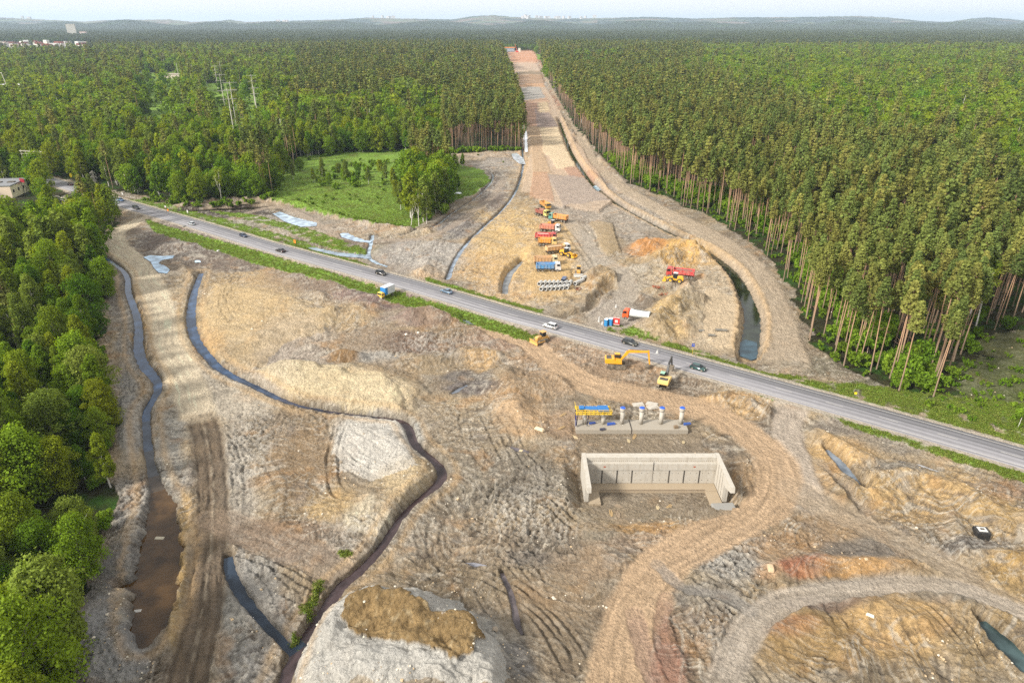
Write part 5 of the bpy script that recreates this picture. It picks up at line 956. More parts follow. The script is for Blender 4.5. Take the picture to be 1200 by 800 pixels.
RIM = paint((150, 148, 142), .4, .3, .4, 'rim'); LMP = paint((230, 226, 212), .15, 0, 0, 'lamp_glass'); RLM = paint((150, 20, 16), .25, 0, 0, 'rear_lamp'); WHT = paint((206, 204, 198), .4, 0, .12, 'white_paint')
_wm = {}
def wheel(par, x, y, r, w, rimmat=RIM, name='wheel'):
    k = (round(r, 2), round(w, 2), rimmat.name)
    if k not in _wm:
        a = MB(); a.cyl((0, -w / 2, 0), (0, w / 2, 0), r, 18); bmesh.ops.bevel(a.bm, geom=a.bm.edges[:], offset=w * .12, segments=1, affect='EDGES'); o1 = a.out('tyre', RUB, None); b = MB(); b.cyl((0, -w * .52, 0), (0, w * .52, 0), r * .56, 12); b.cyl((0, -w * .56, 0), (0, w * .56, 0), r * .2, 8); o2 = b.out('rim', rimmat, None); _wm[k] = (o1.data, o2.data)
        bpy.data.objects.remove(o1); bpy.data.objects.remove(o2)
    t = link(name, _wm[k][0], par, (x, y, r)); link('rim', _wm[k][1], t); return t
def spot(px_, py_, zz=0.0): x, y = G(px_, py_, zz); return x, y, gz1(x, y)
def heading(a, b, zz=0.0): p = G(*a, zz); q = G(*b, zz); return math.atan2(q[1] - p[1], q[0] - p[0])
# ---------------------------------------------------------------- cars
def car(x, y, zz, rz, rgb, label, kind='hatch', group='cars on the main road'):
    e = empty('car', (x, y, zz), rz, label=label, cat='car'); P_ = paint(rgb, .28, .25, .10, None, .5)
    if kind == 'suv': L, W, H_, roof = 4.65, 1.88, 1.68, [(1.05, 1.0), (.45, 1.62), (-1.75, 1.62), (-2.15, 1.02)]
    elif kind == 'van': L, W, H_, roof = 4.9, 1.92, 1.95, [(1.75, 1.05), (1.2, 1.9), (-2.2, 1.9), (-2.35, 1.05)]
    elif kind == 'sedan': L, W, H_, roof = 4.7, 1.82, 1.45, [(1.0, .92), (.25, 1.42), (-1.0, 1.42), (-1.7, .95)]
    else: L, W, H_, roof = 4.25, 1.78, 1.48, [(1.15, .92), (.4, 1.46), (-1.35, 1.44), (-1.95, .95)]
    h = L / 2; bl = roof[0][1]
    b = MB(); b.prof([(-h, .32), (-h + .05, .80), (-h + .25, bl), (roof[3][0] + .1, bl + .03), (roof[0][0], bl + .02), (h - .35, .80), (h - .03, .66), (h, .34), (h - .1, .24), (-h + .1, .24)], -W / 2, W / 2, bev=.07); body = b.out('body', P_, e, True)
    # glasshouse narrows towards the roof
    c = MB(); r = roof; ww = W / 2 - .07; wt_ = W / 2 - .26
    v = [c.bm.verts.new(p) for p in ((r[0][0], -ww, r[0][1]), (r[1][0], -wt_, r[1][1]), (r[2][0], -wt_, r[2][1]), (r[3][0], -ww, r[3][1]), (r[0][0], ww, r[0][1]), (r[1][0], wt_, r[1][1]), (r[2][0], wt_, r[2][1]), (r[3][0], ww, r[3][1]))]
    for f in ((0, 1, 2, 3), (4, 7, 6, 5), (0, 4, 5, 1), (3, 2, 6, 7), (1, 5, 6, 2)): c.bm.faces.new([v[i] for i in f])
    c.out('windows', GLS, e)
    rf = MB(); rf.box(((r[1][0] + r[2][0]) / 2, 0, r[1][1] + .02), (abs(r[1][0] - r[2][0]) + .08, wt_ * 2 + .04, .07), bev=.03); 
    for sy in (-1, 1):
        for xa, xb in ((r[0], r[1]), (r[3], r[2])): rf.cyl((xa[0], sy * ww, xa[1]), (xb[0], sy * wt_, xb[1]), .035, 5)
        xm = (r[1][0] + r[2][0]) / 2 + .05; rf.cyl((xm, sy * ww, bl), (xm, sy * wt_, r[1][1]), .035, 5)
    rf.out('roof', P_, e)
    for sx in (h - .82, -h + .82):
        for sy in (-1, 1): wheel(e, sx, sy * (W / 2 - .1), .33 if kind != 'suv' else .37, .22)
    for sy in (-1, 1):
        MB().box((h - .12, sy * (W / 2 - .26), .66), (.16, .34, .14), bev=.03).out('headlight', LMP, e); MB().box((-h + .05, sy * (W / 2 - .22), .80), (.10, .26, .16), bev=.02).out('rear_lamp', RLM, e); MB().box((r[0][0] - .15, sy * (W / 2 + .08), bl + .08), (.12, .18, .12), bev=.02).out('mirror', P_, e)
    return e
for px_, lane, rev, rgb, kind, lab in ((648, -1.8, 1, (232, 232, 230), 'suv', 'white suv with dark roof on the main road below the pipe stack'), (733, 1.8, 0, (38, 46, 44), 'suv', 'dark green car on the main road above the yellow excavator'), (819, -1.8, 0, (20, 74, 72), 'hatch', 'teal car on the main road right of the black-armed excavator'),
        (520, 1.8, 1, (104, 130, 152), 'sedan', 'silver blue car on the main road right of the white box lorry'), (442, 1.9, 0, (24, 24, 28), 'suv', 'black car on the main road above the white box lorry'), (333, -1.8, 1, (34, 26, 30), 'sedan', 'black car on the main road above the dark earth, near the orange road sign'), (282, 1.8, 0, (26, 50, 84), 'hatch', 'dark blue car on the main road left of the blue-grey puddles'),
        (229, -1.8, 1, (206, 212, 214), 'hatch', 'silver white car on the main road beside the dark pool'), (164, -1.8, 0, (28, 32, 34), 'suv', 'black car on the main road just above the sand track junction'), (138, 1.8, 0, (90, 130, 176), 'hatch', 'light blue car on the main road below the lattice pylon'), (141, -1.8, 1, (206, 226, 210), 'hatch', 'pale mint car on the main road beside the light blue car'),
        (101, 1.8, 1, (196, 200, 204), 'hatch', 'pale grey car on the main road left of the lattice pylon'), (79, 1.8, 1, (76, 36, 34), 'sedan', 'dark red car on the main road near the yellow round sign')):
    x, y, a = roadpoint(px_, lane); car(x, y, ROADZ + .03, a + (math.pi if rev else 0), rgb, lab, kind)
x, y, zz = spot(117, 272, .3); car(x, y, zz + .05, heading((112, 274), (125, 267)), (44, 52, 120), 'blue car half hidden by birches at the end of the sand track')
# ---------------------------------------------------------------- lorries
def cab(e, x0, P_, W=2.45, H_=2.35, z0=.75, L=2.0, stripe=None):
    c = MB(); c.prof([(x0, z0), (x0, z0 + H_), (x0 + L - .35, z0 + H_), (x0 + L - .03, z0 + H_ * .58), (x0 + L, z0 + .3), (x0 + L - .05, z0 - .1), (x0 + L * .3, z0 - .1)], -W / 2, W / 2, bev=.08); o = c.out('cab', P_, e)
    w_ = MB(); w_.box((x0 + L - .14, 0, z0 + H_ * .74), (.06, W * .86, H_ * .38), rot=(0, -.27, 0), bev=.01).out('windscreen', GLS, o)
    for sy in (-1, 1): MB().box((x0 + L * .55, sy * (W / 2 + .005), z0 + H_ * .72), (L * .5, .03, H_ * .32), bev=.008).out('side_window', GLS, o); MB().box((x0 + L + .01, sy * W * .38, z0 + .12), (.06, .34, .2), bev=.02).out('headlight', LMP, o); MB().box((x0 + L * .9, sy * (W / 2 + .16), z0 + H_ * .68), (.12, .2, .55), bev=.03).out('mirror', DRK, o)
    MB().box((x0 + L + .02, 0, z0 - .12), (.16, W * .98, .34), bev=.04).out('bumper', stripe or DRK, o); MB().box((x0 + L * .35, 0, z0 + H_ + .12), (L * .5, W * .7, .18), taper=(.6, .8), bev=.03).out('roof_spoiler', P_, o); return o
def tipper(px_, py_, rz, cabc, bodyc, label, load=None, axles=4, L=8.4, up=0, zoff=0, scale=1.0):
    x, y, zz = spot(px_, py_, .4); e = empty('dump_truck', (x, y, zz + .05 + zoff), rz, label=label, cat='dump truck'); e.scale = (scale * 1.1,) * 3
    P_ = paint(tuple(int(c * .92) for c in cabc), .5, 0, .55, None, .2); B_ = paint(bodyc, .6, 0, .7); hx = L / 2
    MB().box((-.4, .42, .85), (L - 1.0, .12, .28)).box((-.4, -.42, .85), (L - 1.0, .12, .28)).box((hx - 2.2, 0, .85), (.3, 2.1, .3)).box((-hx + .5, 0, .8), (.12, 2.3, .5)).out('chassis', DRK, e)
    cab(e, hx - 2.05, P_); b = MB(); z0 = 1.25; z1 = 2.75; xa, xb = -hx - .1, hx - 2.35; W = 2.5
    b.box(((xa + xb) / 2, 0, z0), (xb - xa, W * .86, .1))
    for sy in (-1, 1):
        b.box(((xa + xb) / 2, sy * (W / 2 - .08), (z0 + z1) / 2), (xb - xa, .08, z1 - z0), rot=(-sy * .08, 0, 0)); b.box(((xa + xb) / 2, sy * (W / 2 + .02), z1), (xb - xa + .1, .14, .14), bev=.02)
        for k in range(6): b.box((xa + .25 + k * (xb - xa - .5) / 5, sy * (W / 2 + .0), (z0 + z1) / 2), (.10, .14, z1 - z0 - .1), rot=(-sy * .08, 0, 0))
    b.box((xa + .02, 0, (z0 + z1) / 2), (.09, W * .92, z1 - z0), rot=(0, .08, 0)); b.box((xb, 0, (z0 + z1) / 2 + .1), (.09, W * .95, z1 - z0 + .2)); b.box((xb + .35, 0, z1 + .25), (.85, W * .9, .07), rot=(0, .0, 0)); o = b.out('dump_body', B_, e)
    if load: 
        l = MB(); l.box(((xa + xb) / 2, 0, z0 + .75), (xb - xa - .2, W * .84, 1.2), taper=(.72, .5), bev=.1); l.out('load', paint(load, .95, 0, .3, 'load_sand'), o)
    xs_ = [hx - 1.25, hx - 3.0, -hx + 2.0, -hx + .65] if axles == 4 else [hx - 1.25, -hx + 2.0, -hx + .65]
    for xx in xs_:
        for sy in (-1, 1): wheel(e, xx, sy * 1.08, .52, .36 if xx > 0 else .5)
    for sy in (-1, 1): MB().box((hx - 4.0, sy * 1.0, .85), (.8, .45, .5), bev=.05).out('fuel_tank', STL_, e); MB().box((-hx + .02, sy * .95, .9), (.06, .3, .14)).out('rear_lamp', RLM, e)
    return e
E0 = heading((633, 240), (645, 241))
tipper(639, 244, heading((630, 239), (646, 249)), (236, 176, 48), (214, 150, 60), 'yellow orange tipper lorry at the far end of the truck row')
tipper(636, 253, heading((628, 252), (645, 257)), (238, 222, 120), (150, 60, 52), 'tipper lorry with pale yellow cab, second from the far end of the truck row', axles=3, L=7.4)
tipper(654, 259, heading((664, 259), (644, 256)), (70, 160, 150), (232, 150, 58), 'orange-bodied lorry with teal cab standing out right of the truck row')
tipper(645, 271, heading((630, 270), (656, 272)), (234, 236, 238), (206, 120, 96), 'white-cabbed lorry with dusty pink body in the truck row')
tipper(640, 281, heading((628, 281), (653, 282)), (206, 26, 44), (212, 40, 56), 'bright red tipper lorry in the middle of the truck row', load=(190, 178, 168))
tipper(642, 287.5, heading((628, 287), (650, 288)), (240, 206, 120), (240, 160, 40), 'orange tipper lorry just below the bright red one in the row', axles=3, L=7.2)
tipper(654, 296, heading((640, 296), (668, 293)), (240, 240, 240), (226, 178, 120), 'tan-bodied tipper lorry with white cab nosing out right of the row', load=(196, 172, 138), L=9.2)
tipper(640, 308, heading((628, 308), (654, 308)), (240, 224, 176), (216, 168, 116), 'tan tipper lorry with cream cab beside the blue tipper')
tipper(643, 317, heading((629, 317), (655, 317)), (242, 242, 242), (66, 152, 214), 'blue-bodied tipper lorry with white cab nearest the main road in the row')
tipper(796, 328, heading((812, 330), (782, 327)), (206, 26, 34), (214, 46, 58), 'red tipper lorry beside the orange sand piles', load=(96, 88, 80), L=9.0)
# tanker
x, y, zz = spot(745, 378, .4); e = empty('tanker_truck', (x, y, zz + .05), heading((757, 380), (733, 376)), label='white tank lorry with orange cab beside the blue toilets', cat='tanker')
cab(e, 2.2, paint((232, 92, 36), .4, 0, .2, None, .2)); MB().box((-.4, .42, .85), (7.4, .12, .28)).box((-.4, -.42, .85), (7.4, .12, .28)).out('chassis', DRK, e)
t = MB(); t.cyl((-4.2, 0, 2.2), (1.9, 0, 2.2), 1.22, 26); bmesh.ops.bevel(t.bm, geom=[q for q in t.bm.edges if len(q.link_faces) == 2 and q.calc_face_angle(0) > .8], offset=.16, segments=3, affect='EDGES'); tk = t.out('tank', paint((206, 210, 208), .35, 0, .15, None, .3), e, False)
MB().box((-1.2, 0, 3.46), (4.2, .5, .08)).out('walkway', STL_, tk)
m_ = MB()
for k in range(4): m_.cyl((-3.4 + k * 1.5, 0, 2.2), (-3.35 + k * 1.5, 0, 2.2), 1.235, 26)
m_.out('tank_band', paint((120, 170, 160), .4, 0, .2), tk)
for xx in (3.0, -2.2, -3.6):
    for sy in (-1, 1): wheel(e, xx, sy * 1.08, .52, .4)
# box lorry at the roadside
x, y, zz = spot(452, 347, .6); e = empty('box_truck', (x, y, zz + .05), heading((464, 343), (449, 349.5)), label='small lorry with white box body, blue front panel and yellow cab beside the verge', cat='lorry')
cab(e, 1.5, paint((238, 196, 74), .4, 0, .2, None, .2), 2.2, 1.5, .7, 1.5, WHT); b = MB(); b.box((-1.2, 0, 2.35), (4.6, 2.3, 2.7), bev=.05); bx = b.out('box_body', paint((210, 212, 216), .4, 0, .08), e)
MB().box((.55, 0, 2.35), (1.16, 2.34, 2.5), bev=.04).out('blue_panel', paint((44, 128, 196), .35, 0, .05), bx); MB().box((-.6, 0, .8), (5.2, 1.0, .3)).out('chassis', DRK, e)
for xx in (2.0, -2.4):
    for sy in (-1, 1): wheel(e, xx, sy * .95, .42, .34)
# blue van by the pipes
x, y, zz = spot(661, 331, .4); car(x, y, zz + .05, heading((658, 333), (664, 322)), (26, 62, 110), 'dark blue van parked at the pipe stack below the truck row', 'van')
# ---------------------------------------------------------------- wheel loader, dozers, excavators
YEL = (240, 178, 30)
def loader(px_, py_, rz, label, rgb=YEL, s=1.0):
    x, y, zz = spot(px_, py_, .3); e = empty('wheel_loader', (x, y, zz + .03), rz, label=label, cat='wheel loader'); e.scale = (s,) * 3; P_ = paint(rgb, .4, 0, .3, None, .2)
    MB().prof([(-3.0, .9), (-3.05, 1.9), (-2.6, 2.3), (-.9, 2.4), (-.7, .8)], -.75, .75, bev=.08).out('engine_hood', P_, e); MB().box((.8, 0, 1.1), (1.8, .9, .9), bev=.06).box((-1.4, 0, .95), (3.0, .9, .5)).out('frame', P_, e)
    c = MB(); c.box((-.15, 0, 2.45), (1.5, 1.5, 1.7), taper=(.85, .85)).out('cab', GLS, e); MB().box((-.15, 0, 3.36), (1.6, 1.6, .14), bev=.04).out('cab_roof', WHT, e)
    a = MB()
    for sy in (-1, 1): a.box((2.1, sy * .55, 1.35), (2.6, .18, .34), rot=(0, .32, 0))
    a.out('lift_arm', P_, e); b = MB(); b.prof([(3.0, .15), (4.2, .1), (4.1, .2), (3.25, .3), (3.1, .9), (3.4, 1.35), (3.3, 1.45), (2.95, 1.0), (2.85, .5)], -1.45, 1.45); b.box((3.6, 1.45, .6), (1.0, .06, .8)).box((3.6, -1.45, .6), (1.0, .06, .8)).out('bucket', P_, e)
    for xx in (1.4, -1.75):
        for sy in (-1, 1): wheel(e, xx, sy * 1.05, .80, .6, P_)
    return e
loader(664, 300, heading((654, 299), (668, 302)), 'yellow wheel loader in the gap right of the truck row')
loader(790, 335, heading((802, 336), (778, 333)), 'yellow wheel loader in front of the red tipper lorry')
loader(648, 265, heading((640, 263), (655, 266)), 'small orange loader among the far lorries of the row', (236, 150, 52), .85)
def tracks(e, L=3.6, g=1.05, h=.85, w=.5):
    for sy in (-1, 1):
        t = MB(); n = 10; pts = [(L / 2 - h / 2 + h / 2 * math.sin(a), h / 2 - h / 2 * math.cos(a)) for a in np.linspace(0, math.pi, n)] + [(-L / 2 + h / 2 - h / 2 * math.sin(a), h / 2 + h / 2 * math.cos(a)) for a in np.linspace(0, math.pi, n)]
        t.prof(pts, sy * g - w / 2, sy * g + w / 2)
        for k in range(12): t.box((-L / 2 + h / 2 + k * (L - h) / 11, sy * g, h + .015), (.14, w + .02, .05))
        t.out('track', paint((64, 56, 48), .8, .1, .8, 'track_steel'), e)
def dozer(px_, py_, rz, label, rgb=YEL, blade=None, s=1.0):
    x, y, zz = spot(px_, py_, .2); e = empty('bulldozer', (x, y, zz + .02), rz, label=label, cat='bulldozer'); e.scale = (s,) * 3; P_ = paint(rgb, .45, 0, .35, None, .1); tracks(e, 3.9, 1.1, 1.05, .6)
    MB().prof([(1.9, .8), (1.95, 1.8), (1.7, 2.0), (.1, 2.1), (.1, .8)], -.62, .62, bev=.06).out('engine_hood', P_, e); MB().box((-1.0, 0, 1.3), (2.2, 1.5, .9), bev=.05).out('hull', P_, e); MB().box((-.7, 0, 2.45), (1.4, 1.4, 1.3), taper=(.85, .9)).out('cab', GLS, e); MB().box((-.7, 0, 3.15), (1.6, 1.6, .12), bev=.03).out('cab_roof', P_, e)
    for sy in (-1, 1): MB().box((1.2, sy * 1.5, .7), (3.0, .14, .26)).out('push_arm', P_, e)
    MB().cyl((1.0, .3, 2.0), (1.0, .3, 2.8), .07, 8).out('exhaust', DRK, e); MB().prof([(2.75, .1), (2.95, .1), (2.82, .7), (2.98, 1.35), (2.8, 1.35), (2.62, .7)], -1.75, 1.75).out('blade', blade or P_, e); MB().prof([(-2.1, 1.0), (-2.7, 1.0), (-2.9, .2), (-2.75, .2), (-2.5, .8), (-2.1, .7)], -.5, .5).out('ripper', P_, e); return e
dozer(678, 322, heading((678, 312), (677.5, 326)), 'bulldozer with white blade facing the road beside the pipe stack', (214, 160, 70), WHT)
dozer(634, 401, heading((642, 399), (627, 404)), 'yellow bulldozer on the near side of the main road below the white suv', (222, 168, 84))
def excavator(px_, py_, rz, house, boomc, label, turn=0.0, boom=None, cabroof=None, s=1.0):
    x, y, zz = spot(px_, py_, .2); e = empty('excavator', (x, y, zz + .02), rz, label=label, cat='excavator'); e.scale = (s,) * 3; P_ = paint(house, .42, 0, .22, None, .15); B_ = paint(boomc, .45, 0, .15, None, .1); tracks(e, 4.4, 1.2, .95, .6)
    MB().box((0, 0, .75), (1.8, 1.9, .5), bev=.05).cyl((0, 0, .9), (0, 0, 1.2), .7, 16).out('undercarriage', DRK, e)
    R_ = Matrix.Rotation(turn, 4, 'Z')
    def put(m, name, mat, par=e): o = m.out(name, mat, par); o.data.transform(R_); return o
    hb = MB(); hb.prof([(-2.7, 1.25), (-2.85, 1.6), (-2.8, 2.3), (-2.5, 2.45), (-.6, 2.5), (-.4, 2.2), (1.2, 2.0), (1.3, 1.25)], -1.3, 1.3, bev=.07); h = put(hb, 'house', P_); put(MB().box((-1.9, 0, 2.5), (1.2, 1.9, .12), bev=.03), 'engine_cover', DRK, h)
    put(MB().prof([(-.45, 1.5), (-.5, 2.9), (-.3, 3.05), (.75, 3.05), (1.1, 2.5), (1.3, 1.5)], .28, 1.28, bev=.05), 'cab', GLS, h); put(MB().box((.12, .78, 3.1), (1.3, 1.06, .1), bev=.03), 'cab_roof', cabroof or P_, h)
    pts = boom or [(1.0, 1.7), (2.3, 4.3), (5.4, 4.1), (6.0, .9)]
    def beam(a, b, w1, w2, wd):
        a = Vector((a[0], 0, a[1])); b = Vector((b[0], 0, b[1])); d = (b - a).normalized(); n = Vector((-d.z, 0, d.x)); m = MB(); m.prof([((a + n * w1).x, (a + n * w1).z), ((b + n * w2).x, (b + n * w2).z), ((b - n * w2).x, (b - n * w2).z), ((a - n * w1).x, (a - n * w1).z)], -wd, wd, bev=.03); return m
    put(beam(pts[0], pts[1], .24, .36, .22), 'boom', B_); put(beam(pts[1], pts[2], .36, .22, .2), 'upper_boom', B_); put(beam((pts[2][0] - .1, pts[2][1] + .35), pts[3], .24, .16, .17), 'stick', B_)
    m = MB(); 
    for sy in (-1, 1): m.cyl((.9, sy * .34, 1.4), (pts[1][0] * .8, sy * .34, pts[1][1] * .72), .08, 8)
    m.cyl((pts[1][0] + .3, 0, pts[1][1] + .5), (pts[2][0] - .1, 0, pts[2][1] + .5), .08, 8); put(m, 'hydraulic_ram', STL_)
    bx, bz = pts[3]; m = MB(); m.prof([(bx + .15, bz + .1), (bx - .15, bz + .15), (bx - 1.0, bz - .35), (bx - 1.05, bz - .75), (bx - .6, bz - .95), (bx + .15, bz - .6)], -.6, .6, bev=.03); put(m, 'bucket', paint((84, 74, 62), .6, .2, .6, 'bucket_steel')); return e
excavator(722, 431, heading((716, 429), (760, 431)), (240, 170, 20), (244, 168, 18), 'bright yellow excavator with arched boom digging by the main road', boom=[(1.0, 1.7), (2.6, 4.2), (7.4, 4.3), (7.9, .9)], s=1.12)
excavator(779, 451, heading((776, 457), (789, 433)), (232, 196, 118), (52, 54, 56), 'excavator with cream yellow house and black boom beside the main road', boom=[(1.0, 1.7), (2.4, 4.4), (5.0, 5.0), (6.6, 2.2)], cabroof=paint((150, 196, 168), .4, 0, .1), s=1.08)
# ---------------------------------------------------------------- concrete pipes
CON = paint((190, 190, 186), .8, 0, .35, 'pipe_concrete'); pm_ = bmesh.new(); n = 22; ring = []
for (yy_, ri, ro) in ((-1.25, .42, .60), (-.95, .42, .60), (-.95, .42, .52), (1.25, .42, .52)):
    ring.append(([pm_.verts.new((yy_, ri * math.cos(2 * math.pi * k / n), .6 + ri * math.sin(2 * math.pi * k / n))) for k in range(n)], [pm_.verts.new((yy_, ro * math.cos(2 * math.pi * k / n), .6 + ro * math.sin(2 * math.pi * k / n))) for k in range(n)]))
for k in range(n):
    j = (k + 1) % n
    for a in range(3): pm_.faces.new((ring[a][1][k], ring[a][1][j], ring[a + 1][1][j], ring[a + 1][1][k])); pm_.faces.new((ring[a][0][k], ring[a + 1][0][k], ring[a + 1][0][j], ring[a][0][j]))
    pm_.faces.new((ring[0][1][k], ring[0][0][k], ring[0][0][j], ring[0][1][j])); pm_.faces.new((ring[3][1][k], ring[3][1][j], ring[3][0][j], ring[3][0][k]))
PME = bpy.data.meshes.new('pipe'); pm_.to_mesh(PME); pm_.free(); PME.materials.append(CON)
pa = heading((642, 342), (650, 334))
for k in range(15):
    row = k % 2; q = 633 + (k // 2) * 5.0; x, y, zz = spot(q + (2.2 if row else 0), (340.5 if row else 334.5) - (.3 * (k // 2) if row else .1 * (k // 2)), .3); o = link('concrete_pipe', PME, None, (x, y, zz + .02)); o.rotation_euler = (0, 0, pa + rng.normal(0, .03)); o.scale = (1, 1.25, 1.25); tag(o, 'grey concrete pipe in the rows stacked below the truck row', 'pipe', 'concrete pipes laid in rows')
for q in ((676, 333), (681, 330.5), (684, 328)):
    x, y, zz = spot(*q, .3); o = link('concrete_pipe', PME, None, (x, y, zz + .02)); o.rotation_euler = (0, 0, pa - .25); o.scale = (1.1, 1.3, 1.3); tag(o, 'grey concrete pipe lying apart beside the bulldozer with white blade', 'pipe', 'concrete pipes beside the bulldozer')
x, y, zz = spot(678, 338, .3); r = MB(); r.cyl((0, 0, 0), (0, 0, .5), 1.0, 22, cap=False).cyl((0, 0, 0), (0, 0, .5), .85, 22, cap=False); o = r.out('manhole_ring', paint((120, 66, 44), .9, 0, .3), None, label='rusty brown ring lying on the sand below the loose pipes', cat='ring'); o.location = (x, y, zz)
# ---------------------------------------------------------------- toilets, barriers, posts
for k, (px_, lab) in enumerate(((710.5, 'blue portable toilet, the left one of two beside the red and white barrier'), (716, 'blue portable toilet, the right one of two beside the red and white barrier'))):
    x, y, zz = spot(px_, 381, .4); e = empty('portable_toilet', (x, y, zz), -.6, label=lab, cat='toilet'); MB().box((0, 0, 1.15), (1.15, 1.15, 2.2), bev=.05).out('cabin', paint((28, 112, 168), .45, 0, .1), e); MB().box((0, 0, 2.36), (1.25, 1.25, .22), taper=(.7, .7), bev=.03).out('roof', paint((214, 226, 232), .4, 0, .1), e); MB().box((0, -.6, 1.1), (.8, .04, 1.9)).out('door', paint((40, 132, 186), .45, 0, .1), e)
x, y, zz = spot(722, 382, .4); e = empty('road_sign_board', (x, y, zz), -.35, label='red and white warning board standing between the blue toilets and the tank lorry', cat='warning board'); bd = MB().box((0, 0, 1.7), (2.0, .1, 2.6)).out('board', paint((206, 44, 40), .4, 0, .05), e); MB().box((0, -.06, 1.7), (.9, .03, .9)).out('white_field', WHT, bd); MB().box((0, -.06, 2.85), (1.9, .03, .24)).out('white_band', WHT, bd); MB().box((0, -.06, .6), (1.9, .03, .24)).out('white_band', WHT, bd)
for sx in (-.7, .7): MB().box((sx, .12, .9), (.1, .1, 1.9)).out('leg', STL_, e)
for q, h, lab in (((702, 376), 1.6, 'white marker post standing left of the blue toilets'), ((706, 379), .9, 'short white marker between the post and the blue toilets'), ((722, 359), .9, 'white marker standing on the haul road above the toilets'), ((770, 415.5), .8, 'white marker lying on the main road above the black-armed excavator')):
    x, y, zz = spot(*q, .5); o = MB().cyl((0, 0, 0), (0, 0, h), .26, 10, r2=.2).cyl((0, 0, 0), (0, 0, .12), .42, 10).out('marker_post', WHT, None, label=lab, cat='marker'); o.location = (x, y, max(zz, ROADZ + .03) if q[0] == 770 else zz)
# signs
def sign(px_, py_, h, rz, label, faces, cat='sign', post=STL_):
    x, y, zz = spot(px_, py_, .6); e = empty('road_sign', (x, y, zz), rz, label=label, cat=cat); MB().cyl((0, 0, -.3), (0, 0, h), .05, 8).out('post', post, e)
    for kind, w_, hh, zc, mat in faces:
        if kind == 'disc': MB().cyl((0, -.05, zc), (0, -.09, zc), w_, 20).out('panel', mat, e)
        elif kind == 'dia': MB().box((0, -.07, zc), (w_, .04, w_), rot=(0, math.pi / 4, 0)).out('panel', mat, e)
        else: MB().box((0, -.07, zc), (w_, .04, hh)).out('panel', mat, e)
SY, SO, SB, SR = paint((240, 214, 40), .4, 0, .05), paint((232, 132, 34), .4, 0, .05), paint((30, 70, 170), .4, 0, .05), paint((196, 30, 34), .4, 0, .05)
sign(346.5, 290.5, 2.6, -.5, 'orange rectangular sign on a post behind the main road right of the dark red car', [('rect', 1.1, 1.5, 2.4, SO)])
sign(811, 416.5, 2.9, -.3, 'blue and white sign on a yellow post at the verge above the teal car', [('rect', .8, .9, 2.9, SB), ('rect', .5, .3, 2.95, WHT)], post=paint((206, 180, 60), .5, 0, .1))
sign(86, 217, 5.2, -.4, 'round yellow sign on a tall pole behind the far end of the main road', [('disc', 1.15, 1, 5.2, SY)])
sign(195.5, 250, 3.0, -.5, 'red and white triangle sign beside the dark pool', [('rect', 1.2, 1.1, 2.9, WHT), ('rect', .9, .25, 2.5, SR)])
sign(198, 252, 2.4, -.5, 'small orange sign in front of the red and white one', [('rect', 1.0, 1.0, 2.1, SO)])
sign(221, 254, 2.6, -.5, 'white rectangular sign at the verge beside the dark pool', [('rect', .95, 1.3, 2.3, WHT)])
sign(145, 233, 2.5, -.5, 'white round sign at the verge behind the light blue car', [('disc', .6, 1, 2.4, WHT)])
sign(1002, 464, 1.4, -.3, 'small yellow sign low in the grass below the right-hand pines', [('rect', .6, .6, 1.2, SY)])
x, y, zz = spot(30, 226, .5); e = empty('billboard', (x, y, zz), -.5, label='dark red billboard on two legs behind the cream building', cat='billboard'); MB().box((0, 0, 7.4), (4.4, .2, 2.0)).out('panel', paint((150, 22, 44), .4, 0, .05), e)
for sx in (-1.5, 1.5): MB().cyl((sx, .2, -.5), (sx, .2, 8.0), .14, 8).out('leg', STL_, e)
# ---------------------------------------------------------------- bridge works
CONC = paint((160, 152, 138), .85, 0, .30, 'cast_concrete'); CONC2 = paint((188, 182, 170), .8, 0, .38, 'pale_concrete')
def stained(m):
    nt = m.node_tree; b = nt.nodes['Principled BSDF']; src = b.inputs['Base Color'].links[0].from_socket; tc = nt.nodes.new('ShaderNodeTexCoord'); mp = nt.nodes.new('ShaderNodeMapping'); mp.inputs['Scale'].default_value = (1.6, 1.6, .22); n = nd(nt, 'ShaderNodeTexNoise', Scale=1.0, Detail=6.0, Roughness=.7)
    nt.links.new(tc.outputs['Object'], mp.inputs[0]); nt.links.new(mp.outputs[0], n.inputs['Vector']); f = math_node(nt, 'MULTIPLY', math_node(nt, 'MAXIMUM', math_node(nt, 'SUBTRACT', n.outputs['Fac'], .50), 0.0), 2.6)
    nt.links.new(mixc(nt, math_node(nt, 'MINIMUM', f, .75), src, (.24, .205, .155)), b.inputs['Base Color']); bp = nd(nt, 'ShaderNodeBump', Strength=.4, Distance=.03); nt.links.new(n.outputs['Fac'], bp.inputs['Height']); nt.links.new(bp.outputs['Normal'], b.inputs['Normal'])
stained(CONC); stained(CONC2)
JNT = paint((52, 48, 44), .9, 0, .2, 'joint'); CAPB = paint((22, 86, 190), .5, 0, .05, 'blue_sheet')
xl, yf = G(675, 508, 0); xr, _ = G(806, 508, 0); yb = yf + 4.4; zs = 1.15
e = empty('pier_footing', ((xl + xr) / 2, (yf + yb) / 2, -.1), 0, label='long low concrete footing slab carrying the six columns', cat='footing'); w2 = (xr - xl) / 2; jx = G(740, 502, 1)[0] - (xl + xr) / 2
MB().box((-(w2 - jx - .1) / 2 - .0 + (jx - .1 - w2) / 2 + (w2 - jx) / 2, 0, zs / 2), (.01, .01, .01)).out('dowel', STL_, e)
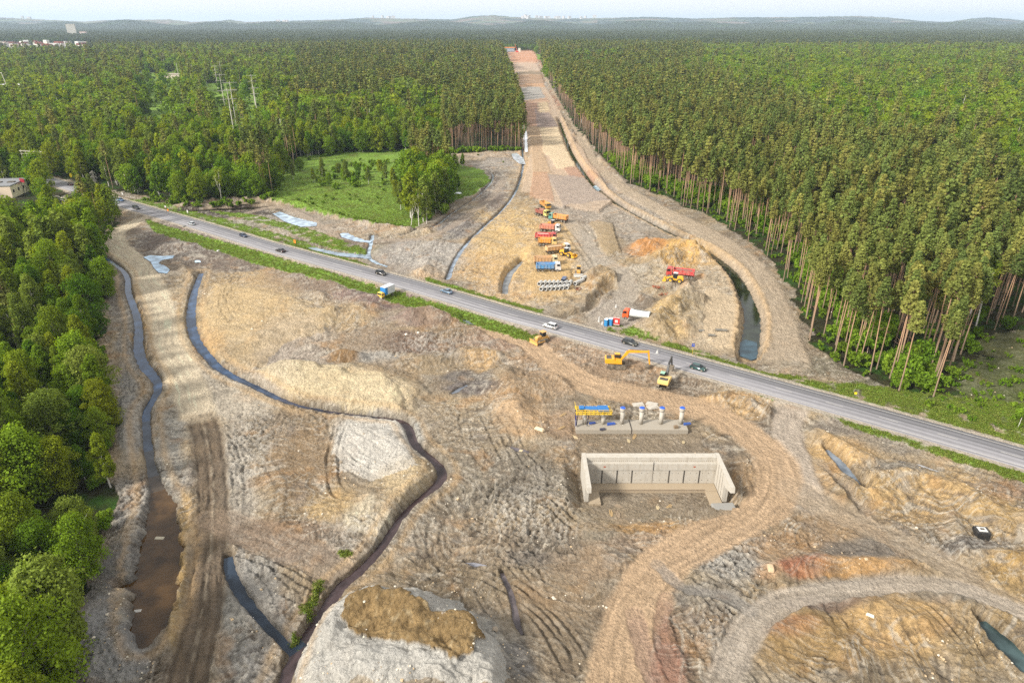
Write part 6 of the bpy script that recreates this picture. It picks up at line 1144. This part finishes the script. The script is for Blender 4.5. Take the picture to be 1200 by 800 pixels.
MB().box(((-w2 + jx - .12) / 2, 0, zs / 2), (jx - .12 + w2, yb - yf, zs), bev=.04).out('slab', CONC, e); MB().box(((w2 + jx + .12) / 2, 0, zs / 2), (w2 - jx - .12, yb - yf, zs), bev=.04).out('slab', CONC, e); MB().box((jx, 0, zs / 2 + .05), (.22, yb - yf - .02, zs - .02)).out('joint', JNT, e)
ym = (yf + yb) / 2 + .5
for k, px_ in enumerate((685.5, 707.5, 729.5, 752, 775.5, 799)):
    tx = (px_ - 600) * (CAMH - 1.1) / (FPX * ST + (499 - 400) * CT); lab = ('leftmost concrete column, under the yellow scaffold platform', 'second concrete column from the left, under the yellow scaffold platform', 'white column with blue cap just right of the scaffold platform', 'second blue-capped white column from the scaffold', 'third blue-capped white column from the scaffold', 'rightmost blue-capped white column at the end of the footing')[k]
    e = empty('concrete_column', (tx, ym, zs - .1), 0, label=lab, cat='column'); h = 3.3 if k < 2 else 4.1; MB().cyl((0, 0, 0), (0, 0, h - .9), .50, 20).out('shaft', CONC2, e, True)
    if k > 1: MB().cyl((0, 0, h - .92), (0, 0, h - .5), .5, 20, r2=.68).cyl((0, 0, h - .5), (0, 0, h + .1), .68, 20).out('head', CONC2, e); MB().cyl((0, 0, h + .1), (0, 0, h + .26), .64, 16, r2=.45).out('cap_sheet', CAPB, e)
    else: MB().cyl((0, 0, h - .92), (0, 0, h - .1), .52, 20).out('head', CONC2, e)
YS = paint((236, 196, 40), .5, 0, .15, 'yellow_beam'); x0, x1 = G(674, 500, 1)[0], G(716, 500, 1)[0]; xm = (x0 + x1) / 2
e = empty('scaffold_platform', (xm, ym, zs - .1), 0, label='yellow formwork platform with blue sheets on the two left columns', cat='scaffold'); wd = x1 - x0
f = MB()
for yy_ in (-1.6, -.8, .9, 1.7): f.box((0, yy_, 3.45), (wd, .14, .28))
for k in range(9): f.box((-wd / 2 + .3 + k * (wd - .6) / 8, 0, 3.65), (.1, 3.8, .12))
f.out('beam_deck', YS, e); g_b = MB(); 
for k in range(5): g_b.cyl((-wd / 2 + .1 + k * (wd - .2) / 4, -1.9, 3.4), (-wd / 2 + .1 + k * (wd - .2) / 4, -1.9, 4.7), .05, 6)
g_b.box((0, -1.9, 4.65), (wd, .06, .12)).box((0, -1.9, 4.15), (wd, .06, .12)).box((-wd / 2, 0, 4.65), (.06, 3.8, .1)).out('guard_rail', YS, e)
s_ = MB(); s_.box((wd * .27, -.3, 4.1), (2.4, 2.2, .7), rot=(0, .05, .1), bev=.15).box((-wd * .05, .2, 4.0), (3.2, 1.4, .4), rot=(0, -.05, -.1), bev=.12).box((-wd * .32, .2, 4.05), (1.2, 1.3, .6), bev=.1).out('blue_sheet', paint((26, 110, 176), .6, 0, .1), e); MB().box((0, .3, 3.85), (wd * .8, 1.5, .3)).out('formwork_board', paint((186, 164, 110), .7, 0, .3), e)
b_ = MB()
for xx in (-wd / 2 + .25, -wd * .17): 
    for zz in (0.5, 3.3): b_.cyl((xx, -1.3, .2), (xx + .3, -1.3, 3.4), .09, 6).cyl((xx, 1.3, .2), (xx, 1.3, 3.4), .09, 6)
b_.box((-wd / 2 + .1, -1.4, 1.6), (.12, .7, 2.6)).out('blue_prop', paint((24, 44, 120), .5, 0, .1), e)
for q, sz, lab, c_ in (((694, 496), (1.6, .5, .35), 'bundle of blue props lying on the footing under the scaffold', (26, 70, 150)), ((716, 497), (2.0, .7, .4), 'blue sheet bundle on the footing between scaffold and first capped column', (20, 78, 170)), ((706, 503), (1.4, .6, .3), 'dark crate on the front of the footing below the scaffold', (60, 62, 84)), ((792, 501), (1.0, .8, .6), 'brown crate on the footing beside the rightmost column', (128, 108, 84)), ((805, 497), (1.8, .6, .4), 'blue bundle at the right end of the footing', (40, 84, 160))):
    x, y = G(*q, 1.1); m = MB(); 
    for k in range(3): m.box((0, (k - 1) * sz[1] / 3, sz[2] / 2 + .05 * (k % 2)), (sz[0] * (1 - .08 * k), sz[1] / 3.4, sz[2]), bev=.04)
    o = m.out('material_bundle', paint(c_, .6, 0, .15), None, label=lab, cat='bundle'); o.location = (x, y, zs - .1); o.rotation_euler = (0, 0, .2)
for q, rz_, lab in (((748, 475), .1, 'flat grey concrete slab lying behind the second capped column'), ((764, 474), -.5, 'flat pale slab lying behind the third capped column'), ((765, 478), .3, 'small grey slab piece behind the third capped column')):
    x, y, zz = spot(*q); m = MB(); m.box((0, 0, .12), (2.8, 1.7, .22), bev=.03).box((.2, .1, .3), (2.2, 1.3, .12), rot=(0, 0, .1), bev=.02); o = m.out('concrete_slab', CONC2, None, label=lab, cat='slab'); o.location = (x, y, zz + .03); o.rotation_euler = (0, 0, rz_)
# concrete abutment
z0 = -1.5; zt = 4.5; xa = (688 - 600) * .1732; xb = (842 - 600) * .1732; yw = 115.6; yF = 106.4
e = empty('bridge_abutment', ((xa + xb) / 2, yw, z0), 0, label='large open concrete abutment with two side walls standing in the pit', cat='abutment'); w2 = (xb - xa) / 2; H_ = zt - z0; hl = H_ * .55
jm = G(764, 545, 2)[0] - (xa + xb) / 2
lw = MB(); lw.box((0, 1.2, hl / 2), (2 * w2 - .02, 1.6, hl)); lw.out('lower_wall', CONC2, e)
uw = MB(); uw.box((0, 1.35, hl + (H_ - hl) * .30), (2 * w2 - .01, 2.2, (H_ - hl) * .6), bev=.03).box((0, 1.75, H_ - (H_ - hl) * .2), (2 * w2 - .012, 1.5, (H_ - hl) * .4), bev=.03).out('upper_wall', CONC2, e)
for k, fx in enumerate((56, 103.5, 127.5, 149)): pass
for px_ in (705.5, 723, 740.5, 784, 801.5, 819.5): jx = G(px_, 560, 0)[0] - (xa + xb) / 2; MB().box((jx, .385, hl * .5), (.24, .05, hl * .96)).out('dark_slot', JNT, e)
MB().box((jm, .38, hl * .5), (.08, .06, hl)).out('joint', paint((120, 112, 100), .9, 0, .2), e); MB().box((jm, .235, H_ * .72), (.16, .04, H_ * .34)).out('joint', JNT, e)
bh = MB()
for k in range(20):
    for zz in (.8, hl - .8):
        xx = -w2 + 1.4 + k * (2 * w2 - 2.8) / 19; bh.cyl((xx, .40, zz), (xx, .37, zz), .07, 6)
bh.out('tie_holes', JNT, e)
ch = MB()
for k in range(60): ch.box((-w2 + .8 + k * (2 * w2 - 1.6) / 59, .99, H_ - (H_ - hl) * .33), (.12, .04, .12))
ch.out('recess_line', paint((130, 120, 106), .9, 0, .2), e)
for fx in (-.72, .66): MB().box((fx * w2, .24, hl + .9), (.42, .06, .28)).out('red_box_out', paint((168, 70, 44), .7, 0, .2), e)
for sgn in (-1, 1):
    q = MB(); yl = -(yw - 109.9); yu = -(yw - yF); q.bm.free(); q.bm = bmesh.new(); prof_ = [(2.6, 0), (2.6, H_), (yu * .97, H_ * .985), (yu, H_ * .80), (yl, H_ * .60), (yl, 0)]
    # the wing follows the outline along y
    a = [q.bm.verts.new((sgn * (w2 + .02), p[0], p[1])) for p in prof_]; b = [q.bm.verts.new((sgn * (w2 + .85), p[0], p[1])) for p in prof_]; q.bm.faces.new(a); q.bm.faces.new(b[::-1])
    for k in range(6): q.bm.faces.new((a[k], b[k], b[(k + 1) % 6], a[(k + 1) % 6]))
    q.out('wing_wall', CONC2, e)
for k in range(1, 6): MB().box((-w2 + .01, .3 - k * 1.45, H_ * (.5 if k < 4 else .34)), (.05, .06, H_ * (.9 if k < 4 else .6))).out('panel_joint', paint((128, 120, 108), .9, 0, .2), e); MB().box((w2 - .01, .3 - k * 1.45, H_ * (.5 if k < 4 else .34)), (.05, .06, H_ * (.9 if k < 4 else .6))).out('panel_joint', paint((128, 120, 108), .9, 0, .2), e)
ft = MB(); ft.box((0, -.3, -.3), (2 * w2 - .03, 3.8, .5), bev=.03).box((-w2 + 1.25, -4.2, -.3), (2.4, 4.2, .5), bev=.03).box((w2 - 1.25, -4.2, -.3), (2.4, 4.2, .5), bev=.03).out('footing', paint((166, 148, 122), .9, 0, .55, 'dusty_footing'), e)
rb = MB()
for k in range(110): rb.cyl((-w2 + 2.7 + k * (2 * w2 - 5.4) / 109, -2.15, -.2), (-w2 + 2.7 + k * (2 * w2 - 5.4) / 109, -2.15, .35), .035, 4)
rb.out('rebar', paint((90, 62, 44), .8, .2, .2, 'rebar'), e)
x, y = G(848, 596, -.5); gp_ = MB(); gp_.box((0, 0, 0), (4.6, 2.6, .5), rot=(0, 0, .05), taper=(.95, .9), bev=.2).out('concrete_spill', paint((142, 140, 134), .9, 0, .15), None, label='grey concrete block at the foot of the right side wall of the abutment', cat='concrete block').location = (x, y, gz1(x, y) + .1)
rp = random.Random(21)
for k in range(14):
    q = (rp.uniform(690, 850), rp.uniform(592, 606)) if k < 5 else ((rp.uniform(668, 820), rp.uniform(510, 524)) if k < 9 else (rp.uniform(655, 680), rp.uniform(486, 520))); x, y = G(*q); m = MB(); L_ = rp.uniform(1.0, 2.4); m.box((0, 0, .08), (L_, .22, .12)).box((.2, .28, .07), (L_ * .8, .18, .1), rot=(0, 0, .08)).box((-.1, -.24, .07), (L_ * .7, .16, .1), rot=(0, 0, -.06))
    o = m.out('timber_plank', paint(((170, 140, 92), (140, 120, 96), (196, 176, 136))[k % 3], .8, 0, .4), None, label='loose timber planks lying on the ground around the concrete works', cat='plank', group='loose planks around the concrete works'); o.location = (x, y, gz1(x, y)); o.rotation_euler = (0, 0, rp.uniform(0, 3))
# dark chamber at the right
x, y = G(1146, 634, -.8); e = empty('inspection_chamber', (x, y, gz1(x, y) - .1), -.12, label='black square chamber with white lid sunk in the dark mud at the right', cat='chamber'); MB().box((0, 0, .95), (2.3, 2.0, 1.9), bev=.06).out('wall', paint((26, 28, 32), .6, 0, .1), e); l = MB().box((0, 0, 1.98), (1.45, 1.25, .12), bev=.02).out('lid', WHT, e); MB().box((0, .05, 2.06), (.7, .45, .04)).out('hatch', DRK, l)
for q, c_, sz, lab in (((1018, 727), (236, 226, 196), (1.3, .5, .4), 'white block lying on the sand heap at the lower right'), ((902, 671), (206, 176, 140), (1.7, 1.1, .8), 'pale boulder beside the curved grey track at the right'), ((610, 527), (206, 188, 150), (1.8, 1.0, .5), 'pale slab at the edge of the small dark pool'), ((632, 507), (224, 204, 168), (2.6, 1.0, .5), 'pale slab lying left of the column footing'), ((256, 310 - 15), (214, 214, 210), (1.2, .8, .4), 'white stone on the dark earth near the long ditch'), ((216, 268), (150, 148, 140), (2.0, .8, .5), 'grey block on the verge grass at the dark earth'), ((476, 393), (236, 224, 206), (.9, .8, .5), 'white boulder on the brown heap, the left of two'), ((490, 391), (238, 228, 212), (.8, .7, .5), 'white boulder on the brown heap, the right of two'), ((186, 627), (180, 172, 150), (2.0, .9, .5), 'pale plank at the head of the brown pond'), ((160, 712), (178, 176, 170), (1.4, .7, .3), 'pale plank lying in the brown pond')):
    x, y = G(*q); m = MB(); m.box((0, 0, sz[2] / 2), sz, bev=min(sz) * .3, taper=(.8, .85)); o = m.out('boulder', paint(c_, .9, 0, .3), None, label=lab, cat='boulder'); o.location = (x, y, max(gz1(x, y), -1.25) - .03); o.rotation_euler = (0, .06, rng.uniform(0, 3))
# culvert rings lying on the sand at the lower end of the yard
for q, w_, lab in (((845, 388), 3.4, 'dark pipe section lying on the sand right of the big spoil ridge'), ((822, 387), 1.6, 'short dark pipe left of the longer one on the sand'), ((834, 394), 2.0, 'short dark pipe below the longer one on the sand')):
    x, y, zz = spot(*q, .3); m = MB(); m.cyl((-w_ / 2, 0, .35), (w_ / 2, 0, .35), .4, 16, cap=False).cyl((-w_ / 2, 0, .35), (w_ / 2, 0, .35), .33, 16, cap=False); o = m.out('dark_pipe', paint((92, 92, 88), .7, 0, .4), None, label=lab, cat='pipe'); o.location = (x, y, zz); o.rotation_euler = (0, 0, -.2)
# rusty scrap heaps
for q, lab in (((772, 340), 'heap of rusty formwork parts behind the wheel loader'), ((778, 344), 'small heap of orange scrap on the spoil ridge')):
    x, y, zz = spot(*q, 1.0); m = MB(); r2_ = random.Random(int(q[0]))
    for k in range(16): m.box((r2_.uniform(-2, 2), r2_.uniform(-1, 1), .2 + .3 * r2_.random()), (r2_.uniform(.6, 1.8), .15, .2), rot=(r2_.uniform(-.4, .4), r2_.uniform(-.4, .4), r2_.uniform(0, 3)))
    o = m.out('scrap_heap', paint((150, 72, 34), .8, .1, .4), None, label=lab, cat='scrap'); o.location = (x, y, zz)
# ---------------------------------------------------------------- building, rubble, masts
cA = np.array(G(16, 232)); cB = np.array(G(37, 222.5)); a_ = math.atan2(*(cB - cA)[::-1]); Lb = float(np.hypot(*(cB - cA))); zb = gz1(*cA)
e = empty('flat_roofed_building', (cA[0], cA[1], zb), a_, label='cream flat-roofed building half hidden by trees at the left edge', cat='building'); Wd = 24.0
MB().box((Lb / 2, Wd / 2, 3.1), (Lb, Wd, 6.2)).out('wall', paint((244, 236, 196), .8, 0, .04), e); pk = MB().box((-.06, Wd / 2, 3.0), (.12, Wd - .4, 5.9)).out('front_cladding', paint((242, 220, 194), .8, 0, .04), e)
rf = MB().box((Lb / 2, Wd / 2, 6.35), (Lb + .5, Wd + .5, .3)).out('roof', paint((126, 130, 134), .8, 0, .2), e)
for k in range(3): MB().box((Lb * .5, 4 + k * 6.5, 6.7), (2.6, 3.4, .5), bev=.05).out('skylight', DRK, rf)
for sx, sy, lx, ly in ((Lb / 2, -.1, Lb + .5, .2), (Lb / 2, Wd + .1, Lb + .5, .2), (-.12, Wd / 2, .2, Wd), (Lb + .12, Wd / 2, .2, Wd)): MB().box((sx, sy, 6.62), (lx, ly, .35)).out('parapet', paint((150, 152, 152), .7, 0, .1), rf)
for k in range(4): w_ = MB().box((2 + k * (Lb - 4) / 3, -.03, 3.4), (1.6, .1, 1.5)).out('window', paint((120, 116, 110), .5, 0, .1), e); MB().box((2 + k * (Lb - 4) / 3, -.09, 3.4), (1.3, .04, 1.25)).out('pane', GLS, w_)
rr_ = random.Random(9)
for k in range(46):
    x, y, zz = spot(rr_.uniform(64, 84), rr_.uniform(229, 242), .3); sz = rr_.uniform(.5, 1.5); o = link('rubble_block', SM[(k * 3) % 6], None, (x, y, zz + .1)); o.scale = (sz * 1.4, sz, sz * 1.1); o.rotation_euler = (0, 0, rr_.uniform(0, 3)); tag(o, 'pale block in the rubble heap between the building and the main road', 'rubble block', 'blocks of the pale rubble heap')
x, y, zz = spot(80.5, 251, .3); e = empty('garden_statue', (x, y, zz), 0, label='slim white pillar on the grass left of the round dark tree', cat='pillar'); MB().box((0, 0, .25), (.9, .9, .5), bev=.03).out('base', CONC2, e); MB().cyl((0, 0, .5), (0, 0, 2.3), .34, 12, r2=.22).out('shaft', WHT, e); MB().cyl((0, 0, 2.3), (0, 0, 2.8), .22, 12, r2=.1).out('top', WHT, e)
GAL = paint((150, 146, 134), .6, .2, .3, 'galvanised'); WOOD = paint((206, 200, 184), .8, 0, .15, 'pale_concrete_mast')
def pylon(px_, py_, h, w0, label, group, arms=3, armw=5.0, wires=None, mat=None):
    x, y = G(px_, py_); zz = gz1(x, y); e = empty('power_pylon', (x, y, zz), .5, label=label, cat='pylon', group=group); m = MB(); nseg = 8; w1 = w0 * .22; th = .05 + h * .003
    q = lambda t, i: Vector(((w0 + (w1 - w0) * t) * (1, 1, -1, -1)[i], (w0 + (w1 - w0) * t) * (1, -1, -1, 1)[i], h * t))
    for i in range(4): m.cyl(q(0, i), q(1, i), th * 1.4, 4)
    for s in range(nseg):
        t0, t1 = s / nseg, (s + 1) / nseg
        for i in range(4): m.cyl(q(t0, i), q(t1, (i + 1) % 4), th, 3); m.cyl(q(t0, (i + 1) % 4), q(t1, i), th, 3)
    m.out('lattice_mast', mat or GAL, e)
    for k in range(arms):
        a = MB(); zc = h * (.70 + .12 * k); L = armw * (1 - .18 * abs(k - 1)); a.cyl((-L, 0, zc), (L, 0, zc), th * 1.3, 4).cyl((-L, 0, zc), (0, 0, zc + 1.1), th, 3).cyl((L, 0, zc), (0, 0, zc + 1.1), th, 3); a.out('cross_arm', mat or GAL, e)
        ins = MB(); 
        for sx in (-L, L): ins.cyl((sx, 0, zc), (sx, 0, zc - 1.0), th * 1.6, 5)
        ins.out('insulators', DRK, e)
    return e
pylon(118, 241, 17, .9, 'near lattice pylon standing beside the main road above the light blue car', None, 3, 1.4)
def mast(px_, py_, h, label, group, arms=2, aw=3.6, mat=WOOD):
    x, y = G(px_, py_); e = empty('power_mast', (x, y, gz1(x, y)), .6, label=label, cat='power mast', group=group); MB().cyl((0, 0, -.5), (0, 0, h), .42, 8, r2=.26).out('pole', mat, e)
    for k in range(arms): MB().box((0, 0, h * (.97 - .16 * k)), (aw * 2 * (1 - .15 * k), .34, .38)).out('cross_arm', mat, e)
for i, (q, h, aw) in enumerate((((264, 128), 31, 6), ((277, 146), 32, 6.5), ((300, 128), 30, 5), ((256, 106), 27, 4.5), ((303, 143), 26, 4.5), ((228, 98), 22, 1), ((211, 98), 24, 1), ((261, 97), 26, 4), ((295, 84), 26, 4), ((194, 82), 26, 4), ((276, 166), 34, 7))):
    mast(*q, h + 5, 'pale power mast with cross arms rising from the forest in the upper left clearing', 'power masts over the upper left forest', 2 if aw > 1.5 else 1, aw)
mast(333, 176, 22, 'slim white mast among the trees above the left end of the meadow', None, 2, .9)
mast(489, 190, 17, 'slim grey power mast rising above the meadow stand', None, 2, 1.0)
x, y = G(15, 118); e = empty('lamp_mast', (x, y, gz1(x, y)), 0, label='tall slanting floodlight mast at the left edge above the forest', cat='mast'); MB().cyl((0, 0, 0), (-4, 0, 31), .5, 8, r2=.35).out('pole', WOOD, e); MB().box((-6, 0, 31.2), (5, .8, .6)).out('lamp_arm', WOOD, e)
x, y = G(46, 205); e = empty('substation_portal', (x, y, gz1(x, y)), -.25, label='row of white portal posts of a substation above the cream building', cat='portal')
for k in range(6): MB().cyl((-9 + k * 3.6, 0, 0), (-9 + k * 3.6, 0, 14), .17, 6).out('post', WOOD, e)
MB().box((0, 0, 13.2), (20, .2, .3)).box((0, 0, 11.6), (19, .16, .2)).out('beam', WOOD, e)
x, y = G(203, 92); e = empty('roadside_hall', (x, y, gz1(x, y)), -.1, label='long pale hall in the forest gap at the upper left', cat='building'); MB().box((0, 0, 3), (40, 10, 6)).out('wall', paint((206, 190, 176), .8, 0, .1), e); MB().prof([(-20.5, 6), (20.5, 6), (19, 7.6), (-19, 7.6)], -5.4, 5.4).out('roof', paint((176, 160, 150), .7, 0, .2), e)
x, y = G(26, 118); e = empty('roadside_hall', (x, y, gz1(x, y)), -.1, label='white low hall among the trees near the floodlight mast at the left edge', cat='building'); MB().box((0, 0, 9), (38, 12, 18)).out('wall', paint((206, 204, 198), .8, 0, .1), e); MB().box((0, 0, 18.2), (39, 13, .5)).out('roof', paint((226, 224, 220), .7, 0, .1), e)
# ---------------------------------------------------------------- town and far works
def house(px_, py_, w_, d_, h, wallc, roofc, label, group, rz=0.0, flat=False, cat='house'):
    x, y = G(px_, py_); e = empty('house' if not flat else 'block_of_flats', (x, y, gz1(x, y)), rz, label=label, cat=cat, group=group); MB().box((0, 0, h / 2), (w_, d_, h)).out('wall', paint(wallc, .8, 0, .05), e)
    if flat: MB().box((0, 0, h + .4), (w_ + .5, d_ + .5, .8)).out('roof', paint(roofc, .8, 0, .05), e)
    else: m = MB(); m.prof([(-w_ / 2 - .5, h + .02), (w_ / 2 + .5, h + .02), (w_ / 2 - 1.5, h + d_ * .45), (-w_ / 2 + 1.5, h + d_ * .45)], -d_ / 2 - .3, d_ / 2 + .3); m.out('roof', paint(roofc, .8, 0, .05), e)
    return e
hr = random.Random(4)
for k in range(34):
    q = (hr.uniform(0, 106), hr.choice((54, 56, 58, 59.5)) + hr.uniform(-.7, .7)); house(*q, hr.uniform(14, 30), hr.uniform(12, 16), hr.uniform(10, 16), hr.choice(((236, 232, 220), (230, 220, 200), (222, 214, 206))), hr.choice(((150, 74, 56), (206, 190, 180), (120, 70, 60), (226, 222, 214))), 'pale house with a pitched roof in the town beyond the upper left forest', 'houses of the far town', hr.uniform(-.6, .6))
house(86, 45, 46, 30, 78, (226, 220, 206), (206, 200, 190), 'tall pale tower block rising above the far town', None, .4, True, 'tower block'); house(99, 45, 34, 26, 36, (214, 190, 180), (200, 150, 140), 'lower pinkish block right of the tall tower block', None, .2, True, 'apartment block')
for i, (p0, p1, yy_, n) in enumerate(((20, 40, 33, 3), (320, 352, 34.2, 5), (430, 470, 33.2, 6), (612, 705, 33.6, 16), (560, 600, 32.8, 6))):
    for k in range(n):
        q = (hr.uniform(p0, p1), yy_ + hr.uniform(-.5, .3)); house(*q, hr.uniform(25, 70), 40, hr.uniform(16, 28), (206, 204, 200), (200, 190, 184), 'tiny pale building on the slopes of the far hills', 'buildings on the far hills', hr.uniform(-.5, .5))
# far bridge deck under construction
x, y = G(598, 62); e = empty('bridge_deck', (x, y, gz1(x, y) + .5), 0, label='grey bridge with orange formwork on top at the far end of the cleared strip', cat='bridge'); MB().box((-4, 0, 5.5), (34, 14, 11), bev=.3).out('grey_screen', paint((150, 160, 172), .7, 0, .1), e); MB().box((-4, 0, 12.0), (36, 16, 2.2)).out('orange_formwork', paint((226, 140, 62), .7, 0, .1), e)
x, y = G(606, 62.5); e = empty('mobile_crane', (x, y, gz1(x, y)), 0, label='red crane beside the far bridge at the end of the cleared strip', cat='crane'); MB().box((0, 0, 2), (9, 4, 3.4), bev=.2).out('carrier', paint((206, 52, 44), .5, 0, .1), e); MB().cyl((0, 0, 3), (-7, 0, 24), .8, 6, r2=.5).out('boom', paint((212, 60, 50), .5, 0, .1), e); MB().box((3, 0, 5), (3, 3, 4), bev=.2).out('cab', WHT, e)
house(608.6, 62, 7, 6, 10, (226, 222, 206), (206, 200, 190), 'pale site cabin right of the red crane', None, 0, True, 'site cabin')
# ================================================================= LIGHT, AIR, RENDER
w = bpy.data.worlds.new('World'); SC.world = w; w.use_nodes = True; nt = w.node_tree; bg = nt.nodes['Background']
sky = nt.nodes.new('ShaderNodeTexSky'); sky.sky_type = 'NISHITA'; sky.sun_disc = False; sky.sun_elevation = R(SUN_EL); sky.sun_rotation = R(SUN_AZ); sky.dust_density = 4.0; sky.air_density = 1.0; sky.ozone_density = 1.0; sky.altitude = 200
hs = nd(nt, 'ShaderNodeHueSaturation'); hs.inputs['Saturation'].default_value = .30; nt.links.new(sky.outputs[0], hs.inputs['Color'])
# thin high cloud: an even pale veil over the blue
nt.links.new(mixc(nt, .80, hs.outputs['Color'], (VEIL * 1.0, VEIL * .985, VEIL * .97)), bg.inputs['Color']); bg.inputs['Strength'].default_value = SKY_STR
sl = bpy.data.lights.new('sun', 'SUN'); so = bpy.data.objects.new('sun', sl); COL.objects.link(so)
sl.energy = SUN_STR; sl.angle = R(SUN_ANG); sl.color = (1, .955, .89)
# sun_rotation turns clockwise from +Y seen from above
az = R(SUN_AZ); d = Vector((math.sin(az) * math.cos(R(SUN_EL)), math.cos(az) * math.cos(R(SUN_EL)), math.sin(R(SUN_EL))))
so.rotation_euler = d.to_track_quat('Z', 'Y').to_euler(); so.location = (-100, -100, 300)
# haze: one closed box round everything
hv = [(x, y, zz) for x in (-45000, 45000) for y in (-300, 44000) for zz in (-8, 420)]
hm = bpy.data.materials.new('haze'); hm.use_nodes = True; nt = hm.node_tree; nt.nodes.clear()
o = nt.nodes.new('ShaderNodeOutputMaterial'); pv = nt.nodes.new('ShaderNodeVolumePrincipled'); pv.inputs['Color'].default_value = HAZE_COL; pv.inputs['Density'].default_value = HAZE; pv.inputs['Anisotropy'].default_value = .1
nt.links.new(pv.outputs[0], o.inputs['Volume'])
hme = newmesh('haze', hv, F=[(0, 1, 3, 2), (4, 6, 7, 5), (0, 4, 5, 1), (2, 3, 7, 6), (0, 2, 6, 4), (1, 5, 7, 3)], mats=[hm])
tag(link('haze', hme), kind='stuff', label='pale blue haze over the distant forest and hills')
SC.view_settings.view_transform = 'Standard'; SC.view_settings.look = 'None'; SC.view_settings.gamma = 1; SC.view_settings.exposure = EXPO
SC.view_settings.use_curve_mapping = False
cy = SC.cycles; cy.max_bounces = 5; cy.diffuse_bounces = 2; cy.glossy_bounces = 2; cy.transmission_bounces = 2; cy.transparent_max_bounces = 4; cy.volume_bounces = 0
cy.use_denoising = False; cy.use_adaptive_sampling = False
cy.volume_step_rate = 10; cy.sample_clamp_indirect = 4; cy.caustics_reflective = False; cy.caustics_refractive = False
